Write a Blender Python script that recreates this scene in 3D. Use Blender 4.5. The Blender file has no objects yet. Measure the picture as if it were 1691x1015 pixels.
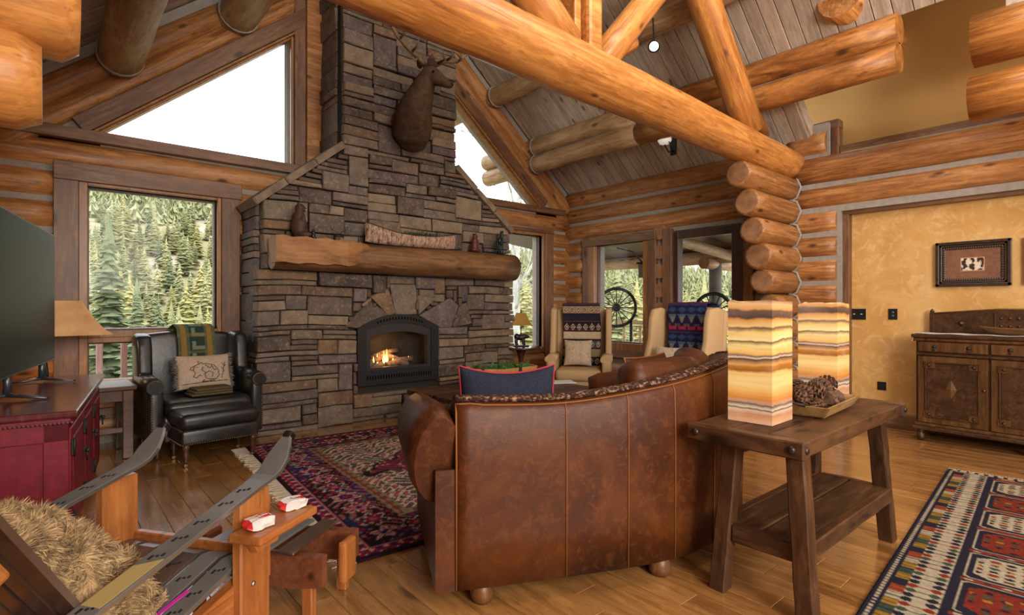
import bpy, bmesh, math, random
import numpy as np
from mathutils import Vector, Matrix, noise as mnoise

random.seed(7)
rng = np.random.default_rng(5)
S = bpy.context.scene
COL = S.collection
PI = math.pi

# ------------------------------------------------------------------ camera, world, lights
F, CX, CY, H, YAW = 895.0, 845.5, 508.0, 1.25, math.radians(40.5)
cy_, sy_ = math.cos(YAW), math.sin(YAW)
cam_d = bpy.data.cameras.new('camera'); cam = bpy.data.objects.new('camera', cam_d); COL.objects.link(cam)
cam.location = (0, 0, H); cam.rotation_euler = (PI / 2, 0, -YAW)
cam_d.sensor_width = 36; cam_d.lens = F * 36 / 1691; cam_d.clip_start = 0.02; cam_d.clip_end = 2000
S.camera = cam
S.view_settings.view_transform = 'Standard'; S.view_settings.look = 'None'
S.view_settings.gamma = 1; S.view_settings.use_curve_mapping = False
S.view_settings.exposure = 0.0

w = bpy.data.worlds.new('sky'); S.world = w; w.use_nodes = True
bg = w.node_tree.nodes['Background']; bg.inputs[0].default_value = (0.94, 0.97, 1.0, 1); bg.inputs[1].default_value = 3.0


def area(name, loc, target, size, power, color, shape='SQUARE', sy=None):
    l = bpy.data.lights.new(name, 'AREA'); l.size = size; l.energy = power; l.color = color
    if sy: l.shape = 'RECTANGLE'; l.size_y = sy
    o = bpy.data.objects.new(name, l); COL.objects.link(o); o.location = loc
    o.rotation_euler = (Vector(target) - Vector(loc)).to_track_quat('-Z', 'Y').to_euler()
    return o


area('fill_light_rear', (1.4, -3.7, 2.9), (4.4, 4.5, 2.7), 2.6, 300, (1.0, 0.93, 0.84))  # unseen fill added behind the camera to brighten the whole room
area('fill_light_right', (4.3, -1.6, 3.4), (5.0, 3.5, 1.2), 2.2, 45, (1.0, 0.91, 0.80))  # added fill for the right side, no fixture hangs here
area('fill_light_low', (-0.1, -1.6, 1.9), (2.6, 3.0, 1.6), 1.4, 28, (1.0, 0.90, 0.78))  # low fill added behind the camera, stands for no real source
area('fill_light_ridge', (3.1, 1.0, 4.9), (4.6, 4.4, 1.0), 1.6, 90, (1.0, 0.92, 0.82))  # added fill under the ridge, out of view, not a lamp of the room
area('fill_light_wall', (.2, -3.5, 2.2), (6.0, 4.6, 3.1), 1.4, 190, (1.0, 0.95, 0.88))  # added fill that lifts the right log wall and ceiling, source invented


l_ = bpy.data.lights.new('fill_light_loft', 'POINT'); l_.energy = 130; l_.color = (1.0, .9, .74); l_.shadow_soft_size = .3  # unseen fill added to brighten the upper tan wall, no known lamp there
o_ = bpy.data.objects.new('fill_light_loft', l_); COL.objects.link(o_); o_.location = (6.2, -1.3, 3.35)

# ------------------------------------------------------------------ helpers
def px(u, v, X=None, Y=None, Z=None, D=None):
    """world point where the ray of photo pixel (u, v) meets a plane of the room (or at depth D)."""
    r, t = (u - CX) / F, -(v - CY) / F
    d = Vector((cy_ * r + sy_, -sy_ * r + cy_, t))
    if X is not None: k = X / d.x
    elif Y is not None: k = Y / d.y
    elif Z is not None: k = (Z - H) / d.z
    else: k = D
    return Vector((d.x * k, d.y * k, H + d.z * k))


def setp(o, label=None, cat=None, group=None, kind=None):
    if label: o['label'] = label
    if cat: o['category'] = cat
    if group: o['group'] = group
    if kind: o['kind'] = kind
    return o


def thing(name, label, cat, loc=(0, 0, 0), rz=0.0, group=None):
    o = bpy.data.objects.new(name, None); COL.objects.link(o)
    o.location = loc; o.rotation_euler = (0, 0, rz)
    return setp(o, label, cat, group)


def structure(name, label=None):
    o = bpy.data.objects.new(name, None); COL.objects.link(o)
    return setp(o, label, None, None, 'structure')


def rootmat(o):
    return Matrix.Translation(o.location) @ o.rotation_euler.to_matrix().to_4x4()


def dup(root, loc=None, rz=None, label=None, group=None):
    r = root.copy(); COL.objects.link(r)
    if loc is not None: r.location = loc
    if rz is not None: r.rotation_euler = (0, 0, rz)
    if label: r['label'] = label
    if group: r['group'] = group
    for ch in list(root.children):
        c = ch.copy(); COL.objects.link(c); c.parent = r
        for g in list(ch.children):
            d = g.copy(); COL.objects.link(d); d.parent = c
    return r


class MB:
    def __init__(s):
        s.bm = bmesh.new()

    def _xf(s, verts, M):
        if M is not None: bmesh.ops.transform(s.bm, matrix=M, verts=verts)

    def box(s, c, size, bev=0.0, rot=None, mi=0, seg=2, taper=None):
        t = bmesh.new()
        bmesh.ops.create_cube(t, size=1.0)
        for v in t.verts:
            v.co = Vector((v.co.x * size[0], v.co.y * size[1], v.co.z * size[2]))
            if taper and v.co.z > 0: v.co.x *= taper; v.co.y *= taper
        if bev > 0:
            bmesh.ops.bevel(t, geom=list(t.edges), offset=min(bev, min(size) * .49), segments=seg, profile=0.5, affect='EDGES')
        M = Matrix.Translation(Vector(c))
        if rot is not None:
            M = M @ (rot if isinstance(rot, Matrix) else Matrix.Rotation(rot, 4, 'Z'))
        bmesh.ops.transform(t, matrix=M, verts=t.verts)
        s._merge(t, mi); return s

    def _merge(s, t, mi):
        mp = {}
        for v in t.verts: mp[v] = s.bm.verts.new(v.co)
        for f in t.faces:
            try:
                nf = s.bm.faces.new([mp[v] for v in f.verts]); nf.material_index = mi if mi is not None else f.material_index
            except ValueError: pass
        t.free()

    def tube(s, pts, rad, n=8, caps=True, mi=0, flat=None, capmi=None):
        pts = [Vector(p) for p in pts]
        if not hasattr(rad, '__len__'): rad = [rad] * len(pts)
        rings = []; up = None
        for i, p in enumerate(pts):
            d = (pts[min(i + 1, len(pts) - 1)] - pts[max(i - 1, 0)])
            if d.length < 1e-9: d = Vector((0, 0, 1))
            d.normalize()
            if up is None:
                up = Vector((0, 0, 1)) if abs(d.z) < .9 else Vector((1, 0, 0))
            a = d.cross(up)
            if a.length < 1e-4: a = d.cross(Vector((0, 1, 0)))
            a.normalize(); b = a.cross(d).normalized(); up = b
            r = rad[i]; ra, rb = (r, r) if not hasattr(r, '__len__') else r
            rings.append([s.bm.verts.new(p + a * math.cos(2 * PI * k / n) * ra + b * math.sin(2 * PI * k / n) * rb) for k in range(n)])
        for i in range(len(rings) - 1):
            for k in range(n):
                f = s.bm.faces.new((rings[i][k], rings[i][(k + 1) % n], rings[i + 1][(k + 1) % n], rings[i + 1][k])); f.material_index = mi; f.smooth = True
        if caps:
            f = s.bm.faces.new(list(reversed(rings[0]))); f.material_index = mi if capmi is None else capmi
            f = s.bm.faces.new(rings[-1]); f.material_index = mi if capmi is None else capmi
        return s

    def lathe(s, prof, c=(0, 0, 0), n=20, mi=0, M=None, square=False):
        c = Vector(c); rings = []
        for r, z in prof:
            ring = []
            for k in range(n):
                a = 2 * PI * k / n
                x, y = r * math.cos(a), r * math.sin(a)
                v = Vector((x, y, z))
                if M is not None: v = M @ v
                ring.append(s.bm.verts.new(c + v))
            rings.append(ring)
        for i in range(len(rings) - 1):
            for k in range(n):
                f = s.bm.faces.new((rings[i][k], rings[i][(k + 1) % n], rings[i + 1][(k + 1) % n], rings[i + 1][k])); f.material_index = mi; f.smooth = True
        if prof[0][0] > 1e-5: s.bm.faces.new(list(reversed(rings[0]))).material_index = mi
        if prof[-1][0] > 1e-5: s.bm.faces.new(rings[-1]).material_index = mi
        return s

    def prism(s, poly, vec, mi=0, inset=0.0, bev=0.0):
        """polygon of 3-D points swept along vec"""
        vec = Vector(vec); P = [Vector(p) for p in poly]
        c = sum(P, Vector()) / len(P)
        A = [s.bm.verts.new(p) for p in P]
        B = [s.bm.verts.new(p + vec) for p in P]
        n = len(P)
        f = s.bm.faces.new(list(reversed(A))); f.material_index = mi
        f = s.bm.faces.new(B); f.material_index = mi
        for k in range(n):
            f = s.bm.faces.new((A[k], A[(k + 1) % n], B[(k + 1) % n], B[k])); f.material_index = mi
        return s

    def stone(s, poly, vec, cham=0.01, mi=0, bumpy=0.006):
        """chamfered stone: polygon is the back outline, vec points to the face"""
        vec = Vector(vec); P = [Vector(p) for p in poly]; n = len(P)
        c = sum(P, Vector()) / n; L = vec.length; nv = vec.normalized()
        A = [s.bm.verts.new(p) for p in P]
        B = [s.bm.verts.new(p + nv * (L - cham)) for p in P]
        C = []
        for p in P:
            d = (c - p); dl = d.length
            C.append(s.bm.verts.new(p + d * min(.35, cham * 1.3 / max(dl, .001)) + nv * (L + random.uniform(-bumpy, bumpy))))
        for R, Q in ((A, B), (B, C)):
            for k in range(n):
                s.bm.faces.new((R[k], R[(k + 1) % n], Q[(k + 1) % n], Q[k])).material_index = mi
        m = s.bm.verts.new(sum((v.co for v in C), Vector()) / n + nv * random.uniform(0, bumpy))
        for k in range(n): s.bm.faces.new((C[k], C[(k + 1) % n], m)).material_index = mi
        return s

    def blob(s, c, r, n=14, rot=None, mi=0):
        t = bmesh.new(); bmesh.ops.create_uvsphere(t, u_segments=n, v_segments=max(6, n // 2 + 2), radius=1.0)
        M = Matrix.Translation(Vector(c)) @ (rot if rot is not None else Matrix()) @ Matrix.Diagonal((r[0], r[1], r[2], 1)) if hasattr(r, '__len__') else Matrix.Translation(Vector(c)) @ Matrix.Scale(r, 4)
        bmesh.ops.transform(t, matrix=M, verts=t.verts)
        for f in t.faces: f.smooth = True
        mp = {v: s.bm.verts.new(v.co) for v in t.verts}
        for f in t.faces:
            nf = s.bm.faces.new([mp[v] for v in f.verts]); nf.material_index = mi; nf.smooth = True
        t.free(); return s

    def pillow(s, c, w, h, t, M=None, n=12, mi=0, sag=0.0, edge=0.012):
        """upright cushion in the local XZ plane"""
        M = M or Matrix()
        fr, bk = [], []
        for j in range(n + 1):
            a, b = [], []
            for i in range(n + 1):
                x, z = i / n * 2 - 1, j / n * 2 - 1
                th = ((1 - abs(x) ** 2.6) * (1 - abs(z) ** 2.6)) ** .55
                pin = 1 - .06 * (1 - abs(x) ** 2) * (abs(z) ** 3); pin2 = 1 - .06 * (1 - abs(z) ** 2) * (abs(x) ** 3)
                X, Z = x * w / 2 * pin2, z * h / 2 * pin - sag * (1 - x * x) * (z > 0) * z
                d = t / 2 * th + edge / 2
                a.append(s.bm.verts.new(Vector(c) + (M @ Vector((X, -d, Z)))))
                b.append(s.bm.verts.new(Vector(c) + (M @ Vector((X, d, Z)))))
            fr.append(a); bk.append(b)
        for j in range(n):
            for i in range(n):
                f = s.bm.faces.new((fr[j][i], fr[j][i + 1], fr[j + 1][i + 1], fr[j + 1][i])); f.smooth = True; f.material_index = mi
                f = s.bm.faces.new((bk[j][i + 1], bk[j][i], bk[j + 1][i], bk[j + 1][i + 1])); f.smooth = True; f.material_index = mi
        rim = [(0, i) for i in range(n)] + [(j, n) for j in range(n)] + [(n, i) for i in range(n, 0, -1)] + [(j, 0) for j in range(n, 0, -1)]
        for k in range(len(rim)):
            (j0, i0), (j1, i1) = rim[k], rim[(k + 1) % len(rim)]
            f = s.bm.faces.new((fr[j1][i1], fr[j0][i0], bk[j0][i0], bk[j1][i1])); f.smooth = True; f.material_index = mi
        return s

    def build(s, name, mats, parent=None, world=True, smooth=False, label=None, mod=None):
        """link as one mesh object; vertices are world coordinates unless world=False (parent's local)"""
        me = bpy.data.meshes.new(name)
        bmesh.ops.recalc_face_normals(s.bm, faces=list(s.bm.faces))
        if smooth:
            for f in s.bm.faces: f.smooth = True
        s.bm.to_mesh(me); s.bm.free()
        if not isinstance(mats, (list, tuple)): mats = [mats]
        for m in mats: me.materials.append(m)
        o = bpy.data.objects.new(name, me); COL.objects.link(o)
        if parent is not None:
            p = parent
            if world:
                M = rootmat(p) if p.parent is None else rootmat(p.parent) @ p.matrix_basis
                me.transform(M.inverted())
            o.parent = p
        if label: o['label'] = label
        if mod == 'remesh':
            pass
        return o


def remesh(o, vox, smooth=4):
    m = o.modifiers.new('r', 'REMESH'); m.mode = 'VOXEL'; m.voxel_size = vox; m.use_smooth_shade = True
    s = o.modifiers.new('s', 'SMOOTH'); s.iterations = smooth; s.factor = .6


def RX(a): return Matrix.Rotation(a, 4, 'X')
def RY(a): return Matrix.Rotation(a, 4, 'Y')
def RZ(a): return Matrix.Rotation(a, 4, 'Z')
def T(*a): return Matrix.Translation(Vector(a))


def hexc(h):
    h = h.lstrip('#'); c = [int(h[i:i + 2], 16) / 255 for i in (0, 2, 4)]
    return tuple(((x + .055) / 1.055) ** 2.4 if x > .04045 else x / 12.92 for x in c)


# ------------------------------------------------------------------ materials
class NT:
    def __init__(s, name):
        s.m = bpy.data.materials.new(name); s.m.use_nodes = True
        s.t = s.m.node_tree; s.n = s.t.nodes; s.b = s.n['Principled BSDF']

    def node(s, k, **kw):
        n = s.n.new(k)
        for a, b in kw.items(): setattr(n, a, b)
        return n

    def link(s, a, b): s.t.links.new(a, b)

    def set(s, inp, v):
        if hasattr(v, 'is_linked') or isinstance(v, bpy.types.NodeSocket): s.link(v, inp)
        else: inp.default_value = v

    def math(s, op, a, b=0.0, c=None):
        n = s.node('ShaderNodeMath', operation=op); s.set(n.inputs[0], a); s.set(n.inputs[1], b)
        if c is not None: s.set(n.inputs[2], c)
        return n.outputs[0]

    def coords(s, rnd=True, scale=(1, 1, 1), kind='Object'):
        tc = s.node('ShaderNodeTexCoord'); mp = s.node('ShaderNodeMapping'); mp.inputs['Scale'].default_value = scale
        if rnd:
            oi = s.node('ShaderNodeObjectInfo'); vm = s.node('ShaderNodeVectorMath', operation='SCALE')
            vm.inputs[0].default_value = (37.1, 19.7, 53.3); s.link(oi.outputs['Random'], vm.inputs['Scale'])
            va = s.node('ShaderNodeVectorMath', operation='ADD'); s.link(tc.outputs[kind], va.inputs[0]); s.link(vm.outputs[0], va.inputs[1])
            s.link(va.outputs[0], mp.inputs['Vector'])
        else: s.link(tc.outputs[kind], mp.inputs['Vector'])
        return mp.outputs[0]

    def rand(s): return s.node('ShaderNodeObjectInfo').outputs['Random']

    def noise(s, vec, scale, detail=3, rough=.55, dist=0.0):
        n = s.node('ShaderNodeTexNoise'); s.link(vec, n.inputs['Vector'])
        n.inputs['Scale'].default_value = scale; n.inputs['Detail'].default_value = detail
        n.inputs['Roughness'].default_value = rough; n.inputs['Distortion'].default_value = dist
        return n.outputs[0]

    def vscale(s, vec, sc):
        n = s.node('ShaderNodeVectorMath', operation='MULTIPLY'); s.link(vec, n.inputs[0]); n.inputs[1].default_value = sc; return n.outputs[0]

    def ramp(s, fac, stops, interp='LINEAR'):
        n = s.node('ShaderNodeValToRGB'); n.color_ramp.interpolation = interp
        s.link(fac, n.inputs[0]); e = n.color_ramp.elements
        e[0].position = stops[0][0]; e[0].color = (*stops[0][1], 1)
        e[1].position = stops[-1][0]; e[1].color = (*stops[-1][1], 1)
        for p, c in stops[1:-1]:
            x = e.new(p); x.color = (*c, 1)
        return n.outputs[0]

    def mix(s, fac, a, b, mode='MIX'):
        n = s.node('ShaderNodeMix', data_type='RGBA', blend_type=mode); s.set(n.inputs[0], fac)
        s.set(n.inputs[6], a if not isinstance(a, tuple) else (*a, 1)); s.set(n.inputs[7], b if not isinstance(b, tuple) else (*b, 1))
        return n.outputs[2]

    def bump(s, h, strength=.3, dist=.01):
        n = s.node('ShaderNodeBump'); n.inputs['Strength'].default_value = strength; n.inputs['Distance'].default_value = dist
        s.link(h, n.inputs['Height']); s.link(n.outputs[0], s.b.inputs['Normal'])

    def base(s, c, rough=.6, spec=.4, metal=0.0):
        s.set(s.b.inputs['Base Color'], c if not isinstance(c, tuple) else (*c, 1))
        s.set(s.b.inputs['Roughness'], rough); s.b.inputs['Specular IOR Level'].default_value = spec; s.b.inputs['Metallic'].default_value = metal
        return s.m


def wood(name, dark, mid, light, rough=.45, knots=True, axis=0, grain=13., spec=.4, var=.35, coat=0.0, ks=1.0):
    """grain runs along the object's local axis"""
    t = NT(name); v = t.coords()
    sc = [grain] * 3; sc[axis] = 1.3
    g = t.noise(t.vscale(v, tuple(sc)), 1.0, 6, .68, 1.0)
    sc2 = [2.2] * 3; sc2[axis] = .8
    b = t.noise(t.vscale(v, tuple(sc2)), 1.0, 2, .5)
    c1 = t.ramp(g, [(.34, dark), (.5, mid), (.66, light)])
    c2 = t.mix(t.ramp(b, [(.35, (0, 0, 0)), (.68, (1, 1, 1))]), c1, t.mix(.55, c1, light))
    sm_ = [grain * .75] * 3; sm_[axis] = 4.0
    mt_ = t.noise(t.vscale(v, tuple(sm_)), 1.0, 5, .7, .6)
    c2 = t.mix(t.ramp(mt_, [(.38, (.55, .55, .55)), (.52, (0, 0, 0))]), c2, t.mix(.5, dark, mid)); c2 = t.mix(t.ramp(mt_, [(.55, (0, 0, 0)), (.68, (.6, .6, .6))]), c2, light)
    sf = [grain * 2.2] * 3; sf[axis] = 5.5
    fl = t.noise(t.vscale(v, tuple(sf)), 1.0, 2, .5)
    c2 = t.mix(t.ramp(fl, [(.62, (0, 0, 0)), (.74, (.62, .62, .62))]), c2, dark)
    if knots:
        sc3 = [4.5 * ks] * 3; sc3[axis] = 2.0 * ks
        kv = t.node('ShaderNodeTexVoronoi'); wv = t.vscale(v, tuple(sc3)); t.link(wv, kv.inputs['Vector']); kv.inputs['Scale'].default_value = 1.0
        k = t.ramp(kv.outputs['Distance'], [(.06, (1, 1, 1)), (.17, (0, 0, 0))])
        c2 = t.mix(t.math('MULTIPLY', k, .8), c2, tuple(x * .28 for x in dark))
    r = t.rand(); hv = t.node('ShaderNodeHueSaturation'); t.link(c2, hv.inputs['Color'])
    t.link(t.math('ADD', t.math('MULTIPLY', r, var), 1 - var / 2), hv.inputs['Value'])
    t.link(hv.outputs[0], t.b.inputs['Base Color'])
    t.bump(g, .25, .006)
    t.b.inputs['Roughness'].default_value = rough; t.b.inputs['Specular IOR Level'].default_value = spec
    if coat: t.b.inputs['Coat Weight'].default_value = coat; t.b.inputs['Coat Roughness'].default_value = .16
    return t.m


def plain(name, c, rough=.6, spec=.4, metal=0.0, nscale=0, namp=.15, bump=0.0, emis=0.0):
    t = NT(name)
    if nscale:
        n = t.noise(t.coords(), nscale, 4)
        cc = t.ramp(n, [(.3, tuple(x * (1 - namp) for x in c)), (.7, tuple(min(1, x * (1 + namp)) for x in c))])
        t.base(cc, rough, spec, metal)
        if bump: t.bump(n, bump, .01)
    else: t.base(c, rough, spec, metal)
    if emis: t.b.inputs['Emission Color'].default_value = (*c, 1); t.b.inputs['Emission Strength'].default_value = emis
    return t.m


M_log = wood('log_wood', (.12, .042, .013), (.31, .125, .038), (.49, .24, .085), .42, True, 0, 22, var=.4, ks=1.25)
M_beam = wood('beam_wood', (.20, .062, .014), (.43, .165, .036), (.62, .29, .08), .36, True, 0, 20, var=.12, ks=1.5)
M_greylog = wood('weathered_log_wood', (.16, .075, .03), (.32, .18, .08), (.50, .34, .19), .5, True, 0, 14, var=.25)
M_hewn = wood('hewn_purlin_wood', (.10, .032, .008), (.30, .11, .025), (.50, .22, .06), .42, True, 0, 9, var=.2)
M_end = plain('log_end_grain', (.27, .13, .06), .7, .2, nscale=9, namp=.3)
M_endlight = plain('pale_log_end_grain', (.50, .38, .27), .7, .2, nscale=9, namp=.2)
M_chink = plain('grey_chinking', (.30, .27, .235), .85, .2, nscale=20, namp=.12, bump=.2)
M_trim = wood('casing_wood', (.075, .032, .016), (.15, .068, .034), (.24, .12, .06), .42, True, 2, 14, var=.25)
M_trimx = wood('casing_wood_level', (.075, .032, .016), (.15, .068, .034), (.24, .12, .06), .42, True, 0, 14, var=.25)
M_trimy = wood('casing_wood_side', (.085, .042, .02), (.17, .088, .045), (.27, .15, .08), .42, True, 1, 14, var=.25)
M_amber = wood('window_frame_wood', (.13, .05, .014), (.25, .10, .028), (.36, .17, .055), .35, False, 2, 16, var=.15)
M_ceil = wood('ceiling_plank_wood', (.25, .19, .145), (.42, .335, .265), (.56, .465, .375), .55, True, 0, 15, var=.25, ks=1.3)
M_floor = wood('oak_floor_wood', (.18, .075, .02), (.33, .15, .044), (.45, .23, .076), .17, True, 1, 16, spec=.6, var=.28, coat=1.0, ks=.9)
M_doorwood = wood('dark_door_wood', (.03, .013, .009), (.06, .027, .018), (.10, .045, .03), .4, False, 2, 14)
M_yellow = None
t = NT('ochre_plaster'); v = t.coords(False)
n1 = t.noise(v, 1.6, 5, .65, 1.2); n2 = t.noise(v, 6, 4, .6, 2.0)
c = t.ramp(n1, [(.3, hexc('#b98c4f')), (.52, hexc('#c79b5b')), (.75, hexc('#d4ae75'))])
c = t.mix(t.ramp(n2, [(.5, (0, 0, 0)), (.72, (.5, .5, .5))]), c, hexc('#e6c492'))
t.bump(n2, .12, .01); M_yellow = t.base(c, .7, .25)
M_olive = plain('plain_tan_plaster', hexc('#b39058'), .8, .2, nscale=1.2, namp=.06)
M_plaster = plain('far_room_plaster', hexc('#c29a62'), .8, .2)

t = NT('fieldstone')
v = t.coords(); r = t.rand()
cols = ['#66564a', '#4a3f39', '#776755', '#57504a', '#82705d', '#614a3b', '#4f464a', '#6e6258', '#8a7863', '#3f3632', '#6a5f58', '#75593f', '#5a5055', '#6d6051', '#544a43']
rp = t.ramp(r, [(i / len(cols), tuple(x * 1.0 for x in hexc(cc))) for i, cc in enumerate(cols)], 'CONSTANT')
n1 = t.noise(v, 7, 5, .65, .4); n2 = t.noise(v, 30, 3, .6)
c = t.mix(t.ramp(n1, [(.3, (0, 0, 0)), (.7, (1, 1, 1))]), t.mix(1.0, rp, (.62, .6, .6), 'MULTIPLY'), t.mix(.25, rp, hexc('#a08a70')))
c = t.mix(t.ramp(n2, [(.55, (0, 0, 0)), (.75, (.5, .5, .5))]), c, hexc('#b09070'))
t.bump(n1, .55, .02); M_stone = t.base(c, .68, .35)
M_mortar = plain('dark_mortar_joint', (.035, .03, .027), .9, .1)

t = NT('window_glass'); t.n.remove(t.b)
tr = t.node('ShaderNodeBsdfTransparent'); gl = t.node('ShaderNodeBsdfGlossy'); gl.inputs['Roughness'].default_value = .02
fr = t.node('ShaderNodeFresnel'); fr.inputs[0].default_value = 1.35; mx = t.node('ShaderNodeMixShader')
t.link(t.math('MULTIPLY', fr.outputs[0], .25), mx.inputs[0]); t.link(tr.outputs[0], mx.inputs[1]); t.link(gl.outputs[0], mx.inputs[2])
t.link(mx.outputs[0], t.n['Material Output'].inputs[0]); M_glass = t.m


def vcol(name, rough=.85, spec=.2, bump=0.0, sheen=0.0):
    t = NT(name); a = t.node('ShaderNodeVertexColor'); a.layer_name = 'Col'
    n = t.noise(t.coords(False), 60, 3)
    c = t.mix(1.0, a.outputs[0], t.ramp(n, [(.3, (.82, .82, .82)), (.7, (1.1, 1.1, 1.1))]), 'MULTIPLY')
    t.base(c, rough, spec)
    if bump: t.bump(t.noise(t.coords(False), 350, 2), bump, .004)
    return t.m


M_weave = vcol('woven_wool_print', .92, .1, .3)
M_print = vcol('flat_print', .7, .25)


def colgrid(name, mat, w_, h_, nx, ny, fn, parent=None, M=None, shape=None, thick=0.0, label=None):
    """grid in local XY (or bent by shape(U,V)->xyz) with a printed colour per vertex"""
    U, V = np.meshgrid(np.linspace(0, 1, nx + 1), np.linspace(0, 1, ny + 1))
    C = np.clip(fn(U * w_, V * h_), 0, 1)
    if shape is None: P = np.stack([(U - .5) * w_, (V - .5) * h_, U * 0], -1)
    else: P = shape(U, V)
    P = P.reshape(-1, 3); C = C.reshape(-1, 3)
    N = len(P)
    i = np.arange(nx * ny); q = (i // nx) * (nx + 1) + i % nx
    faces = np.stack([q, q + 1, q + nx + 2, q + nx + 1], -1)
    if thick > 0:
        e = np.concatenate([np.arange(nx), np.arange(ny) * (nx + 1) + nx, (nx + 1) * ny + np.arange(nx, 0, -1), np.arange(ny, 0, -1) * (nx + 1)])
        Pb = P[e].copy(); Pb[:, 2] -= thick
        k = np.arange(len(e)); k2 = (k + 1) % len(e)
        side = np.stack([e[k2], e[k], N + k, N + k2], -1)
        P = np.concatenate([P, Pb]); C = np.concatenate([C, C[e]]); faces = np.concatenate([faces, side])
    me = bpy.data.meshes.new(name)
    me.vertices.add(len(P)); me.vertices.foreach_set('co', P.astype(np.float32).ravel())
    me.loops.add(faces.size); me.loops.foreach_set('vertex_index', faces.astype(np.int32).ravel())
    me.polygons.add(len(faces)); me.polygons.foreach_set('loop_start', (np.arange(len(faces)) * 4).astype(np.int32))
    me.polygons.foreach_set('loop_total', np.full(len(faces), 4, np.int32))
    me.update(calc_edges=True); me.validate()
    a = me.color_attributes.new('Col', 'FLOAT_COLOR', 'POINT')
    a.data.foreach_set('color', np.concatenate([C, np.ones((len(C), 1))], 1).astype(np.float32).ravel())
    if shape is not None: me.polygons.foreach_set('use_smooth', np.ones(len(faces), bool))
    me.materials.append(mat)
    o = bpy.data.objects.new(name, me); COL.objects.link(o)
    if M is not None: o.matrix_basis = M
    if parent is not None: o.parent = parent
    if label: o['label'] = label
    return o


# ------------------------------------------------------------------ logs and boards
def log_mesh(L, r, seed=0, n=16, taper=0.0, wob=.03, cham=.0):
    rs = random.Random(seed); k = max(4, int(L / .35)); bm = bmesh.new(); rings = []
    xs = [L * i / k for i in range(k + 1)]
    rr = [r] * (k + 1)
    if cham:
        xs = [0, cham] + xs[1:-1] + [L - cham, L]; rr = [r * .8] + [r] * (len(xs) - 2) + [r * .8]
    off = rs.uniform(0, 99)
    for i, x in enumerate(xs):
        q = 1 - taper * x / L
        oy = .012 * mnoise.noise((x * .5, off, 0)); oz = .012 * mnoise.noise((x * .5, 0, off))
        ring = []
        for j in range(n):
            a = 2 * PI * j / n
            R = rr[i] * q * (1 + wob * mnoise.noise((x * 1.7, math.cos(a) * 1.2 + off, math.sin(a) * 1.2)) * 1.6)
            ring.append(bm.verts.new((x, oy + R * math.cos(a), oz + R * math.sin(a))))
        rings.append(ring)
    for i in range(len(rings) - 1):
        for j in range(n):
            f = bm.faces.new((rings[i][j], rings[i + 1][j], rings[i + 1][(j + 1) % n], rings[i][(j + 1) % n])); f.smooth = True
    f = bm.faces.new(rings[0]); f.material_index = 1
    f = bm.faces.new(list(reversed(rings[-1]))); f.material_index = 1
    bmesh.ops.recalc_face_normals(bm, faces=list(bm.faces))
    me = bpy.data.meshes.new('log'); bm.to_mesh(me); bm.free()
    return me


lseed = [0]


def log(p0, p1, r, parent=None, mats=None, name='log', taper=0.0, wob=.03, cham=0.0, n=16, label=None):
    p0, p1 = Vector(p0), Vector(p1); L = (p1 - p0).length; lseed[0] += 1
    me = log_mesh(L, r, lseed[0], n, taper, wob, cham)
    for m in (mats or (M_log, M_end)): me.materials.append(m)
    o = bpy.data.objects.new(name, me); COL.objects.link(o)
    q = (p1 - p0).to_track_quat('X', 'Z'); o.location = p0; o.rotation_mode = 'QUATERNION'; o.rotation_quaternion = q
    if parent is not None: o.parent = parent
    if label: o['label'] = label
    return o


def board(p0, p1, name, mat, parent, bev=.004, label=None):
    a, b = Vector(p0), Vector(p1)
    return MB().box((a + b) / 2, [abs(b[i] - a[i]) for i in range(3)], bev, seg=1).build(name, mat, parent, label=label)

#=====SHELL
# ------------------------------------------------------------------ room shell
BF, BCH, BCE = 6.20, 6.255, 6.345          # gable wall: log face, chinking face, log centre (Y)
RF, RCH, RCE = 6.50, 6.555, 6.645          # right wall (X)
CRY = 2.70                                 # line of the tie beam and the crossing logs
SL = 0.83; RIDGE = 3.10
SA = math.atan(SL)
def zroof(x): return 3.17 + SL * (6.5 - x) if x > RIDGE else 3.17 + SL * (x + .3)
def zwin(x): return 2.84 + SL * (5.88 - x) if x > RIDGE else 2.84 + SL * (x - .32)


def slab(mb, axis, a0, a1, z0, z1, t0, t1, holes):
    """wall slab a0..a1 x z0..z1, thickness t0..t1, with rectangular holes"""
    A = sorted({a0, a1, *[h[0] for h in holes], *[h[1] for h in holes]}); Z = sorted({z0, z1, *[h[2] for h in holes], *[h[3] for h in holes]})
    A = [a for a in A if a0 <= a <= a1]; Z = [z for z in Z if z0 <= z <= z1]
    for i in range(len(A) - 1):
        for j in range(len(Z) - 1):
            am, zm = (A[i] + A[i + 1]) / 2, (Z[j] + Z[j + 1]) / 2
            if any(h[0] < am < h[1] and h[2] < zm < h[3] for h in holes): continue
            c = [am, (t0 + t1) / 2, zm]; s_ = [A[i + 1] - A[i], t1 - t0, Z[j + 1] - Z[j]]
            if axis == 'Y': c = [c[1], c[0], c[2]]; s_ = [s_[1], s_[0], s_[2]]
            mb.box(c, s_)


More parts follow.
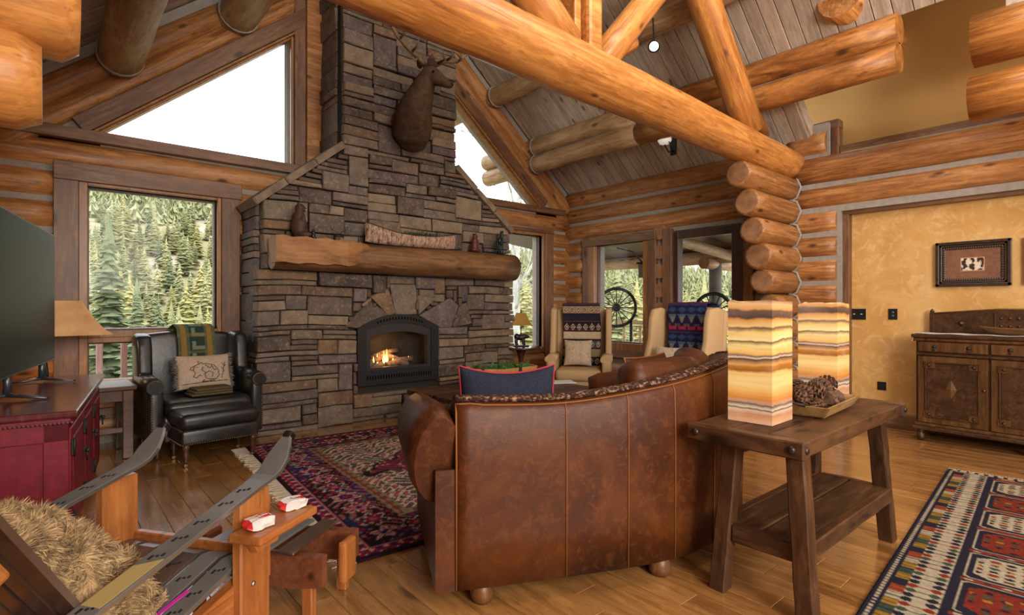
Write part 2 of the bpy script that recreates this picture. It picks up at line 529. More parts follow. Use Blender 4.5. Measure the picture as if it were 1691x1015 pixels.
# floor -------------------------------------------------------------
floor = MB().box((3.1, 1.2, -.06), (7.8, 10.6, .1)).build('floor', M_floor)
setp(floor, 'honey coloured oak plank floor', kind='structure')
fw = .135; pm = {}
for i in range(54):
    x = -.55 + fw * i + fw / 2; y = .15 - random.uniform(0, 1.0)
    while y < 6.25:
        L = random.choice((1.0, 1.25, 1.5, 1.75, 2.1)); y1 = min(y + L, 6.27); Lr = round(y1 - y, 2)
        if Lr < .05: break
        if Lr not in pm:
            pm[Lr] = MB().box((0, 0, 0), (fw - .002, Lr - .002, .018), .0018, seg=1)
            o = pm[Lr].build('plank', M_floor); pm[Lr] = o.data
        else:
            o = bpy.data.objects.new('plank', pm[Lr]); COL.objects.link(o)
        o.location = (x, y + Lr / 2, -.009); o.parent = floor
        y = y1

# ceiling -----------------------------------------------------------
ceiling = structure('ceiling', 'steep plank ceiling of weathered pine boards over log purlins')
th = .05; EDGEX = 5.72
def roofslab(x0, x1, y0, y1, name='roof_deck'):
    P = [(x0, y0, zroof(x0) + .03), (x1, y0, zroof(x1) + .03), (x1, y1, zroof(x1) + .03), (x0, y1, zroof(x0) + .03)]
    return MB().prism(P, (0, 0, .18)).build(name, M_ceil, ceiling)
roofslab(RIDGE, EDGEX, -4, 7.2); roofslab(EDGEX, 7.3, 2.45, 7.2); roofslab(-1.0, RIDGE - .001, -4, 7.2)
pw = .145; LA = (EDGEX - RIDGE) / math.cos(SA); LB = (6.56 - EDGEX) / math.cos(SA)
meA = MB().box((LA / 2, 0, 0), (LA, pw - .007, .02), .004, seg=1).build('ceiling_plank', M_ceil, ceiling)
meB = MB().box((LB / 2, 0, 0), (LB, pw - .007, .02), .004, seg=1).build('ceiling_plank', M_ceil, ceiling)
n0 = 0
for i in range(62):
    y = 6.24 - pw * (i + .5)
    for me, x0 in ((meA, RIDGE), (meB, EDGEX)):
        if x0 == EDGEX and y < 2.5: continue
        o = me if i == 0 else bpy.data.objects.new('ceiling_plank', me.data)
        if i: COL.objects.link(o); o.parent = ceiling
        o.location = (x0, y, zroof(x0 + 1e-6) + .016); o.rotation_euler = (0, SA, 0)
meC = MB().box((LA / 2 + .3, 0, 0), (LA + 1.0, pw - .007, .02), .004, seg=1).build('ceiling_plank', M_ceil, ceiling)
for i in range(60):
    o = meC if i == 0 else bpy.data.objects.new('ceiling_plank', meC.data)
    if i: COL.objects.link(o); o.parent = ceiling
    o.location = (-.4 - .0, 6.24 - pw * (i + .5), zroof(-.4) + .016); o.rotation_euler = (0, -SA, 0)
# dormer ceiling over the plain tan wall
MB().prism([(EDGEX, -4, 3.98), (7.2, -4, 4.95), (7.2, 2.45, 4.95), (EDGEX, 2.45, 3.98)], (0, 0, .08)).build('dormer_deck', M_ceil, ceiling)

# purlins (logs running toward the viewer) ------------------------------
GP = (M_greylog, M_end)
def purlin(x, z, r, y0, y1=7.35, mats=GP, name='purlin', ring=True, **k):
    o = log((x, y1, z), (x, y0, z), r, ceiling, mats, name, **k)
    if ring:
        pts = [(x + (r + .004) * math.cos(a), BF - .085, z + (r + .004) * math.sin(a)) for a in np.linspace(0, 2 * PI, 25)]
        MB().tube(pts, .012, 6, False).build('chinking', M_chink, ceiling)
    return o
purlin(.50, 3.56, .175, -2.0); purlin(1.50, 4.30, .185, -2.0)
purlin(4.93, 4.30, .14, -2.0)
PX = 5.72
purlin(PX, 3.72, .135, 4.2, mats=GP); purlin(PX, 3.455, .13, 4.2, mats=GP)
purlin(PX, 3.72, .137, 1.42, 4.2, mats=(M_hewn, M_hewn), ring=False); purlin(PX, 3.455, .132, 1.42, 4.2, mats=(M_hewn, M_hewn), ring=False)
MB().box((PX + .02, 3.8, 3.59), (.1, 4.75, .07)).build('chinking', M_chink, ceiling)
log((5.42, 1.80, 4.06), (7.0, 1.80, 4.06), .19, ceiling, (M_beam, M_log), 'purlin')
log((5.65, .92, 2.92), (5.65, -3.0, 2.92), .18, ceiling, (M_beam, M_end), 'loft_log')
log((5.65, .90, 3.37), (5.65, -3.0, 3.37), .20, ceiling, (M_beam, M_end), 'loft_log')
board((5.55, -3.0, 3.5), (5.75, .70, 3.95), 'loft_panel', M_ceil, ceiling)

# gable (back) wall ---------------------------------------------------
wall_back = structure('wall_back', 'log gable wall with grey chinking behind the fireplace')
gx = lambda u, v, y=BF: px(u, v, Y=y).x
gz = lambda u, v, y=BF: px(u, v, Y=y).z
c1a, c1b = gx(88, 400), gx(396, 400)            # outer casing edges, left window bank
hz = gz(200, 279) + .0                            # header board top
cz0 = .33                                        # bottom of lower window casing
g1 = (gx(143.6, 420, 6.33), gx(355, 420, 6.33), gz(355, 542, 6.33), gz(143.6, 310, 6.33))
g2 = (g1[0], g1[1], gz(143.6, 643, 6.33), gz(143.6, 566, 6.33))
g5 = (4.80, gx(889, 420, 6.33), .62, gz(889, 391, 6.33))
c5b = gx(914, 420)
holes = [g1, g2, g5]
mb = MB(); slab(mb, 'X', -.6, 6.66, 0, 2.75, BCH, 6.47, holes)
wx1 = gx(475.5, 200, 6.33)
mb.prism([(-.6, BCH, 2.6), (.36, BCH, 2.6), (.36, BCH, zwin(.36)), (RIDGE, BCH, zwin(RIDGE)), (RIDGE, BCH, zroof(RIDGE)), (-.6, BCH, zroof(-.6))], (0, .2, 0))
mb.prism([(wx1, BCH, 2.7), (RIDGE, BCH, 2.7), (RIDGE, BCH, 5.4), (wx1, BCH, zwin(wx1))], (0, .2, 0))
mb.prism([(RIDGE, BCH, zwin(RIDGE)), (5.84, BCH, zwin(5.84)), (5.84, BCH, 2.6), (6.66, BCH, 2.6), (6.66, BCH, zroof(6.66)), (RIDGE, BCH, zroof(RIDGE))], (0, .2, 0))
mb.prism([(RIDGE, BCH, 2.7), (3.8, BCH, 2.7), (3.8, BCH, zwin(3.8)), (RIDGE, BCH, zwin(RIDGE))], (0, .2, 0))
mb.build('chinking', M_chink, wall_back)
ZB = [2.615 - .272 * k for k in range(10)]
for i, z in enumerate(ZB):
    if z < .1: break
    if i == 0: segs = [(-.6, 6.64)]
    else:
        segs = [(-.6, c1a), (c1b, 1.75), (c5b, 6.62)]
        if z < cz0 + .02: segs = [(-.6, 1.75), (c5b, 6.62)]
        if z < .5: segs = [(-.6, 1.75), (4.6, 6.62)]
    for a, b in segs: log((a, BCE, z), (b, BCE, z), .145, wall_back, name='log', n=16, wob=.03)
# sloped gable logs and rake boards
for dz, r in ((.35, .115), (.60, .125)):
    for s_ in (-1, 1):
        xa, xb = (-.3 - dz * .4, RIDGE) if s_ < 0 else (6.45 + dz * .4, RIDGE)
        log((xa, BCE - .03, zwin(xa) + dz), (xb, BCE - .03, zwin(RIDGE) + dz), r, wall_back, name='rake_log')
trim_back = structure('trim_1', 'brown casing boards round the gable windows')
def rake(x0, x1, a, b, y0=BF - .015, y1=BCH + .02, name='rake_board', mat=M_trimx):
    L = (x1 - x0) / math.cos(SA); s_ = 1 if (x0 + x1) / 2 < RIDGE else -1
    mb = MB().box((L / 2, 0, 0), (L, y1 - y0, (b - a) * math.cos(SA)), .004, seg=1)
    o = mb.build(name, mat, trim_back); o.location = (x0, (y0 + y1) / 2, zwin(x0) + (a + b) / 2); o.rotation_euler = (0, -s_ * SA, 0)
rake(.20, 3.05, .035, .24, BF - .008); rake(3.15, 6.0, .035, .24, BF - .008)
for a, b, y in ((.0, .03, BF + .0), (-.03, .0, BF + .04)):
    rake(.30, 2.10, a, b, y, 6.36, 'window_bead', M_amber); rake(3.7, 5.92, a, b, y, 6.36, 'window_bead', M_amber)
board((-.3, BF - .035, 2.745), (2.42, BCH + .1, 2.845), 'sill_board', M_trimx, trim_back)
board((3.86, BF - .035, 2.745), (6.42, BCH + .1, 2.835), 'sill_board', M_trimx, trim_back)
board((wx1, BF + .02, 2.84), (wx1 + .03, 6.36, zwin(wx1) - .0), 'window_bead', M_amber, trim_back)
board((wx1 + .03, BF - .005, 2.80), (gx(505, 200), BCH + .05, 5.2), 'casing_board', M_trim, trim_back)
board((gx(505, 200), BF - .045, 2.74), (2.40, BCH + .05, 5.2), 'corner_post', M_log, trim_back)
# left window bank casing
xw = gx(130, 400)
board((c1a, BF - .01, cz0), (xw, BCH + .05, hz - .16), 'casing_board', M_trim, trim_back)
xe = gx(366, 400)
board((xe, BF - .01, cz0), (c1b, BCH + .05, hz - .16), 'casing_board', M_trim, trim_back)
board((c1a, BF - .02, hz - .16), (c1b + .02, BCH + .05, hz), 'casing_board', M_trimx, trim_back)
board((c1a, BF - .01, cz0 - .1), (c1b, BCH + .05, cz0), 'casing_board', M_trimx, trim_back)


def window(name, axis, a0, a1, z0, z1, pl, f0, mat=M_amber, label=None, w_=None, depth=.12):
    """pane rectangle a0..a1 x z0..z1 at plane pl; outer frame reaches f0=(a lo, a hi, z lo, z hi)"""
    root = structure(name, label)
    A0, A1, Z0, Z1 = f0
    def B(p, q, nm='window_frame', m=mat):
        if axis == 'X': board((p[0], pl - depth, p[1]), (q[0], pl + .05, q[1]), nm, m, root)
        else: board((pl - depth, p[0], p[1]), (pl + .05, q[0], q[1]), nm, m, root)
    B((A0, Z0), (a0, Z1)); B((a1, Z0), (A1, Z1)); B((a0, z1), (a1, Z1)); B((a0, Z0), (a1, z0))
    e = .014; dd = depth; depth2 = .03
    for p, q in (((a0, z0), (a0 + e, z1)), ((a1 - e, z0), (a1, z1)), ((a0, z1 - e), (a1, z1)), ((a0, z0), (a1, z0 + e))):
        if axis == 'X': board((p[0], pl - depth2, p[1]), (q[0], pl + .02, q[1]), 'sash', M_doorwood, root)
        else: board((pl - depth2, p[0], p[1]), (pl + .02, q[0], q[1]), 'sash', M_doorwood, root)
    if axis == 'X': MB().box(((a0 + a1) / 2, pl, (z0 + z1) / 2), (a1 - a0, .008, z1 - z0)).build('pane', M_glass, root)
    else: MB().box((pl, (a0 + a1) / 2, (z0 + z1) / 2), (.008, a1 - a0, z1 - z0)).build('pane', M_glass, root)
    return root


window('window_1', 'X', *g1, 6.33, (xw, xe, g1[2] - .06, hz - .16), label='large picture window left of the fireplace')
window('window_2', 'X', *g2, 6.33, (xw, xe, cz0, g1[2] - .06), label='low window under the large picture window')
wt = structure('window_3', 'left triangular window under the rake of the gable')
MB().prism([(.30, 6.33, 2.84), (wx1, 6.33, 2.84), (wx1, 6.33, zwin(wx1))], (0, .008, 0)).build('pane', M_glass, wt)
wt = structure('window_4', 'right triangular window beside the chimney')
MB().prism([(3.8, 6.33, 2.84), (5.88, 6.33, 2.84), (3.8, 6.33, zwin(3.8))], (0, .008, 0)).build('pane', M_glass, wt)
window('window_5', 'X', *g5, 6.33, (g5[0] - .06, gx(900, 420), g5[2] - .08, g5[3] + .04), label='tall window right of the fireplace')
board((gx(900, 420), BF - .01, .4), (c5b, BCH + .05, g5[3] + .04), 'casing_board', M_trim, trim_back)
board((4.7, BF - .02, g5[3] + .04), (c5b, BCH + .05, 2.48), 'casing_board', M_trimx, trim_back)

# right wall ------------------------------------------------------------
wall_right = structure('wall_right', 'log wall with window and glazed door, plastered toward the viewer')
ry = lambda u, v, x=RF: px(u, v, X=x).y
rz_ = lambda u, v, x=RF: px(u, v, X=x).z
k6a, k6b = ry(962, 480), ry(1083, 480)          # outer casing (far, near)
g6 = (ry(1069.5, 480, 6.62), ry(989, 480, 6.62), .72, rz_(1030, 402, 6.62))
gD = (ry(1213, 450, 6.62), ry(1125, 450, 6.62), .28, rz_(1170, 391, 6.62))
dy0, dy1 = ry(1228, 450), ry(1109, 450)
kd = ry(1094, 450)
h6 = 2.34
mb = MB()
slab(mb, 'Y', CRY - .1, 6.45, 0, 3.2, RCH, 6.76, [g6, (gD[0] - .12, gD[1] + .1, 0, gD[3] + .12)])
slab(mb, 'Y', 2.16, CRY - .1, 0, 2.9, RCH, 6.76, []); slab(mb, 'Y', -4, 2.16, 2.3, 2.94, RCH, 6.76, [])
slab(mb, 'Y', 2.28, CRY - .1, 2.9, 3.3, RCH, 6.76, [])
mb.build('chinking', M_chink, wall_right)
ZR = [2.47 - .27 * k for k in range(10)]
log((RCE, 6.45, 3.01), (RCE, CRY + .1, 3.01), .15, wall_right)
log((RCE, 6.45, 2.735), (RCE, CRY, 2.735), .145, wall_right)
log((RCE, 6.45, 2.47), (RCE, CRY, 2.47), .145, wall_right)
log((RCE, CRY, 2.785), (RCE, -4, 2.775), .172, wall_right); log((RCE, CRY, 2.48), (RCE, -4, 2.48), .142, wall_right)
log((RCE, CRY, 3.09), (RCE, 2.30, 3.09), .15, wall_right)
for z in ZR[1:]:
    log((RCE, 6.45, z), (RCE, k6a, z), .143, wall_right)
    log((RCE, CRY, z), (RCE, 2.20, z), .143, wall_right)
    if z < .6: log((RCE, k6a, z), (RCE, kd, z), .143, wall_right)
for z in ZR[1:]:  # cut log ends stacked between window and door
    zc = z + .1
    log((RF - .0, (k6b + kd) / 2, zc), (6.7, (k6b + kd) / 2, zc), .105, wall_right, (M_log, M_end), n=12)
# crossing logs that stick out under the tie beam
zs = [2.615 - .27 * k for k in range(9)]
us = [(1217, 295), (1231, 340), (1240, 380), (1250, 427), (1256, 472)]
for k, z in enumerate(zs):
    xe_ = px(us[k][0], us[k][1], Y=CRY).x if k < 5 else 5.98 + .03 * (k % 2)
    log((xe_ + .02, CRY, z), (6.7, CRY, z), (.135, .14, .138, .15, .132, .14, .14, .14, .14)[k], wall_right, (M_log, M_end), cham=.012)
    r = .158; pts = [(RF - .004, CRY + r * .93 * math.cos(a), z + r * math.sin(a)) for a in np.linspace(0, 2 * PI, 9)]
    MB().tube(pts, .014, 5, False).build('chinking', M_chink, wall_right)
trim_r = structure('trim_2', 'brown casing boards on the right wall')
board((RF - .02, k6b, h6 - .13), (RCH + .05, k6a, h6), 'casing_board', M_trimy, trim_r)
board((RF - .01, ry(972, 480), .5), (RCH + .05, k6a, h6 - .13), 'casing_board', M_trim, trim_r)
board((RF - .01, k6b, .5), (RCH + .05, ry(1070, 480), h6 - .13), 'casing_board', M_trim, trim_r)
board((RF - .03, k6b, .5), (RCH + .05, k6a, .6), 'casing_board', M_trimy, trim_r)
board((RF - .01, dy1, 0), (RCH + .05, kd, h6), 'casing_board', M_trim, trim_r)
board((RF - .01, dy0 - .12, 0), (RCH + .05, dy0, h6), 'casing_board', M_amber, trim_r)
window('window_6', 'Y', *g6, 6.62, (ry(1070, 480), ry(972, 480), .6, h6 - .13), label='window in the log wall behind the left cream chair')
door = structure('door_1', 'dark glazed door to the covered porch')
for p, q in (((dy0, 0), (gD[0], h6 - .05)), ((gD[1], 0), (dy1, h6 - .05)), ((gD[0], gD[3]), (gD[1], h6 - .05)), ((gD[0], 0), (gD[1], gD[2]))):
    board((6.54, p[0], p[1]), (6.66, q[0], q[1]), 'door_frame', M_doorwood, door)
MB().box((6.62, (gD[0] + gD[1]) / 2, (gD[2] + gD[3]) / 2), (.01, gD[1] - gD[0], gD[3] - gD[2])).build('pane', M_glass, door)
MB().tube([(6.54, gD[1] + .05, 1.02), (6.49, gD[1] + .05, 1.02), (6.47, gD[1] - .03, 1.02)], .011, 6).build('door_handle', plain('dark_bronze', (.04, .03, .025), .35, .5, .9), door)
# plastered part
setp(board((6.70, -4, 0), (6.8, 2.16, 2.4), 'wall_plaster', M_yellow, wall_right), 'ochre mottled plaster')
board((6.60, -4, 2.265), (6.72, 2.16, 2.375), 'trim_board', M_trimy, trim_r)
board((6.60, 2.10, 0), (6.72, 2.16, 2.265), 'trim_board', M_trim, trim_r)
board((6.57, 2.165, 0), (6.62, 2.20, 2.34), 'chinking', M_chink, trim_r)
setp(board((6.80, -4, 2.9), (6.9, 2.66, 5.2), 'wall_upper', M_olive, wall_right), 'plain tan upper wall')
board((6.62, -4, 2.93), (6.80, 2.195, 3.03), 'trim_board', M_trimy, trim_r)
board((6.595, 2.20, 2.93), (6.735, 2.27, 3.238), 'trim_board', M_trim, trim_r)
board((6.60, 2.20, 3.24), (6.74, CRY + .1, 3.33), 'trim_board', M_trimy, trim_r)
baseb = structure('baseboard_right'); board((6.665, -4, 0), (6.70, 2.1, .15), 'baseboard_board', M_trimy, baseb)
# logs of the left wall ends under the tie beam
wall_left = structure('wall_left', 'log wall beside the viewer with cut log ends')
mb = MB(); slab(mb, 'Y', -4, 6.45, 0, 3.0, -.9, -.72, []); mb.build('chinking', M_chink, wall_left)
for k in range(11): log((-.80, 6.4, 2.735 - .27 * k), (-.80, -4, 2.735 - .27 * k), .145, wall_left) if 2.735 - .27 * k > .1 else None
log((-.9, CRY, 2.085), (-.02, CRY, 2.085), .18, wall_left, (M_beam, M_endlight), cham=.07)
log((-.9, CRY, 2.395), (.09, CRY, 2.395), .20, wall_left, (M_beam, M_endlight), cham=.05)
log((-.9, CRY, 2.76), (.30, CRY, 2.76), .19, wall_left, (M_beam, M_endlight), cham=.05)
wn = structure('wall_near'); board((-.9, -4.1, 0), (6.9, -4.0, 6.3), 'wall_board', M_plaster, wn)

# truss -----------------------------------------------------------------
truss = structure('roof_truss', 'log truss crossing the room: thick honey tie beam, king post and braces')
BM = (M_beam, M_end)
log((-.7, CRY, 3.085), (6.75, CRY, 2.885), .205, truss, BM, 'tie_beam', taper=.17, n=28, wob=.035)
def brace(u0, v0, u1, v1, r, name='brace', mats=BM, ext=.8, y=CRY):
    a, b = px(u0, v0, Y=y), px(u1, v1, Y=y); d = (b - a)
    log(a, b + d.normalized() * ext, r, truss, mats, name, n=18)
kp = px(968, 70, Y=CRY)
MB().box((kp.x, CRY, 4.1), (.155, .2, 2.3), .03, seg=2).build('king_post', M_beam, truss)
MB().box((kp.x - .12, CRY + .04, 4.1), (.07, .14, 2.3), .01, seg=2).build('king_post', M_beam, truss)
brace(935, 75, 885, 0, .135); brace(985, 110, 1072, 0, .115, ext=1.1)
brace(1238, 215, 1163, 0, .145, ext=1.0)
brace(1262, 225, 1212, 90, .06, name='brace_strip', mats=(M_hewn, M_end), ext=.6, y=CRY + .1)
brace(950, 120, 1045, 72, .055, name='branch', ext=.0); brace(1035, 70, 1062, 15, .085, name='burl', mats=(M_doorwood, M_doorwood), ext=.6, y=CRY + .05)
#=====OUTSIDE
# ------------------------------------------------------------------ outside
def sm(a, b, x):
    q = np.clip((x - a) / (b - a), 0, 1); return q * q * (3 - 2 * q)
def crest(h):    # elevation of the ridge line against heading (degrees from the gable direction)
    return np.interp(h, [-40, -10, 4, 14, 24, 36, 46, 52, 58, 64, 75], [.22, .22, .20, .185, .15, .085, .075, .07, .045, .03, .02])
def ground(x, y):
    r = math.hypot(x, y); h = math.degrees(math.atan2(x, y))
    e = float(crest(h)); far = 1.25 + 340 * e
    base = -3.2 - 6.5 * float(sm(12, 55, r)) + mnoise.noise((x * .03, y * .03, 0)) * 2.0 * float(sm(15, 60, r))
    return base + (far - base) * float(np.clip((r - 75) / 265, 0, 1)) ** 1.05
verts, faces = [], []
hs = np.linspace(-48, 100, 120); rs_ = np.concatenate([np.linspace(8, 70, 20), np.linspace(78, 360, 40)])
for r in rs_:
    for h in hs:
        x, y = r * math.sin(math.radians(h)), r * math.cos(math.radians(h)); verts.append((x, y, ground(x, y)))
nh = len(hs)
for i in range(len(rs_) - 1):
    for j in range(nh - 1): faces.append((i * nh + j, i * nh + j + 1, (i + 1) * nh + j + 1, (i + 1) * nh + j))
me = bpy.data.meshes.new('hillside'); me.from_pydata(verts, [], faces); me.polygons.foreach_set('use_smooth', [True] * len(faces))
t = NT('dry_hill_grass'); v = t.coords(False)
n1 = t.noise(v, .035, 6, .65); n2 = t.noise(v, .35, 4)
c = t.ramp(n1, [(.35, hexc('#8d8a62')), (.5, hexc('#a59a78')), (.64, hexc('#c9baa6'))])
c = t.mix(t.ramp(n2, [(.5, (0, 0, 0)), (.7, (.5, .5, .5))]), c, hexc('#8c8a63')); me.materials.append(t.base(c, .95, .1))
o = bpy.data.objects.new('hillside', me); COL.objects.link(o); setp(o, 'dry grassy hillside rising across the valley', kind='structure')

def leafmat(name, a, b, c_):
    t = NT(name); v = t.coords(False); r = t.rand()
    n = t.noise(v, 1.2, 4, .7)
    cc = t.mix(r, t.ramp(n, [(.3, a), (.7, b)]), t.ramp(n, [(.3, b), (.7, c_)]))
    m = t.base(cc, .9, .1); return m
M_pine = leafmat('olive_needles', hexc('#828860'), hexc('#a6a678'), hexc('#bdb98a'))
M_spruce = leafmat('dark_green_needles', hexc('#5c664a'), hexc('#7c8662'), hexc('#929a76'))
M_yel = leafmat('yellow_green_needles', hexc('#98985f'), hexc('#b4ae72'), hexc('#c6c088'))
M_bark = plain('tree_bark', (.14, .10, .075), .9, .1, nscale=6, namp=.3)
M_aspen = plain('pale_aspen_bark', (.50, .50, .44), .8, .1, nscale=4, namp=.3)


def conifer_mesh(mats, h, rad, tiers, seg, seed, tight=1.0):
    """tiers of separate drooping branches on a trunk"""
    rs = random.Random(seed); V, Fc, MI = [], [], []
    for i in range(tiers):
        f = i / tiers; z0 = h * (.10 + .88 * f); R = rad * (1 - f) ** .8 * rs.uniform(.8, 1.15) + .03 * h / 10; a0 = rs.uniform(0, 6); th = h / tiers
        for k in range(seg):
            a = a0 + 2 * PI * (k + rs.uniform(-.3, .3)) / seg; rr = R * rs.uniform(.7, 1.15); z = z0 + rs.uniform(-.4, .4) * th; dr = rs.uniform(.1, .5) * th + .18 * rr; w_ = rr * rs.uniform(.26, .36) + .03
            ca, sa = math.cos(a), math.sin(a); b = len(V)
            V.extend([(0, 0, z + th * .5), (ca * rr * .6 - sa * w_, sa * rr * .6 + ca * w_, z - dr * .6), (ca * rr, sa * rr, z - dr + .12 * rr), (ca * rr * .6 + sa * w_, sa * rr * .6 - ca * w_, z - dr * .6), (ca * rr * .55, sa * rr * .55, z - dr * .2 + .05 * th)])
            Fc.extend([(b, b + 1, b + 4), (b + 1, b + 2, b + 4), (b + 2, b + 3, b + 4), (b + 3, b, b + 4)]); MI.extend([0] * 4)
    b = len(V); V.append((0, 0, h * 1.02)); 
    for k in range(4): V.append((.02 * h * math.cos(k * PI / 2), .02 * h * math.sin(k * PI / 2), h * .9))
    for k in range(4): Fc.append((b, b + 1 + k, b + 1 + (k + 1) % 4)); MI.append(0)
    b = len(V)
    for z, r in ((-.6, h * .016), (h * .97, .01)):
        for k in range(5): V.append((r * math.cos(k * 1.2566), r * math.sin(k * 1.2566), z))
    for k in range(5): Fc.append((b + k, b + (k + 1) % 5, b + 5 + (k + 1) % 5, b + 5 + k)); MI.append(1)
    me = bpy.data.meshes.new('conifer'); me.from_pydata(V, [], Fc); me.polygons.foreach_set('material_index', MI)
    for m in mats: me.materials.append(m)
    return me, V, Fc


CM = []
for q, (m_, ar) in enumerate(((M_pine, .27), (M_pine, .24), (M_yel, .30), (M_yel, .27), (M_spruce, .22), (M_pine, .3))):
    CM.append(conifer_mesh((m_, M_bark), 10, 9.4 * ar, 15, 12, q)[0])
rt = random.Random(11)
kinds = (('olive green conifer on the hillside across the valley', 'olive conifers on the hillside', (0, 1, 5)),
         ('yellow green conifer in the belt below the hill', 'yellow green conifers in the valley', (2, 3)),
         ('dark green spruce among the valley trees', 'dark spruces in the valley', (4,)))
cnt = 0; placed = []; tries = 0
heads = [(1, 14.5), (39, 46), (49, 62)]
while cnt < 290 and tries < 14000:
    tries += 1
    hd = rt.choices(heads, (6, 1.6, 2.4))[0]; h = math.radians(rt.uniform(hd[0], hd[1])); r = rt.uniform(48, 130) if rt.random() < .72 else rt.uniform(130, 200)
    x, y = r * math.sin(h), r * math.cos(h)
    s_ = rt.uniform(.55, 1.1)
    if any((x - a) ** 2 + (y - b) ** 2 < (2.35 * (s_ + c)) ** 2 for a, b, c in placed): continue
    placed.append((x, y, s_))
    kd_ = kinds[rt.choices((0, 1, 2), (4, 5, 1.6) if r < 110 else (8, 1.0, .8))[0]]
    o = bpy.data.objects.new('conifer', CM[rt.choice(kd_[2])]); COL.objects.link(o)
    o.location = (x, y, ground(x, y)); o.scale = (s_, s_, s_ * rt.uniform(.9, 1.15)); o.rotation_euler = (0, 0, rt.uniform(0, 6))
    setp(o, kd_[0], 'tree', kd_[1]); cnt += 1
# the forest beyond: past counting
_, v0, f0 = conifer_mesh((M_pine, M_bark), 10, 2.4, 4, 5, 5); v0 = np.array(v0); nv = len(v0)
rr_ = np.random.default_rng(3); Vs, Fs = [], []; k = 0
for i in range(5200):
    h = math.radians(rr_.uniform(-12, 66)); r = 206 + 150 * rr_.random() ** .8
    x, y = r * math.sin(h), r * math.cos(h)
    if mnoise.noise((x * .022, y * .022, 3)) > .28 and h < .5: continue
    s_ = rr_.uniform(.75, 1.35); a = rr_.uniform(0, 6); ca, sa = math.cos(a), math.sin(a)
    P = v0 * (s_ * .95, s_ * .95, s_); Q = np.stack([P[:, 0] * ca - P[:, 1] * sa + x, P[:, 0] * sa + P[:, 1] * ca + y, P[:, 2] + ground(x, y)], -1)
    Vs.append(Q); Fs += [tuple(np.array(f) + k * nv) for f in f0]; k += 1
me = bpy.data.meshes.new('far_forest'); me.from_pydata(np.concatenate(Vs).tolist(), [], Fs)
t = NT('far_needles'); n = t.noise(t.coords(False), .09, 5, .75)
me.materials.append(t.base(t.ramp(n, [(.3, hexc('#888e66')), (.5, hexc('#a3a57c')), (.7, hexc('#bab78e'))]), .95, .05))
o = bpy.data.objects.new('far_forest', me); COL.objects.link(o); setp(o, 'conifer forest covering the upper hillside', 'forest', kind='stuff')


def bigtree(u, v, r, hh, rad, mat, label, tiers=30, seg=17, seed=1):
    """tree whose top shows at pixel u, v"""
    h = YAW + math.atan((u - CX) / F); x, y = r * math.sin(h), r * math.cos(h)
    top = px(u, v, D=r * math.cos(h - YAW)).z
    ro = thing('conifer', label, 'tree', (x, y, top - hh))
    me, _, _ = conifer_mesh((mat, M_bark), hh, rad, tiers, seg, seed)
    me2 = me.copy(); bm = bmesh.new(); bm.from_mesh(me2)
    bmesh.ops.delete(bm, geom=[f for f in bm.faces if f.material_index == 1], context='FACES'); bm.to_mesh(me2); bm.free()
    f = bpy.data.objects.new('foliage', me2); COL.objects.link(f); f.parent = ro
    MB().tube([(0, 0, -4), (0, 0, hh * .9)], [hh * .018, .02], 7).build('trunk', M_bark, ro, world=False)
bigtree(180, 362, 28, 12, 2.1, M_spruce, 'tall dark spruce in the left part of the large picture window', seed=31)
bigtree(226, 462, 26, 8, 1.3, M_spruce, 'smaller dark spruce right of the tall spruce in the picture window', seed=32)
bigtree(330, 505, 30, 8, 1.5, M_pine, 'olive pine near the right edge of the picture window', seed=33)
bigtree(283, 500, 24, 6, 1.0, M_pine, 'small pine in the middle of the picture window bottom', seed=34)
bigtree(1020, 425, 24, 9, 1.5, M_pine, 'tall pointed pine behind the porch seen through the right window', seed=35)
bigtree(1052, 462, 26, 9, 1.8, M_yel, 'bushy yellow green pine at the right of the porch window', seed=36)
bigtree(996, 470, 27, 8, 1.5, M_pine, 'short olive pine at the left of the porch window', seed=37)
bigtree(1163, 455, 25, 8, 1.1, M_pine, 'narrow pine seen through the porch door', seed=38)
bigtree(868, 450, 30, 9, 2.0, M_yel, 'yellow green pine outside the narrow window', seed=39)
# aspen beyond the narrow window and the gable
ro = thing('aspen_tree', 'bare pale aspen standing outside the narrow window', 'tree', tuple(px(851, 600, D=15)[:2]) + (-4,))
b = px(851, 640, D=15)
def branch(mb, p, d, L, r, depth, rnd):
    q = [p]; dd = d.copy()
    for i in range(3):
        dd = (dd + Vector((rnd.uniform(-.2, .2), rnd.uniform(-.2, .2), rnd.uniform(-.05, .2)))).normalized(); q.append(q[-1] + dd * L / 3)
    mb.tube(q, [r, r * .8, r * .62, r * .4], 5)
    if depth:
        for k in range(3):
            s_ = q[rnd.choice((1, 2, 3))]; e = (dd + Vector((rnd.uniform(-1, 1), rnd.uniform(-1, 1), rnd.uniform(0, .6)))).normalized(); branch(mb, s_, e, L * .62, r * .5, depth - 1, rnd)
rnd = random.Random(4)
mb = MB(); mb.tube([(b.x, b.y, -4), (b.x, b.y, 2), (b.x + .1, b.y, 6.5)], [.15, .12, .05], 8); mb.build('trunk', M_aspen, ro)
mb = MB()
for k in range(9):
    branch(mb, Vector((b.x, b.y, 1.2 + k * .6)), Vector((rnd.uniform(-1, 1), rnd.uniform(-1, 1), .5)).normalized(), 1.7, .05, 2, rnd)
mb.build('branches', M_aspen, ro)
ro = thing('bare_tree', 'thin bare tree top showing in the left triangular window', 'tree', tuple(px(452, 300, D=12)[:2]) + (-4,))
b = px(452, 300, D=12); mb = MB(); mb.tube([(b.x, b.y, -4), (b.x, b.y, 3.6)], [.09, .03], 6)
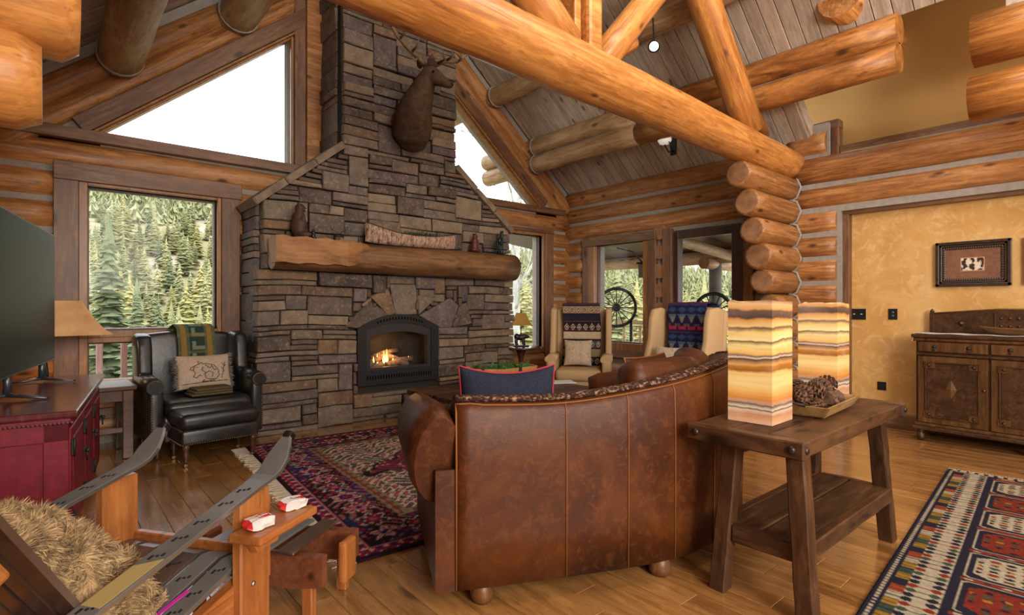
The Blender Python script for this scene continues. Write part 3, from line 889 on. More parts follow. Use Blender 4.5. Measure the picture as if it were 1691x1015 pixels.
for k in range(4): branch(mb, Vector((b.x, b.y, 3.0 + k * .2)), Vector((rnd.uniform(-1, 1), rnd.uniform(-1, 1), 1.2)).normalized(), .9, .014, 1, rnd)
mb.build('branches', M_bark, ro)

# deck along the gable, with railing seen through the low window
M_deck = wood('deck_boards', (.18, .14, .11), (.30, .25, .21), (.42, .37, .32), .7, False, 0, 12)
M_rail = wood('reddish_rail_wood', (.20, .10, .08), (.33, .18, .15), (.45, .28, .24), .6, False, 2, 12)
dk = MB().box((2.2, 7.35, -.12), (8.6, 1.7, .14)).build('deck_floor', M_deck); setp(dk, 'outside deck along the gable wall', kind='structure')
rl = thing('deck_railing', 'reddish wooden deck railing behind the low window', 'railing', (0, 8.0, -.05))
for z, h_ in ((.98, .05), (.10, .06)): MB().box((.6, 8.0, z), (5.2, .09, h_), .006, seg=1).build('rail', M_rail, rl)
bal = MB().box((0, 0, .5), (.065, .05, .84), .008, seg=1).build('baluster', M_rail, rl, world=False)
for k in range(22):
    o = bal if k == 0 else bpy.data.objects.new('baluster', bal.data)
    if k: COL.objects.link(o); o.parent = rl
    o.location = (-1.9 + .235 * k, 0, .03)
# covered porch on the right
pf = MB().box((8.2, 4.2, -.12), (2.8, 6.4, .14)).build('porch_floor', M_deck); setp(pf, 'boards of the covered porch', kind='structure')
pr = structure('porch_roof', 'dark underside and beams of the porch roof')
MB().prism([(6.8, 0, 2.62), (9.9, 0, 2.28), (9.9, 8.6, 2.28), (6.8, 8.6, 2.62)], (0, 0, .12)).build('roof_deck', M_doorwood, pr)
log((9.5, .5, 2.20), (9.5, 8.6, 2.20), .13, pr, (M_greylog, M_end), 'porch_beam')
log((6.9, 4.9, 2.42), (9.9, 4.9, 2.14), .09, pr, (M_greylog, M_end), 'porch_rafter')
log((6.9, 3.2, 2.42), (9.9, 3.2, 2.14), .09, pr, (M_greylog, M_end), 'porch_rafter')
pp = px(1181, 480, X=9.5)
log((9.5, pp.y, -.1), (9.5, pp.y, 2.1), .115, pr, (plain('grey_post_wood', (.16, .15, .13), .8, .2, nscale=3, namp=.3), M_end), 'porch_post')
log((9.1, pp.y, 2.06), (10.1, pp.y, 2.06), .11, pr, (M_greylog, M_end), 'porch_bracket')
prl = thing('porch_railing', 'porch railing with turned balusters behind the right window', 'railing', (9.5, 4.6, -.05))
M_rail2 = wood('porch_rail_wood', (.22, .14, .06), (.34, .23, .10), (.45, .32, .16), .6, False, 1, 12)
for z, h_ in ((.93, .09), (.12, .07)): MB().box((9.5, 4.6, z), (.10, 6.0, h_), .01, seg=1).build('rail', M_rail2, prl)
bl = MB().lathe([(.02, 0), (.035, .05), (.018, .12), (.045, .35), (.03, .55), (.018, .62), (.04, .70), (.02, .76)], n=8).build('baluster', M_greylog, prl, world=False)
for k in range(28):
    o = bl if k == 0 else bpy.data.objects.new('baluster', bl.data)
    if k: COL.objects.link(o); o.parent = prl
    o.location = (0, -2.9 + .21 * k, .16)
M_iron = plain('dark_metal', (.03, .028, .027), .5, .4, .6)
def hoopchair(loc, rz, label, R=.37, zc=1.24):
    ro = thing('porch_chair', label, 'chair', loc, rz, 'hoop-back porch chairs')
    c = Vector((0, .30, zc))
    pts = [c + Vector((R * math.cos(a), 0, R * math.sin(a))) for a in np.linspace(0, 2 * PI, 33)]
    MB().tube(pts, .028, 7, False).build('back_hoop', M_iron, ro, world=False)
    mb = MB()
    for k in range(16):
        a = 2 * PI * k / 16; mb.tube([c + Vector((.06 * math.cos(a), 0, .06 * math.sin(a))), c + Vector((R * math.cos(a), 0, R * math.sin(a)))], .009, 5)
    mb.blob(c, (.08, .03, .08), 10); mb.build('spokes', M_iron, ro, world=False)
    MB().box((0, 0, .45), (.56, .54, .05), .02).build('seat', M_doorwood, ro, world=False)
    for sx in (-1, 1):
        MB().tube([(sx * .24, .27, 0), (sx * .25, .28, .5), (sx * .26, .30, zc - .2)], .024, 7).build('leg', M_iron, ro, world=False)
        MB().tube([(sx * .25, -.24, 0), (sx * .25, -.24, .66)], .024, 7).build('leg', M_iron, ro, world=False)
        MB().box((sx * .27, .02, .68), (.06, .58, .03), .01).build('armrest', M_doorwood, ro, world=False)
    return ro
h1 = px(1017, 508, X=7.55); hoopchair((h1.x, h1.y, -.05), -.93, 'dark hoop-back chair on the porch seen through the window', R=.34, zc=h1.z + .05)
h2 = px(1187, 515, X=7.7); hoopchair((h2.x, h2.y, -.05), -.8, 'dark hoop-back chair on the porch seen through the door', R=.28, zc=h2.z + .05)
ln = px(1063, 448, X=7.4)
ro = thing('porch_lantern', 'small pale lantern hanging outside the right window', 'lantern', tuple(ln))
MB().box(tuple(ln), (.14, .12, .22), .01).build('body', plain('pale_lantern_metal', (.35, .30, .24), .5), ro)
MB().box(tuple(ln + Vector((0, 0, .13))), (.18, .16, .03), .005).tube([ln + Vector((0, 0, .12)), ln + Vector((-.3, 0, .30)), ln + Vector((-.75, -.05, .32))], .012, 6).build('bracket', M_iron, ro)
#=====FIRE
# ------------------------------------------------------------------ stone fireplace
FY = 5.60
SLP = (2.92 - 2.33) / (2.37 - 1.60)
def body(x, z):
    if z < 1.62: return 1.52 < x < 4.78
    if z < 2.32: return 1.58 < x < 4.72
    if z < 2.95:
        e = (z - 2.32) / SLP; return 1.60 + e < x < 4.66 - e
    return 2.37 < x < 3.86 and z < 5.45
FX0, FX1, FZ0, FZ1, FZT = 2.545, 3.575, .39, 1.02, 1.175
def wedge(u, v): p = px(u, v, Y=FY); return (p.x, p.z)
W_ = [[(567, 540), (608, 496), (641, 519), (595, 543)], [(596, 503), (612, 491), (612, 497), (600, 508)],
      [(610, 490), (640, 476), (652, 518), (641, 522)], [(643, 470), (686, 470), (687, 519), (652, 521)],
      [(688, 488), (720, 492), (690, 520)], [(690, 521), (742, 492), (756, 505), (743, 541), (724, 541)],
      [(757, 505), (769, 500), (778, 535), (745, 541)]]
Wz = [[wedge(*p) for p in w] for w in W_]
def inpoly(x, z, P):
    c = False
    for i in range(len(P)):
        (x1, z1), (x2, z2) = P[i], P[i - 1]
        if (z1 > z) != (z2 > z) and x < (x2 - x1) * (z - z1) / (z2 - z1) + x1: c = not c
    return c
def blocked(x, z):
    if FX0 - .01 < x < FX1 + .01 and z < FZ1 + .02 and z > FZ0 - .09: return True
    if FX0 - .02 < x < FX1 + .02 and FZ1 <= z < FZT + .05: return True
    return any(inpoly(x, z, w) for w in Wz)

fp = thing('stone_fireplace', 'tall dry-stacked fieldstone fireplace and chimney with gas firebox', 'fireplace', (3.12, 5.9, 0))
outl = [(1.54, 0), (4.76, 0), (4.76, 1.62), (4.68, 2.31), (3.84, 2.93), (3.84, 5.5), (2.39, 5.5), (2.39, 2.93), (1.62, 2.31), (1.56, 1.62)]
mb = MB(); back = [(x, z) for x, z in outl]
# mortar core in convex pieces, open at the firebox
for P in ([(1.54, 0), (FX0, 0), (FX0, 1.62), (1.56, 1.62)], [(FX1, 0), (4.76, 0), (4.76, 1.62), (FX1, 1.62)], [(FX0, 0), (FX1, 0), (FX1, FZ0), (FX0, FZ0)],
          [(FX0, FZT), (FX1, FZT), (FX1, 1.62), (FX0, 1.62)], [(1.60, 1.62), (4.70, 1.62), (4.66, 2.31), (1.62, 2.31)], [(1.62, 2.31), (4.66, 2.31), (3.84, 2.93), (2.39, 2.93)], [(2.39, 2.93), (3.84, 2.93), (3.84, 5.5), (2.39, 5.5)]):
    mb.prism([(x, FY + .035, z) for x, z in P], (0, .57, 0))
mb.build('mortar_core', M_mortar, fp)
rs = random.Random(21)
stones = []   # (area, poly3d, vec)
def pack(x0, x1, z0, z1, ok, put, du=.055, dv=.05):
    nx, nz = max(1, round((x1 - x0) / du)), max(1, round((z1 - z0) / dv)); du, dv = (x1 - x0) / nx, (z1 - z0) / nz
    G = [[ok(x0 + (i + .5) * du, z0 + (j + .5) * dv) for i in range(nx)] for j in range(nz)]
    for j in range(nz):
        i = 0
        while i < nx:
            if not G[j][i]: i += 1; continue
            hh = rs.choices((1, 2, 3, 4, 6), (22, 38, 20, 9, 5))[0]; ww = rs.choice((5, 6, 7, 8, 9, 11)) if hh < 3 else rs.choice((4, 5, 6, 7))
            w_ = 0
            while w_ < ww and i + w_ < nx and G[j][i + w_]: w_ += 1
            rem = 0
            while i + w_ + rem < nx and G[j][i + w_ + rem] and rem < 3: rem += 1
            if 0 < rem < 3: w_ += rem
            h_ = 1
            while h_ < hh and j + h_ < nz and all(G[j + h_][i + q] for q in range(w_)): h_ += 1
            if h_ == hh and j + h_ + 1 == nz and all(G[j + h_][i + q] for q in range(w_)): h_ += 1
            for b in range(h_):
                for a in range(w_): G[j + b][i + a] = False
            put(x0 + i * du, x0 + (i + w_) * du, z0 + j * dv, z0 + (j + h_) * dv); i += w_
def zline(x, z):  # courses undulate a little
    return z + .012 * mnoise.noise((x * 1.3, z * 2.0, 5)) * 2
def putf(a, b, c, d):
    g = .005; J = lambda: rs.uniform(-.007, .007)
    P = [(a + g + J(), zline(a, c) + g), (b - g + J(), zline(b, c) + g), (b - g + J(), zline(b, d) - g), (a + g + J(), zline(a, d) - g)]
    if (b - a) > .25: P.insert(3, ((a + b) / 2 + J() * 3, zline((a + b) / 2, d) - g + J() * .6)); P.insert(1, ((a + b) / 2 + J() * 3, zline((a + b) / 2, c) + g + J() * .6))
    pr_ = rs.uniform(.0, .05)
    edge = a < 1.75 or b > 4.6 or (c > 2.9 and (a < 2.5 or b > 3.75))
    dep = .12
    if edge: dep = .12 + rs.uniform(.05, .25)
    stones.append(((b - a) * (d - c), [Vector((x, FY + dep, z)) for x, z in P], Vector((0, -(dep + pr_), 0))))
pack(1.52, 4.80, 0, 1.62, lambda x, z: body(x, z) and not blocked(x, z), putf)
pack(1.58, 4.72, 1.62, 2.32, body, putf)
pack(1.58, 4.72, 2.32, 5.3, body, putf, .058, .052)
for w in Wz: stones.append((.2, [Vector((x, FY + .1, z)) for x, z in w], Vector((0, -.125, 0))))
def puts(xf, sgn):
    def f(a, b, c, d):
        g = .005; pr_ = rs.uniform(0, .035)
        P = [(a + g, c + g), (b - g, c + g), (b - g, d - g), (a + g, d - g)]
        stones.append(((b - a) * (d - c) * .5, [Vector((xf - sgn * .06, y, z)) for y, z in P], Vector((sgn * (.06 + pr_), 0, 0))))
    return f
pack(FY + .12, 6.2, 0, 2.3, lambda x, z: True, puts(1.55, -1), .075, .07)
pack(FY + .12, 6.2, 2.92, 5.0, lambda x, z: True, puts(2.39, -1), .075, .08)
pack(FY + .12, 6.2, 1.7, 2.3, lambda x, z: True, puts(4.72, 1), .1, .08)
stones.sort(key=lambda s_: -s_[0]); print('stones', len(stones))
for a_, P, v_ in stones[:299]:
    MB().stone(P, v_, .009).build('stone', M_stone, fp)
mb = MB()
for a_, P, v_ in stones[299:]: mb.stone(P, v_, .008)
if len(stones) > 299: setp(mb.build('small_stones', plain('small_fieldstone', hexc('#5a4a3e'), .7, .3, nscale=8, namp=.35, bump=.4), fp), kind='stuff')
# shoulder caps
def cap(xa, za, xb, zb, n):
    for k in range(n):
        p, q = Vector((xa + (xb - xa) * k / n, 0, za + (zb - za) * k / n)), Vector((xa + (xb - xa) * (k + 1) / n, 0, za + (zb - za) * (k + 1) / n))
        d = (q - p).normalized(); nrm = Vector((-d.z, 0, d.x)); nrm = nrm if nrm.z > 0 else -nrm
        P = [p - nrm * .03 + d * .004, q - nrm * .03 - d * .004, q + nrm * rs.uniform(.035, .05) - d * .004, p + nrm * rs.uniform(.035, .05) + d * .004]
        for v_ in P: v_.y = 6.17
        MB().stone(P, (0, -(6.17 - FY + .06), 0), .012).build('cap_stone', plain('tan_cap_stone', hexc('#7d6c59'), .8, .2, nscale=9, namp=.3, bump=.5) if k == 0 else bpy.data.materials['tan_cap_stone'], fp)
cap(1.50, 2.26, 2.40, 2.99, 3); cap(4.76, 2.26, 3.84, 2.99, 3)
# firebox
M_black = plain('black_stove_metal', (.018, .018, .02), .45, .4, .3)
M_blk2 = plain('dark_stove_steel', (.035, .036, .04), .4, .5, .4)
cx_, hw = (FX0 + FX1) / 2, (FX1 - FX0) / 2
def arch(w_, zb, zs, zt, n=16):
    """closed outline with an arched top, as (x, z)"""
    P = [(cx_ - w_, zb), (cx_ + w_, zb)]
    for k in range(n + 1):
        q = 1 - 2 * k / n; P.append((cx_ + w_ * q, zs + (zt - zs) * (1 - q * q)))
    return P
def archring(o_, i_, y0, y1, name, mat):
    mb = MB(); n = len(o_)
    vs = [[mb.bm.verts.new((x, y, z)) for x, z in P] for P in (o_, i_) for y in (y0, y1)]
    for k in range(n):
        k2 = (k + 1) % n
        for A, B in ((vs[0], vs[2]), (vs[3], vs[1]), (vs[1], vs[0]), (vs[2], vs[3])): mb.bm.faces.new((A[k], A[k2], B[k2], B[k]))
    return mb.build(name, mat, fp)
archring(arch(hw, FZ0, FZ1, FZT), arch(hw - .10, FZ0 + .165, FZ1 - .02, FZT - .10), FY - .05, FY + .03, 'firebox_frame', M_black)
archring(arch(hw - .10, FZ0 + .165, FZ1 - .02, FZT - .10), arch(hw - .15, FZ0 + .19, FZ1 - .10, FZT - .20), FY - .035, FY + .03, 'firebox_door', M_blk2)
mb = MB()
for k in range(26):
    mb.box((cx_ - hw + .11 + k * (2 * hw - .22) / 25, FY - .052, FZ0 + .085), (.012, .008, .045))
for k in range(16):
    x = cx_ - hw * .55 + k * hw * 1.1 / 15; q = (x - cx_) / hw; mb.box((x, FY - .052, FZ1 + (FZT - FZ1) * (1 - q * q) - .045), (.014, .008, .03))
setp(mb.build('vent_slots', plain('slot_black', (.002, .002, .002), .8, .1), fp), kind='stuff')
MB().box((cx_, FY + .30, .78), (2 * hw - .1, .02, .8)).box((cx_ - hw + .05, FY + .16, .78), (.02, .3, .8)).box((cx_ + hw - .05, FY + .16, .78), (.02, .3, .8)).box((cx_, FY + .16, .50), (2 * hw - .1, .3, .03)).box((cx_, FY + .16, 1.17), (2 * hw - .1, .3, .02)).build('firebox_liner', plain('sooty_firebrick', (.022, .017, .014), .8, .2, nscale=6, namp=.4), fp)
MB().box((cx_, FY - .0, .80), (2 * hw - .28, .005, .55)).build('glass_pane', M_glass, fp)
# logs and fire
flog = thing('gas_log_set', 'burnt gas logs with small flames in the firebox', 'fire logs', (cx_ - .1, FY + .15, .52))
M_ember = plain('ash_grey_log', (.16, .11, .075), .9, .1, nscale=25, namp=.5, bump=.6)
for a, b, r in (((-.36, .03, .06), (.22, .06, .05), .045), ((-.26, -.03, .05), (.02, .04, .17), .038), ((.28, -.05, .05), (-.03, .06, .19), .04), ((.02, -.03, .06), (.36, .0, .12), .042), ((-.15, .05, .15), (.2, .07, .22), .035)):
    A, B = Vector(a), Vector(b); C_ = (A + B) / 2 + Vector((0, 0, .012)); MB().tube([A, C_, B], [r * .9, r, r * .85], 9).build('burning_log', M_ember, flog, world=False)
t = NT('flame_glow'); t.base((.1, .03, 0), .9); v = t.node('ShaderNodeTexCoord'); sp = t.node('ShaderNodeSeparateXYZ'); t.link(v.outputs['Object'], sp.inputs[0])
t.link(t.ramp(t.math('MULTIPLY', sp.outputs[2], 4.0), [(.1, (1, .62, .22)), (.5, (1, .45, .10)), (.95, (.8, .2, .03))]), t.b.inputs['Emission Color']); t.b.inputs['Emission Strength'].default_value = 7
M_flame = t.m
for x, y, s_ in ((-.25, -.02, .7), (-.15, -.03, .6), (-.09, .0, .8), (-.02, -.03, 1.0), (.03, .0, 1.15), (.10, -.02, .6), (.30, -.03, .45), (-.03, -.05, .8)):
    z0 = .09; MB().lathe([(.004, z0), (.018 * s_, z0 + .02 * s_), (.014 * s_, z0 + .06 * s_), (.006 * s_, z0 + .10 * s_), (.0005, z0 + .14 * s_)], (x, y, 0), 8).build('flame', M_flame, flog, world=False)
l = bpy.data.lights.new('fire_light', 'POINT'); l.energy = 5; l.color = (1, .5, .15); l.shadow_soft_size = .08
o = bpy.data.objects.new('fire_light', l); COL.objects.link(o); o.location = (cx_ - .08, FY + .08, .78)

# mantel
MZ, MR = 1.775, .155
mt = thing('log_mantel', 'half-hewn log mantel across the stone fireplace', 'mantel', (1.63, 5.47, MZ))
mt.rotation_mode = 'XYZ'
me = log_mesh(3.05, MR, 77, 22, -.12, .04)
M_mant = wood('dark_mantel_wood', (.045, .018, .008), (.12, .053, .021), (.24, .118, .046), .5, True, 0, 14, var=.05)
for m in (M_mant, M_endlight): me.materials.append(m)
o = bpy.data.objects.new('mantel_log', me); COL.objects.link(o); o.parent = mt
P = []
n = 14
mb = MB(); A = []; 
for k in range(n + 1):
    x = -.012 + 1.0 * k / n; q = max(0, (k / n - .75) / .25); up_ = MR * (1.02 - .35 * q * q) + .01 * math.sin(k * 2.1); lo = -MR * (.62 - .5 * q) + .008 * math.sin(k * 1.7)
    A.append((x, up_, lo, -MR - .02 + .06 * q))
top = [mb.bm.verts.new((x, y - .0, u_)) for x, u_, l_, y in A]; bot = [mb.bm.verts.new((x, y + .01, l_)) for x, u_, l_, y in A]
topb = [mb.bm.verts.new((x, .10, u_ - .01)) for x, u_, l_, y in A]; botb = [mb.bm.verts.new((x, -.02, l_)) for x, u_, l_, y in A]
for k in range(n):
    for Q, R in ((top, bot), (topb, top), (bot, botb), (botb, topb)): mb.bm.faces.new((Q[k], Q[k + 1], R[k + 1], R[k]))
f = mb.bm.faces.new((top[0], bot[0], botb[0], topb[0])); f.material_index = 1; mb.bm.faces.new((top[-1], topb[-1], botb[-1], bot[-1]))
mb.build('hewn_face', [M_beam if False else wood('split_face_wood', (.09, .032, .01), (.26, .105, .028), (.44, .21, .07), .5, True, 0, 9), plain('pale_cut_end', (.62, .47, .33), .7, .2, nscale=9, namp=.1)], mt, world=False, label='orange split face of the log')
#=====FURN
# ------------------------------------------------------------------ rugs
def nz(U, V, s, seed=0):
    """smooth value noise on arrays"""
    g = np.random.default_rng(seed).random((64, 64)); x, y = U * s, V * s
    xi, yi = np.floor(x).astype(int), np.floor(y).astype(int); fx, fy = x - xi, y - yi
    fx, fy = fx * fx * (3 - 2 * fx), fy * fy * (3 - 2 * fy); m = 63
    a, b = g[yi & m, xi & m], g[yi & m, (xi + 1) & m]; c, d = g[(yi + 1) & m, xi & m], g[(yi + 1) & m, (xi + 1) & m]
    return (a * (1 - fx) + b * fx) * (1 - fy) + (c * (1 - fx) + d * fx) * fy
def paint(C, mask, col, a=1.0):
    m = mask[..., None] * a; return C * (1 - m) + np.array(col) * m
RED, NAVY, IVORY, PINK, DKB, TAN_, GRN = hexc('#962138'), hexc('#2c2d55'), hexc('#cfc0ae'), hexc('#b06a70'), hexc('#2a1620'), hexc('#94805f'), hexc('#5d6447')
def rosettes(C, a, b, pa, pb, cols, sc=1.0):
    i = np.round(a / pa); x = (a - i * pa) / (pa * .5) / sc; y = b / (pb * .5) / sc; r = np.hypot(x, y); th = np.arctan2(y, x)
    k = (i.astype(int) % 3)
    pet = .72 + .2 * np.cos(th * 6)
    for q in range(3):
        s_ = k == q
        C = paint(C, s_ & (r < pet), cols[q % len(cols)]); C = paint(C, s_ & (r < pet) & (r > pet - .14), IVORY, .8)
        C = paint(C, s_ & (r < .42) & (r > .2), cols[(q + 1) % len(cols)]); C = paint(C, s_ & (r < .2), cols[(q + 2) % len(cols)])
    return C
def persian(w_, h_):
    def f(U, V):
        d = np.minimum(np.minimum(U, w_ - U), np.minimum(V, h_ - V))
        along = np.where(np.minimum(U, w_ - U) < np.minimum(V, h_ - V), V, U)
        C = np.zeros(U.shape + (3,)) + np.array(DKB)
        n1, n2, n3 = nz(U, V, 14, 1), nz(U, V, 27, 2), nz(U, V, 6, 3)
        # field
        cx, cy2 = abs(U - w_ / 2), abs(V - h_ / 2)
        F_ = np.zeros_like(C) + np.array(RED)
        sp = (cx / (w_ / 2 - .5) + cy2 / (h_ / 2 - .5)) + .12 * np.sin(U * 14) * np.sin(V * 14)
        cream = sp > .98
        F_ = paint(F_, cream, IVORY)
        scr = np.sin(U * 42 + 5 * n3 + 3 * np.sin(V * 19)) * np.sin(V * 38 + 5 * n3 + 3 * np.sin(U * 17))
        F_ = paint(F_, cream & (scr > .12), DKB, .85); F_ = paint(F_, cream & (scr < -.45), RED); F_ = paint(F_, cream & (scr < -.75), PINK)
        med = ~cream
        F_ = paint(F_, med & (scr > .45), NAVY, .8); F_ = paint(F_, med & (scr < -.35) & (n2 > .45), PINK, .8); F_ = paint(F_, med & (abs(scr) < .08), GRN, .7); F_ = paint(F_, med & (scr < -.8), IVORY)
        F_ = paint(F_, (sp > .94) & (sp < .98), DKB); F_ = paint(F_, (sp > .985) & (sp < 1.0), GRN)
        C = paint(C, d > .50, (0, 0, 0)); C = np.where((d > .50)[..., None], F_, C)
        # main border
        b = d - .27
        mb_ = (d > .12) & (d < .42)
        B_ = np.zeros_like(C) + np.array(DKB); B_ = paint(B_, n3 > .55, NAVY)
        vin = np.abs(np.sin(along * 9) * .10 - b); B_ = paint(B_, vin < .010, GRN)
        B_ = paint(B_, (scr > .5) & (n2 > .4), RED); B_ = paint(B_, (scr < -.55), PINK, .7)
        B_ = rosettes(B_, along, b, .23, .22, (RED, PINK, NAVY))
        C = np.where(mb_[..., None], B_, C)
        C = paint(C, (d > .03) & (d < .10), RED); g = np.sin(along * 75) * np.sin(d * 60)
        C = paint(C, (d > .03) & (d < .10) & (g > .35), NAVY); C = paint(C, (d > .03) & (d < .10) & (g < -.6), IVORY, .8)
        C = paint(C, (d > .10) & (d < .112), PINK); C = paint(C, (d > .42) & (d < .50), TAN_)
        C = paint(C, (d > .435) & (d < .485) & (np.sin(along * 60) > .2), DKB, .6); C = paint(C, abs(d - .46) < .006, RED)
        C = C * (.75 + .5 * nz(U, V, 70, 9))[..., None]
        return C * .80
    return f
rug = thing('persian_rug', 'red and navy floral rug with pale fringe in front of the fireplace', 'rug', (3.18, 3.72, .0), math.radians(-4))
RW, RH = 3.9, 2.72
colgrid('rug_pile', M_weave, RW, RH, 300, 210, persian(RW, RH), rug, T(0, 0, .014), thick=.013)
M_fringe = plain('cream_fringe', hexc('#c9bba6'), .95, .1, nscale=60, namp=.2)
for sgn in (-1, 1):
    mb = MB()
    for k in range(210):
        y = -RH / 2 + .008 + k * (RH - .016) / 209; l = random.uniform(.07, .12); dy = random.uniform(-.02, .02)
        mb.prism([(sgn * RW / 2, y - .006, .003), (sgn * (RW / 2 + l), y - .004 + dy, .003), (sgn * (RW / 2 + l), y + .004 + dy, .003), (sgn * RW / 2, y + .006, .003)], (0, 0, .005))
    setp(mb.build('fringe', M_fringe, rug, world=False), kind='stuff')

KR, KO, KN, KI, KY, KG = hexc('#9c3c2c'), hexc('#b4532f'), hexc('#2e2c3e'), hexc('#cfc2a8'), hexc('#b58a35'), hexc('#4c5a4c')
def kilim(w_, h_):
    def f(U, V):
        # U runs from far end (0) along the runner; V = 0 at the side nearest the fireplace
        C = np.zeros(U.shape + (3,)) + np.array(KR)
        dv = np.minimum(V, h_ - V); n2 = nz(U, V, 40, 4)
        p = .40; uu = (U - .12) % p - p / 2; i = np.floor((U - .12) / p).astype(int)
        vc = abs(V - h_ / 2)
        hexd = np.maximum(abs(uu) / .165, (abs(uu) * .9 + vc * .62) / .36 * 1.0); hexd = np.maximum(hexd, (vc - .205) / .165)
        for lo, hi, c in ((0, 1.12, KN), (0, 1.06, KI), (0, 1.02, KN), (0, .86, None)):
            m = hexd < hi
            C = paint(C, m, c) if c else np.where(m[..., None], np.where((i % 2 == 0)[..., None], np.array(KI), np.array(KR) * .85), C)
        inn = hexd < .80
        q = np.sin(U * 70) * np.sin(V * 55); q2 = np.sin(U * 38 + 1) * np.sin(V * 38)
        C = paint(C, inn & (q > .45) & (q2 > 0), KR); C = paint(C, inn & (q > .45) & (q2 <= 0), KG); C = paint(C, inn & (q < -.6), KN); C = paint(C, inn & (q < -.6) & (q2 > .3), KY)
        cr = np.minimum(abs(uu), vc); C = paint(C, (hexd < .45) & (cr < .022) & ((abs(uu) + vc) < .16), KN); C = paint(C, (abs(uu) + vc) < .045, KY)
        out = hexd > 1.15; C = paint(C, out & (np.sin(U * 48) * np.sin(V * 48) > .72), KI); C = paint(C, out & (np.sin(U * 48) * np.sin(V * 48) < -.78), KN); C = paint(C, out & (np.sin(U * 24 + 2) * np.sin(V * 24) > .85), KY)
        bo = dv < .25
        C = paint(C, bo, KI)
        k = .052; a = (U % k) / k - .5; hgt = (dv - .10) / .13
        arrow = (hgt > 0) & (hgt < 1) & (abs(a) < .36 * np.maximum(0, np.sin(hgt * 3 * PI)) ** .7 + .05)
        kk = np.floor(U / k).astype(int)
        for q, c in enumerate((KN, KR, KG, KN)): C = paint(C, arrow & (kk % 4 == q), c)
        blk = (dv > .05) & (dv < .10); kb = np.floor(U / .075).astype(int)
        for q, c in enumerate((KY, KN, KO, KI, KY, KG)): C = paint(C, blk & (kb % 6 == q), c)
        C = paint(C, blk & (np.sin(U * 170) > .7), KN, .7)
        C = paint(C, dv < .05, KN); C = paint(C, (dv > .022) & (dv < .034) & (np.sin(U * 200) > -.6), KI)
        C = paint(C, (dv > .235) & (dv < .262), KN); C = paint(C, (dv > .245) & (dv < .252) & (np.sin(U * 260) > 0), KI)
        e = U < .05; C = paint(C, e, KI); C = paint(C, e & (np.sin(V * 120) > .3), KN); e2 = (U > .05) & (U < .09) & (V > .26); C = paint(C, e2, KY); C = paint(C, e2 & (np.sin(V * 50) > .2), KN)
        return C * (.8 + .4 * nz(U, V, 90, 9))[..., None] * .54
    return f
kr = thing('kilim_runner', 'flat-woven red runner with cream arrow border beside the trestle table', 'rug', (3.79, .22, .0), math.radians(4.7 + 180))
KW, KH = 3.1, 1.3
colgrid('woven_rug', M_weave, KW, KH, 400, 170, kilim(KW, KH), kr, T(0, 0, .009), thick=.008)
mb = MB()
for k in range(120):
    y = -KH / 2 + .008 + k * (KH - .016) / 119; mb.prism([(-KW / 2, y - .004, .002), (-KW / 2 - .03, y - .003 + random.uniform(-.01, .01), .002), (-KW / 2 - .03, y + .004, .002), (-KW / 2, y + .004, .002)], (0, 0, .004))
setp(mb.build('fringe', M_fringe, kr, world=False), kind='stuff')

# ------------------------------------------------------------------ leather sofa
t = NT('aged_tan_leather'); v = t.coords(False)
n1 = t.noise(v, 2.2, 5, .65, .5); n2 = t.noise(v, 22, 4, .7, .8); n3 = t.noise(v, 240, 2)
c = t.ramp(n1, [(.3, hexc('#2e1407')), (.5, hexc('#47210a')), (.68, hexc('#5e3211'))])
c = t.mix(t.ramp(n2, [(.50, (0, 0, 0)), (.72, (.55, .55, .55))]), c, hexc('#6f4220'))
t.bump(t.math('ADD', n3, t.math('MULTIPLY', n2, .8)), .22, .004); M_leather = t.base(c, .46, .28)
M_seam = plain('tan_piping_leather', hexc('#7a4c24'), .5, .3)
t = NT('dark_woven_trim'); v = t.coords(False); n = t.noise(v, 55, 2)
M_trimfab = t.base(t.ramp(n, [(.42, hexc('#2b1c17')), (.5, hexc('#5d3b2c')), (.6, hexc('#8a7460'))], 'CONSTANT'), .8, .2)
ctrl = [(1.27, 1.84, .865), (1.70, 1.63, .855), (2.12, 1.45, .90), (2.46, 1.395, .94), (2.85, 1.46, .965), (3.25, 1.62, .965), (3.58, 1.88, .93)]
def cat(P, n=8):
    out = []; P = [np.array(p, float) for p in P]; Q = [2 * P[0] - P[1]] + P + [2 * P[-1] - P[-2]]
    for i in range(1, len(Q) - 2):
        for k in range(n):
            s_ = k / n; a, b, c, d = Q[i - 1:i + 3]
            out.append(.5 * ((2 * b) + (c - a) * s_ + (2 * a - 5 * b + 4 * c - d) * s_ ** 2 + (3 * b - 3 * c + d - a) * s_ ** 3))
    out.append(P[-1]); return np.array(out)
SPH = cat(ctrl); NS = len(SPH)
tan = np.gradient(SPH[:, :2], axis=0); tan /= np.linalg.norm(tan, axis=1)[:, None]; nin = np.stack([-tan[:, 1], tan[:, 0]], 1)
def spt(i, off, z): p = SPH[i, :2] + nin[i] * off; return Vector((p[0], p[1], z))
sofa = thing('leather_sofa', 'curved tan leather sofa seen from behind, in front of the coffee table', 'sofa', (2.6, 1.95, 0))
mb = MB(); rings = []
for i in range(NS):
    h_ = SPH[i, 2]
    prof = [(.0, .085), (-.004, .30), (-.006, .6), (0, h_ - .05), (.015, h_ - .015), (.045, h_), (.11, h_ - .0), (.16, h_ - .03), (.18, h_ - .10), (.19, .5), (.20, .085)]
    rings.append([mb.bm.verts.new(spt(i, o_, z)) for o_, z in prof])
for i in range(NS - 1):
    for k in range(len(rings[0])):
        k2 = (k + 1) % len(rings[0]); f = mb.bm.faces.new((rings[i][k], rings[i][k2], rings[i + 1][k2], rings[i + 1][k])); f.smooth = k not in (9, 10)
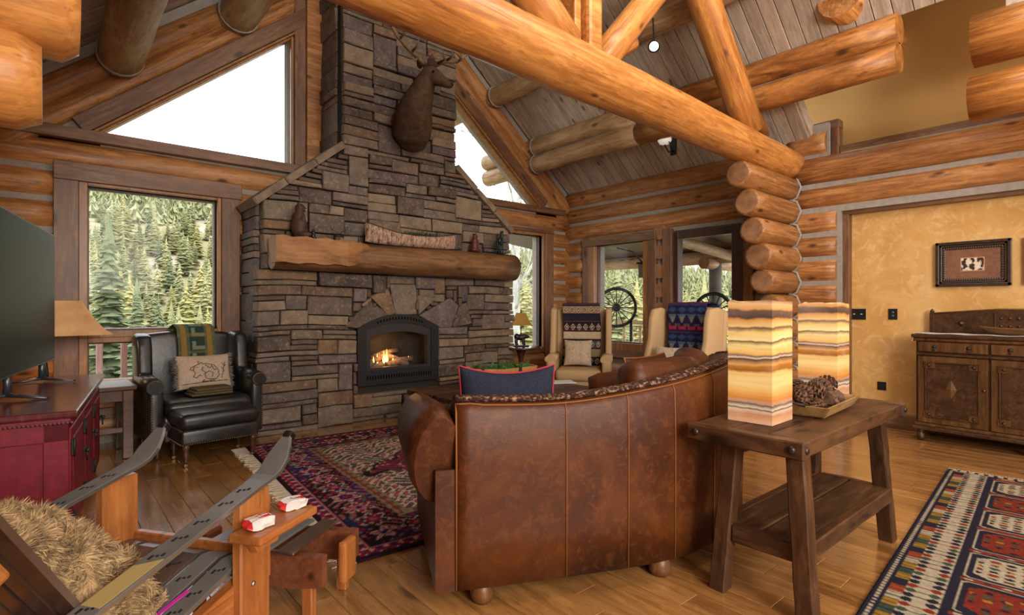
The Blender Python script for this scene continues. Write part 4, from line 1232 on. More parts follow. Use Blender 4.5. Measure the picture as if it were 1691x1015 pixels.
mb.bm.faces.new(rings[0]); mb.bm.faces.new(list(reversed(rings[-1])))
mb.build('back', M_leather, sofa)
mb = MB(); mb.tube([spt(i, .05, SPH[i, 2] + .004) for i in range(NS)], [(.045, .014)] * NS, 8); mb.build('woven_trim', M_trimfab, sofa, label='dark woven strip along the top of the back')
def sector(i0, i1, o0, o1, z0, z1, bev, name, crown=0.0):
    P = [spt(i, o0, z0) for i in range(i0, i1 + 1, 2)] + [spt(i, o1, z0) for i in range(i1, i0 - 1, -2)]
    mb = MB(); mb.prism(P, (0, 0, z1 - z0)); bmesh.ops.recalc_face_normals(mb.bm, faces=list(mb.bm.faces))
    es = [e for e in mb.bm.edges if len(e.link_faces) == 2 and e.calc_face_angle(0) > .6]
    bmesh.ops.bevel(mb.bm, geom=es, offset=bev, segments=3, profile=.5, affect='EDGES'); return mb.build(name, M_leather, sofa, smooth=True)
sector(0, 48, .19, .92, .085, .29, .02, 'seat_frame')
for a in (0, 16, 32):
    sector(a, a + 16, .20, .95, .292, .46, .05, 'seat_cushion')
for a in (0, 16, 32):
    o = sector(a, a + 16, .185, .38, .46, .83 if a == 0 else .975, .07, 'back_cushion')
for i, sg in ((0, -1), (NS - 1, 1)):
    o0, o1 = spt(i, .02, 0), spt(i, .96, 0); tt = Vector((tan[i][0], tan[i][1], 0)) * sg
    c = lambda o_, w_, z: spt(i, o_, z) + tt * w_
    pts = [c(.02, .07, .62), c(.12, .085, .645), c(.5, .085, .62), c(.88, .085, .59), c(.96, .08, .585)]
    MB().tube(pts, [(.10, .19), (.115, .205), (.115, .19), (.115, .18), (.09, .15)], 18).build('arm', M_leather, sofa)
    mb = MB(); mb.prism([c(.0, -.01, .085), c(.0, .085, .085), c(.95, .085, .085), c(.95, -.01, .085)], (0, 0, .5)); mb.build('arm_panel', M_leather, sofa)
def proj(p):
    x, y, z = p; r = cy_ * x - sy_ * y; f = sy_ * x + cy_ * y; return CX + F * r / f, CY - F * (z - H) / f
for u in (929, 1039, 1112, 1180):
    i = min(range(NS), key=lambda i: abs(proj(spt(i, 0, .7))[0] - u))
    MB().tube([spt(i, -.003, .09), spt(i, -.007, .4), spt(i, -.007, .65), spt(i, -.001, SPH[i, 2] - .05), spt(i, .015, SPH[i, 2] - .012)], .0035, 5).build('seam', M_seam, sofa, label='pale stitched seam')
mb = MB(); mb.tube([spt(0, -.004, .09), spt(0, -.008, .6)] + [spt(0, .0, SPH[0, 2] - .05), spt(0, .02, SPH[0, 2] - .015), spt(1, .015, SPH[1, 2] - .012)] + [spt(i, .01, SPH[i, 2] - .018) for i in range(2, NS)], .0045, 6).build('piping', M_seam, sofa)
for i, o_ in ((2, .06), (17, .05), (34, .06), (NS - 3, .06), (2, .85), (24, .85), (NS - 3, .85)):
    MB().lathe([(.035, 0), (.05, .02), (.052, .045), (.04, .075), (.03, .088)], spt(i, o_, 0), 16).build('bun_foot', M_leather if False else wood('bun_foot_wood', (.08, .03, .010), (.16, .065, .022), (.24, .11, .04), .4, False, 2, 10) if i == 2 and o_ < .1 else bpy.data.materials['bun_foot_wood'], sofa)

M_navy = plain('navy_pillow_cloth', (.022, .026, .042), .9, .1, nscale=90, namp=.25)
M_redp = plain('red_piping', (.42, .03, .05), .8, .2)
def pillow(name, label, loc, rz, tilt, w_, h_, t_, mat, pip=None, cat_='pillow', sag=0.0, world_group=None):
    ro = thing(name, label, cat_, loc, rz, world_group)
    M = RX(tilt)
    MB().pillow((0, 0, 0), w_, h_, t_, M, sag=sag, n=14).build('cushion', mat, ro, world=False)
    if pip:
        pts = []
        for k in range(41):
            a = k / 40 * 4; s_, q = int(a) % 4, a - int(a); e = 2 * q - 1
            x, z = ((e, -1), (1, e), (-e, 1), (-1, -e))[s_]
            pin = 1 - .06 * (1 - x * x) * abs(z) ** 3; p2 = 1 - .06 * (1 - z * z) * abs(x) ** 3
            pts.append(M @ Vector((x * w_ / 2 * p2, 0, z * h_ / 2 * pin - sag * (1 - x * x) * (z > 0) * z)))
        MB().tube(pts, .007, 6, False).build('piping', pip, ro, world=False)
    return ro
pillow('throw_pillow', 'navy throw pillow with red piping standing on the leather sofa', tuple(px(838, 674, D=2.80)), math.radians(-34), -.12, .50, .44, .15, M_navy, M_redp, sag=.03)
pillow('throw_pillow', 'brown leather pillow at the middle of the sofa back', (2.86, 2.0, .745), math.radians(8), -.25, .52, .42, .16, M_leather, M_seam)

# ------------------------------------------------------------------ trestle end table with lamps
M_rustic = wood('worn_dark_table_wood', (.014, .006, .003), (.048, .020, .009), (.12, .056, .025), .48, True, 0, 10, var=.1, spec=.2)
M_rusticz = wood('worn_dark_leg_wood', (.014, .006, .003), (.048, .020, .009), (.12, .056, .025), .45, True, 2, 10, var=.1, spec=.2)
tb = thing('trestle_table', 'rough dark plank table with splayed legs and a lower shelf behind the sofa', 'table', (2.87, 1.09, 0))
TX0, TX1, TY0, TY1, TZ = 2.19, 3.56, .855, 1.345, .73
def rough(mb, amt, seed=0):
    for v_ in mb.bm.verts: v_.co += Vector((mnoise.noise(v_.co * 9 + Vector((seed, 0, 0))), mnoise.noise(v_.co * 9 + Vector((0, seed, 7))), mnoise.noise(v_.co * 9 + Vector((3, 0, seed))))) * amt
def roughbox(c, s_, name, mat, parent, amt=.004, bev=.006, cuts=6, rot=None, seed=0, label=None):
    t_ = bmesh.new(); bmesh.ops.create_cube(t_, size=1); ax = max(range(3), key=lambda i: s_[i])
    es = [e for e in t_.edges if abs((e.verts[0].co - e.verts[1].co)[ax]) > .5]; bmesh.ops.subdivide_edges(t_, edges=es, cuts=cuts)
    for v_ in t_.verts: v_.co = Vector((v_.co.x * s_[0], v_.co.y * s_[1], v_.co.z * s_[2]))
    bmesh.ops.bevel(t_, geom=[e for e in t_.edges if len(e.link_faces) == 2 and e.calc_face_angle(0) > 1], offset=bev, segments=1, affect='EDGES')
    M = T(*c) @ (rot if rot is not None else Matrix()); bmesh.ops.transform(t_, matrix=M, verts=t_.verts)
    mb = MB(); mb._merge(t_, 0); rough(mb, amt, seed); return mb.build(name, mat, parent, label=label)
for k in range(3):
    d = (TY1 - TY0) / 3; roughbox(((TX0 + TX1) / 2, TY0 + d * (k + .5), TZ - .034), (TX1 - TX0 - .13, d - .003, .066), 'top_plank', M_rustic, tb, seed=k)
for x in (TX0 + .033, TX1 - .033): roughbox((x, (TY0 + TY1) / 2, TZ - .035), (.066, TY1 - TY0 + .01, .07), 'end_cleat', wood('worn_dark_cleat_wood', (.014, .006, .003), (.048, .020, .009), (.12, .056, .025), .36, True, 1, 10, var=.1), tb, seed=9)
M_peg = plain('dark_iron_peg', (.05, .035, .03), .4, .5, .7)
for x, y, ax in ((TX0 + .03, TY0 - .004, 'Y'), (TX0 - .002, TY0 + .04, 'X'), (TX0 - .002, TY1 - .04, 'X'), (TX1 - .03, TY0 - .004, 'Y'), (TX1 + .002, TY0 + .04, 'X')):
    MB().lathe([(.016, -.006), (.016, .003), (.009, .009), (0.0001, .010)], (x, y, TZ - .033), 12, M=(RX(PI / 2) if ax == 'Y' else RY(-PI / 2 if x < 3 else PI / 2))).build('peg', M_peg, tb)
feet = ((2.275, 1.235), (2.265, .862), (3.435, .905), (3.435, 1.29)); tops = ((2.33, 1.20), (2.30, .915), (3.36, .94), (3.36, 1.25))
for (fx, fy), (tx, ty) in zip(feet, tops):
    a, b = Vector((fx, fy, 0)), Vector((tx, ty, TZ - .066)); d = b - a
    mb = MB(); mb.prism([a + Vector((sx * .036, sy2 * .036, 0)) for sx, sy2 in ((-1, -1), (1, -1), (1, 1), (-1, 1))], d)
    bmesh.ops.subdivide_edges(mb.bm, edges=[e for e in mb.bm.edges if abs(e.verts[0].co.z - e.verts[1].co.z) > .3], cuts=7); 
    bmesh.ops.bevel(mb.bm, geom=[e for e in mb.bm.edges if len(e.link_faces) == 2 and e.calc_face_angle(0) > 1], offset=.006, segments=1, affect='EDGES')
    rough(mb, .004, fx); mb.build('leg', M_rusticz, tb)
roughbox((2.30, 1.05, .26), (.045, .27, .075), 'stretcher', bpy.data.materials['worn_dark_cleat_wood'], tb); roughbox((3.40, 1.09, .26), (.045, .27, .075), 'stretcher', bpy.data.materials['worn_dark_cleat_wood'], tb)
roughbox((2.85, .895, .26), (1.06, .045, .075), 'stretcher', M_rustic, tb, seed=4); roughbox((2.85, 1.255, .26), (1.04, .045, .075), 'stretcher', M_rustic, tb, seed=5)
for k in range(2): roughbox((2.85, .99 + .165 * k, .285), (1.07, .16, .022), 'shelf_board', M_rustic, tb, amt=.001, seed=k)

t = NT('lit_banded_onyx'); v = t.coords()
w1 = t.noise(v, 3.0, 3, .5); w2 = t.noise(v, 14, 4, .6)
tc = t.node('ShaderNodeTexCoord'); sp = t.node('ShaderNodeSeparateXYZ'); t.link(tc.outputs['Object'], sp.inputs[0])
z = t.math('ADD', t.math('ADD', sp.outputs[2], t.math('MULTIPLY', w1, .05)), t.math('MULTIPLY', w2, .02))
z = t.math('ADD', z, t.math('MULTIPLY', t.rand(), .04))
cm = t.node('ShaderNodeCombineXYZ'); t.link(z, cm.inputs[2])
zf = t.math('MULTIPLY', t.math('SUBTRACT', z, .06), 1.80)
c = t.ramp(zf, [(0, hexc('#e2b190')), (0.045, hexc('#d59a68')), (0.075, hexc('#c98f6a')), (0.105, hexc('#e5c0a0')), (0.118, hexc('#5e4a44')), (0.13, hexc('#edd2b6')), (0.155, hexc('#6a5148')), (0.17, hexc('#c79a7a')), (0.2, hexc('#d8873c')), (0.26, hexc('#f0b463')), (0.33, hexc('#f7d68c')), (0.405, hexc('#f3c274')), (0.425, hexc('#a06428')), (0.46, hexc('#c17a30')), (0.475, hexc('#e3a562')), (0.52, hexc('#4c3a38')), (0.53, hexc('#eccdae')), (0.545, hexc('#6d5550')), (0.56, hexc('#f2b965')), (0.63, hexc('#f9dc90')), (0.665, hexc('#7a5a3e')), (0.675, hexc('#fbe3a0')), (0.735, hexc('#f6cd7c')), (0.765, hexc('#6b4f3c')), (0.78, hexc('#f3c884')), (0.83, hexc('#d9954c')), (0.845, hexc('#54433c')), (0.895, hexc('#74584a')), (0.91, hexc('#dfa05c')), (0.95, hexc('#eebd85')), (0.985, hexc('#8b6650')), (1.0, hexc('#e8c4a4'))])
c = t.mix(t.ramp(t.noise(t.vscale(v, (2, 2, 40)), 1.5, 3), [(.45, (0, 0, 0)), (.65, (.45, .45, .45))]), c, t.mix(1.0, c, (.78, .68, .6), 'MULTIPLY'))
c = t.mix(t.ramp(t.noise(v, 5, 3), [(.5, (0, 0, 0)), (.8, (.3, .3, .3))]), c, hexc('#eec2a6'))
t.base(t.mix(1.0, c, (.5, .5, .5), 'MULTIPLY'), .35, .5); t.link(c, t.b.inputs['Emission Color'])
t.b.inputs['Emission Strength'].default_value = .55; M_onyx = t.m
def onyx(loc, rz, h_, wx, wy, label, seed):
    ro = thing('onyx_lamp', label, 'lamp', loc, rz, 'banded onyx block lamps')
    t_ = bmesh.new(); bmesh.ops.create_cube(t_, size=1); bmesh.ops.subdivide_edges(t_, edges=list(t_.edges), cuts=7, use_grid_fill=True)
    for v_ in t_.verts:
        up = v_.co.z > .49; v_.co = Vector((v_.co.x * wx, v_.co.y * wy, (v_.co.z + .5) * h_))
        k = mnoise.noise(v_.co * 16 + Vector((seed, 0, 0)))
        if up: v_.co.z += k * .018 * (1.0 if max(abs(v_.co.x) / wx, abs(v_.co.y) / wy) > .4 else .3)
        e = sum(1 for q in (abs(v_.co.x) > wx * .49, abs(v_.co.y) > wy * .49) if q)
        if e == 2: v_.co.x *= 1 - .01 * abs(k); v_.co.y *= 1 - .01 * abs(k)
    mb = MB(); mb._merge(t_, 0); mb.build('stone_block', M_onyx, ro, world=False)
    l = bpy.data.lights.new('onyx_glow', 'POINT'); l.energy = 2.2; l.color = (1, .68, .34); l.shadow_soft_size = .2
    o = bpy.data.objects.new('onyx_glow', l); COL.objects.link(o); o.parent = ro; o.location = (0, 0, h_ + .12)
    MB().tube([(wx * .2, wy / 2 - .01, .02), (wx * .3, wy / 2 + .03, .01), (wx * .5, wy / 2 + .045, .006), (wx * .8, wy / 2 + .05, .006)], .004, 5).build('cord', M_iron, ro, world=False)
    return ro
onyx((2.51, 1.165, TZ + .002), .03, .545, .225, .20, 'large lit onyx block lamp nearest the sofa end of the table', 1.0)
onyx((3.37, 1.20, TZ + .002), .05, .54, .22, .20, 'lit onyx block lamp at the far end of the table behind the pine cones', 5.0)

tray = thing('wooden_tray', 'shallow tan wooden tray with dark handles on the trestle table', 'tray', (2.965, 1.12, TZ + .003), math.radians(4))
M_tray = wood('tray_wood', (.16, .085, .03), (.30, .17, .065), (.42, .26, .11), .5, False, 0, 12, var=.05)
MB().box((0, 0, .006), (.46, .26, .012), .002, seg=1).build('tray_base', M_tray, tray, world=False)
for s_ in (-1, 1):
    MB().prism([(-.24, s_ * .125, .008), (.24, s_ * .125, .008), (.27, s_ * .15, .055), (-.27, s_ * .15, .055)], (0, s_ * .012, 0)).build('tray_side', M_tray, tray, world=False)
    MB().prism([(s_ * .23, -.13, .008), (s_ * .23, .13, .008), (s_ * .265, .155, .055), (s_ * .265, -.155, .055)], (s_ * .012, 0, 0)).build('tray_side', M_tray, tray, world=False)
    MB().tube([(s_ * .262, -.06, .05), (s_ * .29, -.055, .062), (s_ * .295, 0, .066), (s_ * .29, .055, .062), (s_ * .262, .06, .05)], .006, 6).build('handle', M_iron, tray, world=False)
M_cone = plain('pine_cone_brown', (.14, .075, .045), .75, .2, nscale=30, namp=.5)
def conemesh(L, R):
    mb = MB(); mb.blob((0, 0, 0), (R * .5, R * .5, L * .5), 8); nsp = 60
    for k in range(nsp):
        f = (k + .5) / nsp; a = k * 2.39996; z = (f - .5) * L; r = R * math.sin(PI * (.12 + .80 * (1 - f) ** .8)) ** .8
        d = Vector((math.cos(a), math.sin(a), .25)).normalized(); s_ = Vector((-math.sin(a), math.cos(a), 0)); b = Vector((0, 0, z)) + d * r * .35; e = Vector((0, 0, z + .004)) + d * r
        w_ = .011 * (r / R + .3); up = Vector((0, 0, .004))
        vs = [mb.bm.verts.new(p) for p in (b, e - s_ * w_, e + s_ * w_, e + up * 1.5 - d * .004)]
        for q in ((0, 1, 2), (0, 3, 1), (0, 2, 3), (1, 3, 2)): mb.bm.faces.new([vs[i] for i in q])
    return mb
c0 = None; rc = random.Random(8)
spots = [(-.17, -.07, .045), (-.06, -.075, .045), (.05, -.07, .045), (.16, -.065, .045), (-.17, .04, .045), (-.06, .05, .045), (.05, .045, .045), (.16, .05, .045), (-.11, -.02, .105), (.0, -.03, .108), (.10, -.01, .105), (-.03, .05, .110), (-.18, -.01, .105), (.19, .0, .10)]
for k, (x, y, z) in enumerate(spots):
    w_ = rootmat(tray) @ Vector((x, y, z)); s_ = rc.uniform(.85, 1.1)
    if c0 is None: o = conemesh(.115, .052).build('pine_cone', M_cone); c0 = o
    else: o = bpy.data.objects.new('pine_cone', c0.data); COL.objects.link(o)
    o.location = w_; o.rotation_euler = (rc.uniform(.8, 2.2), rc.uniform(-.4, .4), rc.uniform(0, 6)); o.scale = (s_, s_, s_)
    setp(o, 'brown pine cone heaped in the tray between the onyx lamps', 'pine cone', 'pine cones in the tray')
#=====FURN2
# ------------------------------------------------------------------ wingback chairs
M_cream = plain('cream_upholstery', hexc('#b89a72'), .88, .15, nscale=140, namp=.08, bump=.15)
t = NT('black_worn_leather'); v = t.coords(False); n1 = t.noise(v, 3.5, 4, .6); n2 = t.noise(v, 30, 3)
t.bump(n2, .25, .005); M_blkleather = t.base(t.ramp(n1, [(.42, (.010, .010, .011)), (.6, (.022, .018, .016)), (.78, (.07, .035, .017))]), .36, .5)
M_darkleg = wood('turned_dark_leg_wood', (.02, .008, .005), (.05, .02, .012), (.09, .04, .02), .35, False, 2, 12)
M_nail = plain('brass_nailheads', (.28, .19, .09), .35, .5, .9)


def poly_yz(mb, pts, x0, x1, bev=.02):
    b = MB(); b.prism([(x0, y, z) for y, z in pts], (x1 - x0, 0, 0)); bmesh.ops.recalc_face_normals(b.bm, faces=list(b.bm.faces))
    bmesh.ops.bevel(b.bm, geom=[e for e in b.bm.edges if e.calc_face_angle(0) > .5], offset=bev, segments=2, profile=.5, affect='EDGES')
    mp = {v_: mb.bm.verts.new(v_.co) for v_ in b.bm.verts}
    for f in b.bm.faces:
        nf = mb.bm.faces.new([mp[v_] for v_ in f.verts]); nf.smooth = True
    b.bm.free(); return mb


def wingback(name, label, loc, rz, mat, w_=.78, top=1.25, seat=.47, legs='block', roll=False, group=None):
    ro = thing(name, label, 'chair', loc, rz, group); hw_ = w_ / 2; iw = hw_ - .11
    # back with gently bowed top
    mb = MB(); b = MB(); n = 10
    P = [(-hw_ + .03, .42)] + [(-hw_ + .03, top - .06)] + [((-1 + 2 * k / n) * (hw_ - .05), top - .02 + .03 * math.cos((-1 + 2 * k / n) * PI / 2) - (.02 if k in (0, n) else 0)) for k in range(n + 1)] + [(hw_ - .03, top - .06), (hw_ - .03, .42)]
    b.prism([(x, .26 + (z - .42) * .12, z) for x, z in P], (0, .14, 0)); bmesh.ops.recalc_face_normals(b.bm, faces=list(b.bm.faces))
    bmesh.ops.bevel(b.bm, geom=[e for e in b.bm.edges if e.calc_face_angle(0) > .9], offset=.035, segments=3, profile=.5, affect='EDGES')
    b.build('backrest', mat, ro, world=False, smooth=True)
    for s_ in (-1, 1):
        x0, x1 = sorted((s_ * hw_, s_ * (hw_ - (.11 if roll else .075))))
        m = MB(); poly_yz(m, [(.32, .45), (.36, top - .03), (.26, top), (.12, top - .02), (.08, top - .12), (.06, top - .35), (-.02, .66), (.0, .5)], x0, x1, .022)
        m.build('wing', mat, ro, world=False)
        x0, x1 = sorted((s_ * (hw_ - .0), s_ * (hw_ - .11)))
        m = MB(); poly_yz(m, [(-.34, .12), (-.34, .58), (-.30, .62), (.30, .64), (.34, .40), (.34, .12)], x0, x1, .03)
        if roll:
            m.tube([(s_ * (hw_ - .045), -.36, .60), (s_ * (hw_ - .045), -.1, .615), (s_ * (hw_ - .045), .2, .62)], [(.065, .062), (.065, .062), (.055, .05)], 16)
        else: m.tube([(s_ * (hw_ - .055), -.33, .60), (s_ * (hw_ - .055), .15, .62)], [(.075, .05), (.075, .05)], 12)
        m.build('arm', mat, ro, world=False)
        if roll:
            m = MB()
            for k in range(22):
                a = PI * .1 + k / 21 * PI * 1.25; m.blob((s_ * (hw_ - .045 + .055 * math.cos(a)), -.364, .60 + .052 * math.sin(a)), .005, 6)
            for k in range(20): m.blob((s_ * (hw_ - .02), -.345, .52 - k * .019), .006, 6)
            setp(m.build('nailheads', M_nail, ro, world=False), kind='stuff')
    MB().box((0, -.02, .24), (w_ - .2, .66, .22), .02).build('seat_base', mat, ro, world=False, smooth=True)
    MB().box((0, -.06, seat - .065), (w_ - .23, .66, .15), .055, seg=3).build('seat_cushion', mat, ro, world=False, smooth=True)
    for sx in (-1, 1):
        for y in (-.29, .30):
            MB().lathe([(.014, 0), (.02, .01), (.016, .03), (.026, .07), (.018, .10), (.028, .135)] if legs != 'block' else [(.02, 0), (.028, .135)], (sx * (hw_ - .07), y, 0), 10).build('leg', M_darkleg, ro, world=False)
    return ro


def drape(name, label, owner_mat, wd, path, nx, ny, fn, cat_='blanket', x0=0.0, thick=.008, wob=.012, mat=None):
    """cloth strip of width wd laid along a (y, z) path in the owner's local frame"""
    Pth = np.array(path, float); seg = np.r_[0, np.cumsum(np.linalg.norm(np.diff(Pth, axis=0), axis=1))]; L = seg[-1]
    ro = thing(name, label, cat_, owner_mat.location, owner_mat.rotation_euler.z)
    def shp(U, V):
        s_ = V * L; y = np.interp(s_, seg, Pth[:, 0]); z = np.interp(s_, seg, Pth[:, 1])
        x = (U - .5) * wd + x0; o_ = wob * np.sin(U * 9 + V * 3) * .5
        return np.stack([x + .02 * np.sin(V * 5), y - abs(o_), z + 0 * U], -1)
    colgrid('cloth', mat or M_weave, wd, L, nx, ny, fn, ro, None, shp)
    o = ro.children[0]; m = o.modifiers.new('t', 'SOLIDIFY'); m.thickness = thick; m.offset = 1
    return ro


def kil_a(U, V):
    C = np.zeros(U.shape + (3,)) + np.array(hexc('#4a4450')); p = .115; i = np.floor(V / p).astype(int); b = (V % p) / p
    cols = [hexc('#26262f'), hexc('#8a7358'), hexc('#3c4048'), hexc('#b5a284'), hexc('#2b2228')]
    for k, c in enumerate(cols): C = paint(C, i % 5 == k, c)
    d = abs((U % .085) / .085 - .5) + abs(b - .5)
    C = paint(C, (i % 2 == 0) & (d < .42), hexc('#a8927a')); C = paint(C, (i % 2 == 0) & (d < .27), hexc('#33303c')); C = paint(C, (i % 2 == 0) & (d < .12), hexc('#c8b79b'))
    C = paint(C, (b < .07) | (b > .95), hexc('#1c1a20')); C = paint(C, abs(b - .12) < .03, hexc('#9a3a34'), .5)
    return C
def kil_b(U, V):
    C = np.zeros(U.shape + (3,)) + np.array(hexc('#23233f')); q = .125; z = abs((U % q) / q - .5) * 2; b = (V % .30) / .30
    C = paint(C, (b < .35) & (z < b / .35 * .9), hexc('#4d5f74')); C = paint(C, (b < .25) & (z < b / .25 * .5), hexc('#7d6f66'))
    C = paint(C, (b > .42) & (b < .62) & (z < 1 - abs(b - .52) * 9), hexc('#34436a')); C = paint(C, (b > .78) & (b < .90) & (z < .75), hexc('#a02c46'), .95)
    C = paint(C, (b > .90) & (z > .4), hexc('#5a4a4e')); C = paint(C, (b > .66) & (b < .72), hexc('#3c3050'))
    return C
def plaid(U, V):
    C = np.zeros(U.shape + (3,)) + np.array(hexc('#4c5a44')); C = paint(C, (abs(U - .05) < .022) | (abs(U - .27) < .022), hexc('#8a6a34'))
    C = paint(C, (U > .10) & (U < .23), hexc('#2f3b34')); C = paint(C, (U > .12) & (U < .23) & ((V % .12) < .035), hexc('#6d7a62')); C = paint(C, (U > .12) & (U < .15) & ((V % .12) < .08), hexc('#6d7a62'))
    C = paint(C, (V % .16) < .03, hexc('#7b6a3e'), .5); return C


w1 = px(958, 600, D=7.05); cA = (w1.x, w1.y, 0)
cha = wingback('wingback_chair', 'cream wingback chair with striped blanket nearest the room corner', cA, math.radians(-52), M_cream, .80, 1.25, group='cream wingback chairs')
drape('striped_blanket', 'dark striped diamond-pattern blanket over the left cream wingback', cha, .50, [(.17, .48), (.215, .60), (.25, 1.0), (.255, 1.18), (.27, 1.285), (.36, 1.305), (.49, 1.28), (.52, 1.0)], 60, 150, kil_a, x0=-.01)
w2 = px(1108, 600, D=5.8); cB = (w2.x + .02, w2.y, 0)
chb = wingback('wingback_chair', 'cream wingback chair with navy and red blanket nearest the porch door', cB, math.radians(-95), M_cream, .80, 1.25, group='cream wingback chairs')
drape('patterned_blanket', 'navy blanket with red and teal stepped pattern over the right cream wingback', chb, .50, [(.17, .48), (.215, .60), (.25, 1.0), (.255, 1.18), (.27, 1.285), (.36, 1.305), (.49, 1.28), (.52, .9)], 60, 150, kil_b, x0=-.01)
def floral(U, V):
    C = np.zeros(U.shape + (3,)) + np.array(hexc('#b7a48a')); s_ = np.sin(U * 36) * np.sin(V * 36) + .5 * np.sin(U * 85 + 2 * np.sin(V * 40)); C = paint(C, (s_ > .75) & (s_ < 1.0), hexc('#8a6a4e'), .6); return paint(C, s_ < -1.05, hexc('#9c7c60'), .5)
def softcush(name, label, owner, off, w_, h_, t_, tilt, fn, rz=0.0, extra=None, shape_n=40):
    M0 = rootmat(owner); p = M0 @ Vector(off); ro = thing(name, label, 'pillow', p, owner.rotation_euler.z + rz)
    def shp(side):
        def g(U, V):
            x, z = U * 2 - 1, V * 2 - 1; th_ = ((1 - abs(x) ** 2.6) * (1 - abs(z) ** 2.6)).clip(0) ** .55
            X = x * w_ / 2 * (1 - .06 * (1 - z * z) * abs(x) ** 3); Z = z * h_ / 2 * (1 - .06 * (1 - x * x) * abs(z) ** 3); Y = side * (t_ / 2 * th_ + .003)
            return np.stack([X, Y * math.cos(tilt) - Z * math.sin(tilt) * 1.0, Y * math.sin(tilt) + Z * math.cos(tilt)], -1)
        return g
    a = colgrid('front_cover', M_print, w_, h_, shape_n, shape_n, fn, ro, None, shp(-1)); b = colgrid('rear_cover', M_print, w_, h_, 16, 16, lambda U, V: floral(U, V) * .8, ro, None, shp(1))
    return ro
softcush('floral_pillow', 'pale floral pillow on the left cream wingback seat', cha, (-.03, .02, .66), .36, .34, .12, -.30, floral)
softcush('floral_pillow', 'pale floral pillow on the right cream wingback seat', chb, (-.04, .02, .66), .38, .34, .12, -.30, floral, rz=.25)

# black leather armchair, ottoman
aw = px(316, 640, D=4.95); arm = wingback('leather_armchair', 'black leather wingback armchair left of the fireplace', (1.035, 5.60, 0), math.radians(4), M_blkleather, .90, 1.02, .46, 'turned', True)
drape('green_throw', 'green and brown plaid throw over the back of the black armchair', arm, .32, [(.19, .50), (.235, .75), (.25, .92), (.262, 1.055), (.35, 1.085), (.46, 1.05), (.48, .8)], 50, 90, plaid, x0=.03)
ot = thing('leather_ottoman', 'black leather ottoman with turned legs before the black armchair', 'ottoman', (1.045, 5.06, 0), math.radians(5))
MB().box((0, 0, .355), (.60, .44, .13), .05, seg=3).build('cushion', M_blkleather, ot, world=False, smooth=True)
MB().box((0, 0, .235), (.58, .42, .12), .02).build('frame', M_blkleather, ot, world=False, smooth=True)
mb = MB()
for k in range(34):
    mb.blob((-.28 + k * .56 / 33, -.213, .185), .005, 6)
for k in range(24): mb.blob((-.293, -.2 + k * .4 / 23, .185), .005, 6); mb.blob((.293, -.2 + k * .4 / 23, .185), .005, 6)
setp(mb.build('nailheads', M_nail, ot, world=False), kind='stuff')
for sx in (-1, 1):
    for sy2 in (-1, 1):
        lg = MB().lathe([(.014, .03), (.018, .05), (.013, .07), (.028, .10), (.016, .125), (.026, .145), (.03, .178)], (sx * .25, sy2 * .17, 0), 12).build('leg', M_darkleg, ot, world=False)
        MB().lathe([(.012, -.008), (.016, -.006), (.016, .006), (.012, .008)], (sx * .25, sy2 * .17, .016), 12, M=RX(PI / 2)).build('caster', M_nail, lg, world=False)
SQ = [[(-.10, -.055), (-.085, -.02), (-.10, .01), (-.085, .045), (-.05, .06), (-.03, .075), (-.02, .06), (.02, .058), (.07, .045), (.105, .0), (.11, -.05), (.085, -.085), (.03, -.085)],
      [(-.085, .045), (-.115, .03), (-.125, .015), (-.11, .005), (-.095, .01)], [(-.10, -.055), (-.075, -.065), (-.05, -.04), (-.035, -.05)], [(-.05, .06), (-.06, .085), (-.045, .08)],
      [(.03, -.085), (.0, -.07), (-.01, -.03), (.03, -.01), (.06, -.03), (.05, -.06)], [(-.01, -.085), (-.03, -.1), (.02, -.1), (.07, -.095)], [(-.19, -.115), (-.06, -.11), (.08, -.105), (.19, -.10)],
      [(.135, -.08), (.145, -.03), (.16, .02), (.175, .07)], [(.145, -.03), (.165, -.01)], [(.15, .0), (.135, .02)], [(.16, .03), (.18, .04)], [(.16, .04), (.145, .06)], [(-.07, .03), (-.066, .034)], [(.0, .05), (.03, .02), (.06, .03)], [(.05, .045), (.07, .0), (.09, .0)], [(-.02, .03), (-.03, .0), (.0, -.02)]]
def squirrel(U, V):
    C = np.zeros(U.shape + (3,)) + np.array(hexc('#b09b87')); x, y = U - .225, V - .155; D_ = np.full(U.shape, 9.)
    for L in SQ:
        for (ax, ay), (bx, by) in zip(L[:-1], L[1:]):
            dx, dy = bx - ax, by - ay; s_ = np.clip(((x - ax) * dx + (y - ay) * dy) / (dx * dx + dy * dy + 1e-9), 0, 1); D_ = np.minimum(D_, np.hypot(x - ax - s_ * dx, y - ay - s_ * dy))
    bodym = ((x - .02) / .085) ** 2 + ((y + .02) / .07) ** 2 < 1
    C = paint(C, bodym & (np.sin(x * 260 + y * 120) * np.sin(y * 300) > .45), hexc('#6a584c'), .6)
    return paint(C, D_ < .0035, hexc('#3a2f2a'), .95)
sqp = softcush('squirrel_pillow', 'oblong beige pillow with a squirrel drawing on the black armchair', arm, (.04, .0, .665), .45, .31, .13, -.28, squirrel, shape_n=120)
mb = MB(); rf = random.Random(3)
M_fur = plain('grey_fur_trim', hexc('#6f6966'), .95, .1, nscale=60, namp=.3)
for s_ in (-1, 1):
    for k in range(160):
        z = rf.uniform(-.15, .15); y = rf.uniform(-.03, .04) ; x = s_ * rf.uniform(.205, .22); e = Vector((s_ * rf.uniform(.02, .045), rf.uniform(-.02, .02), rf.uniform(-.02, .015))); p = Vector((x, y + .28 * z, z))
        mb.prism([p + Vector((0, 0, -.004)), p + e, p + Vector((0, 0, .004))], (0, .004, 0))
setp(mb.build('fur_trim', M_fur, sqp, world=False), kind='stuff')
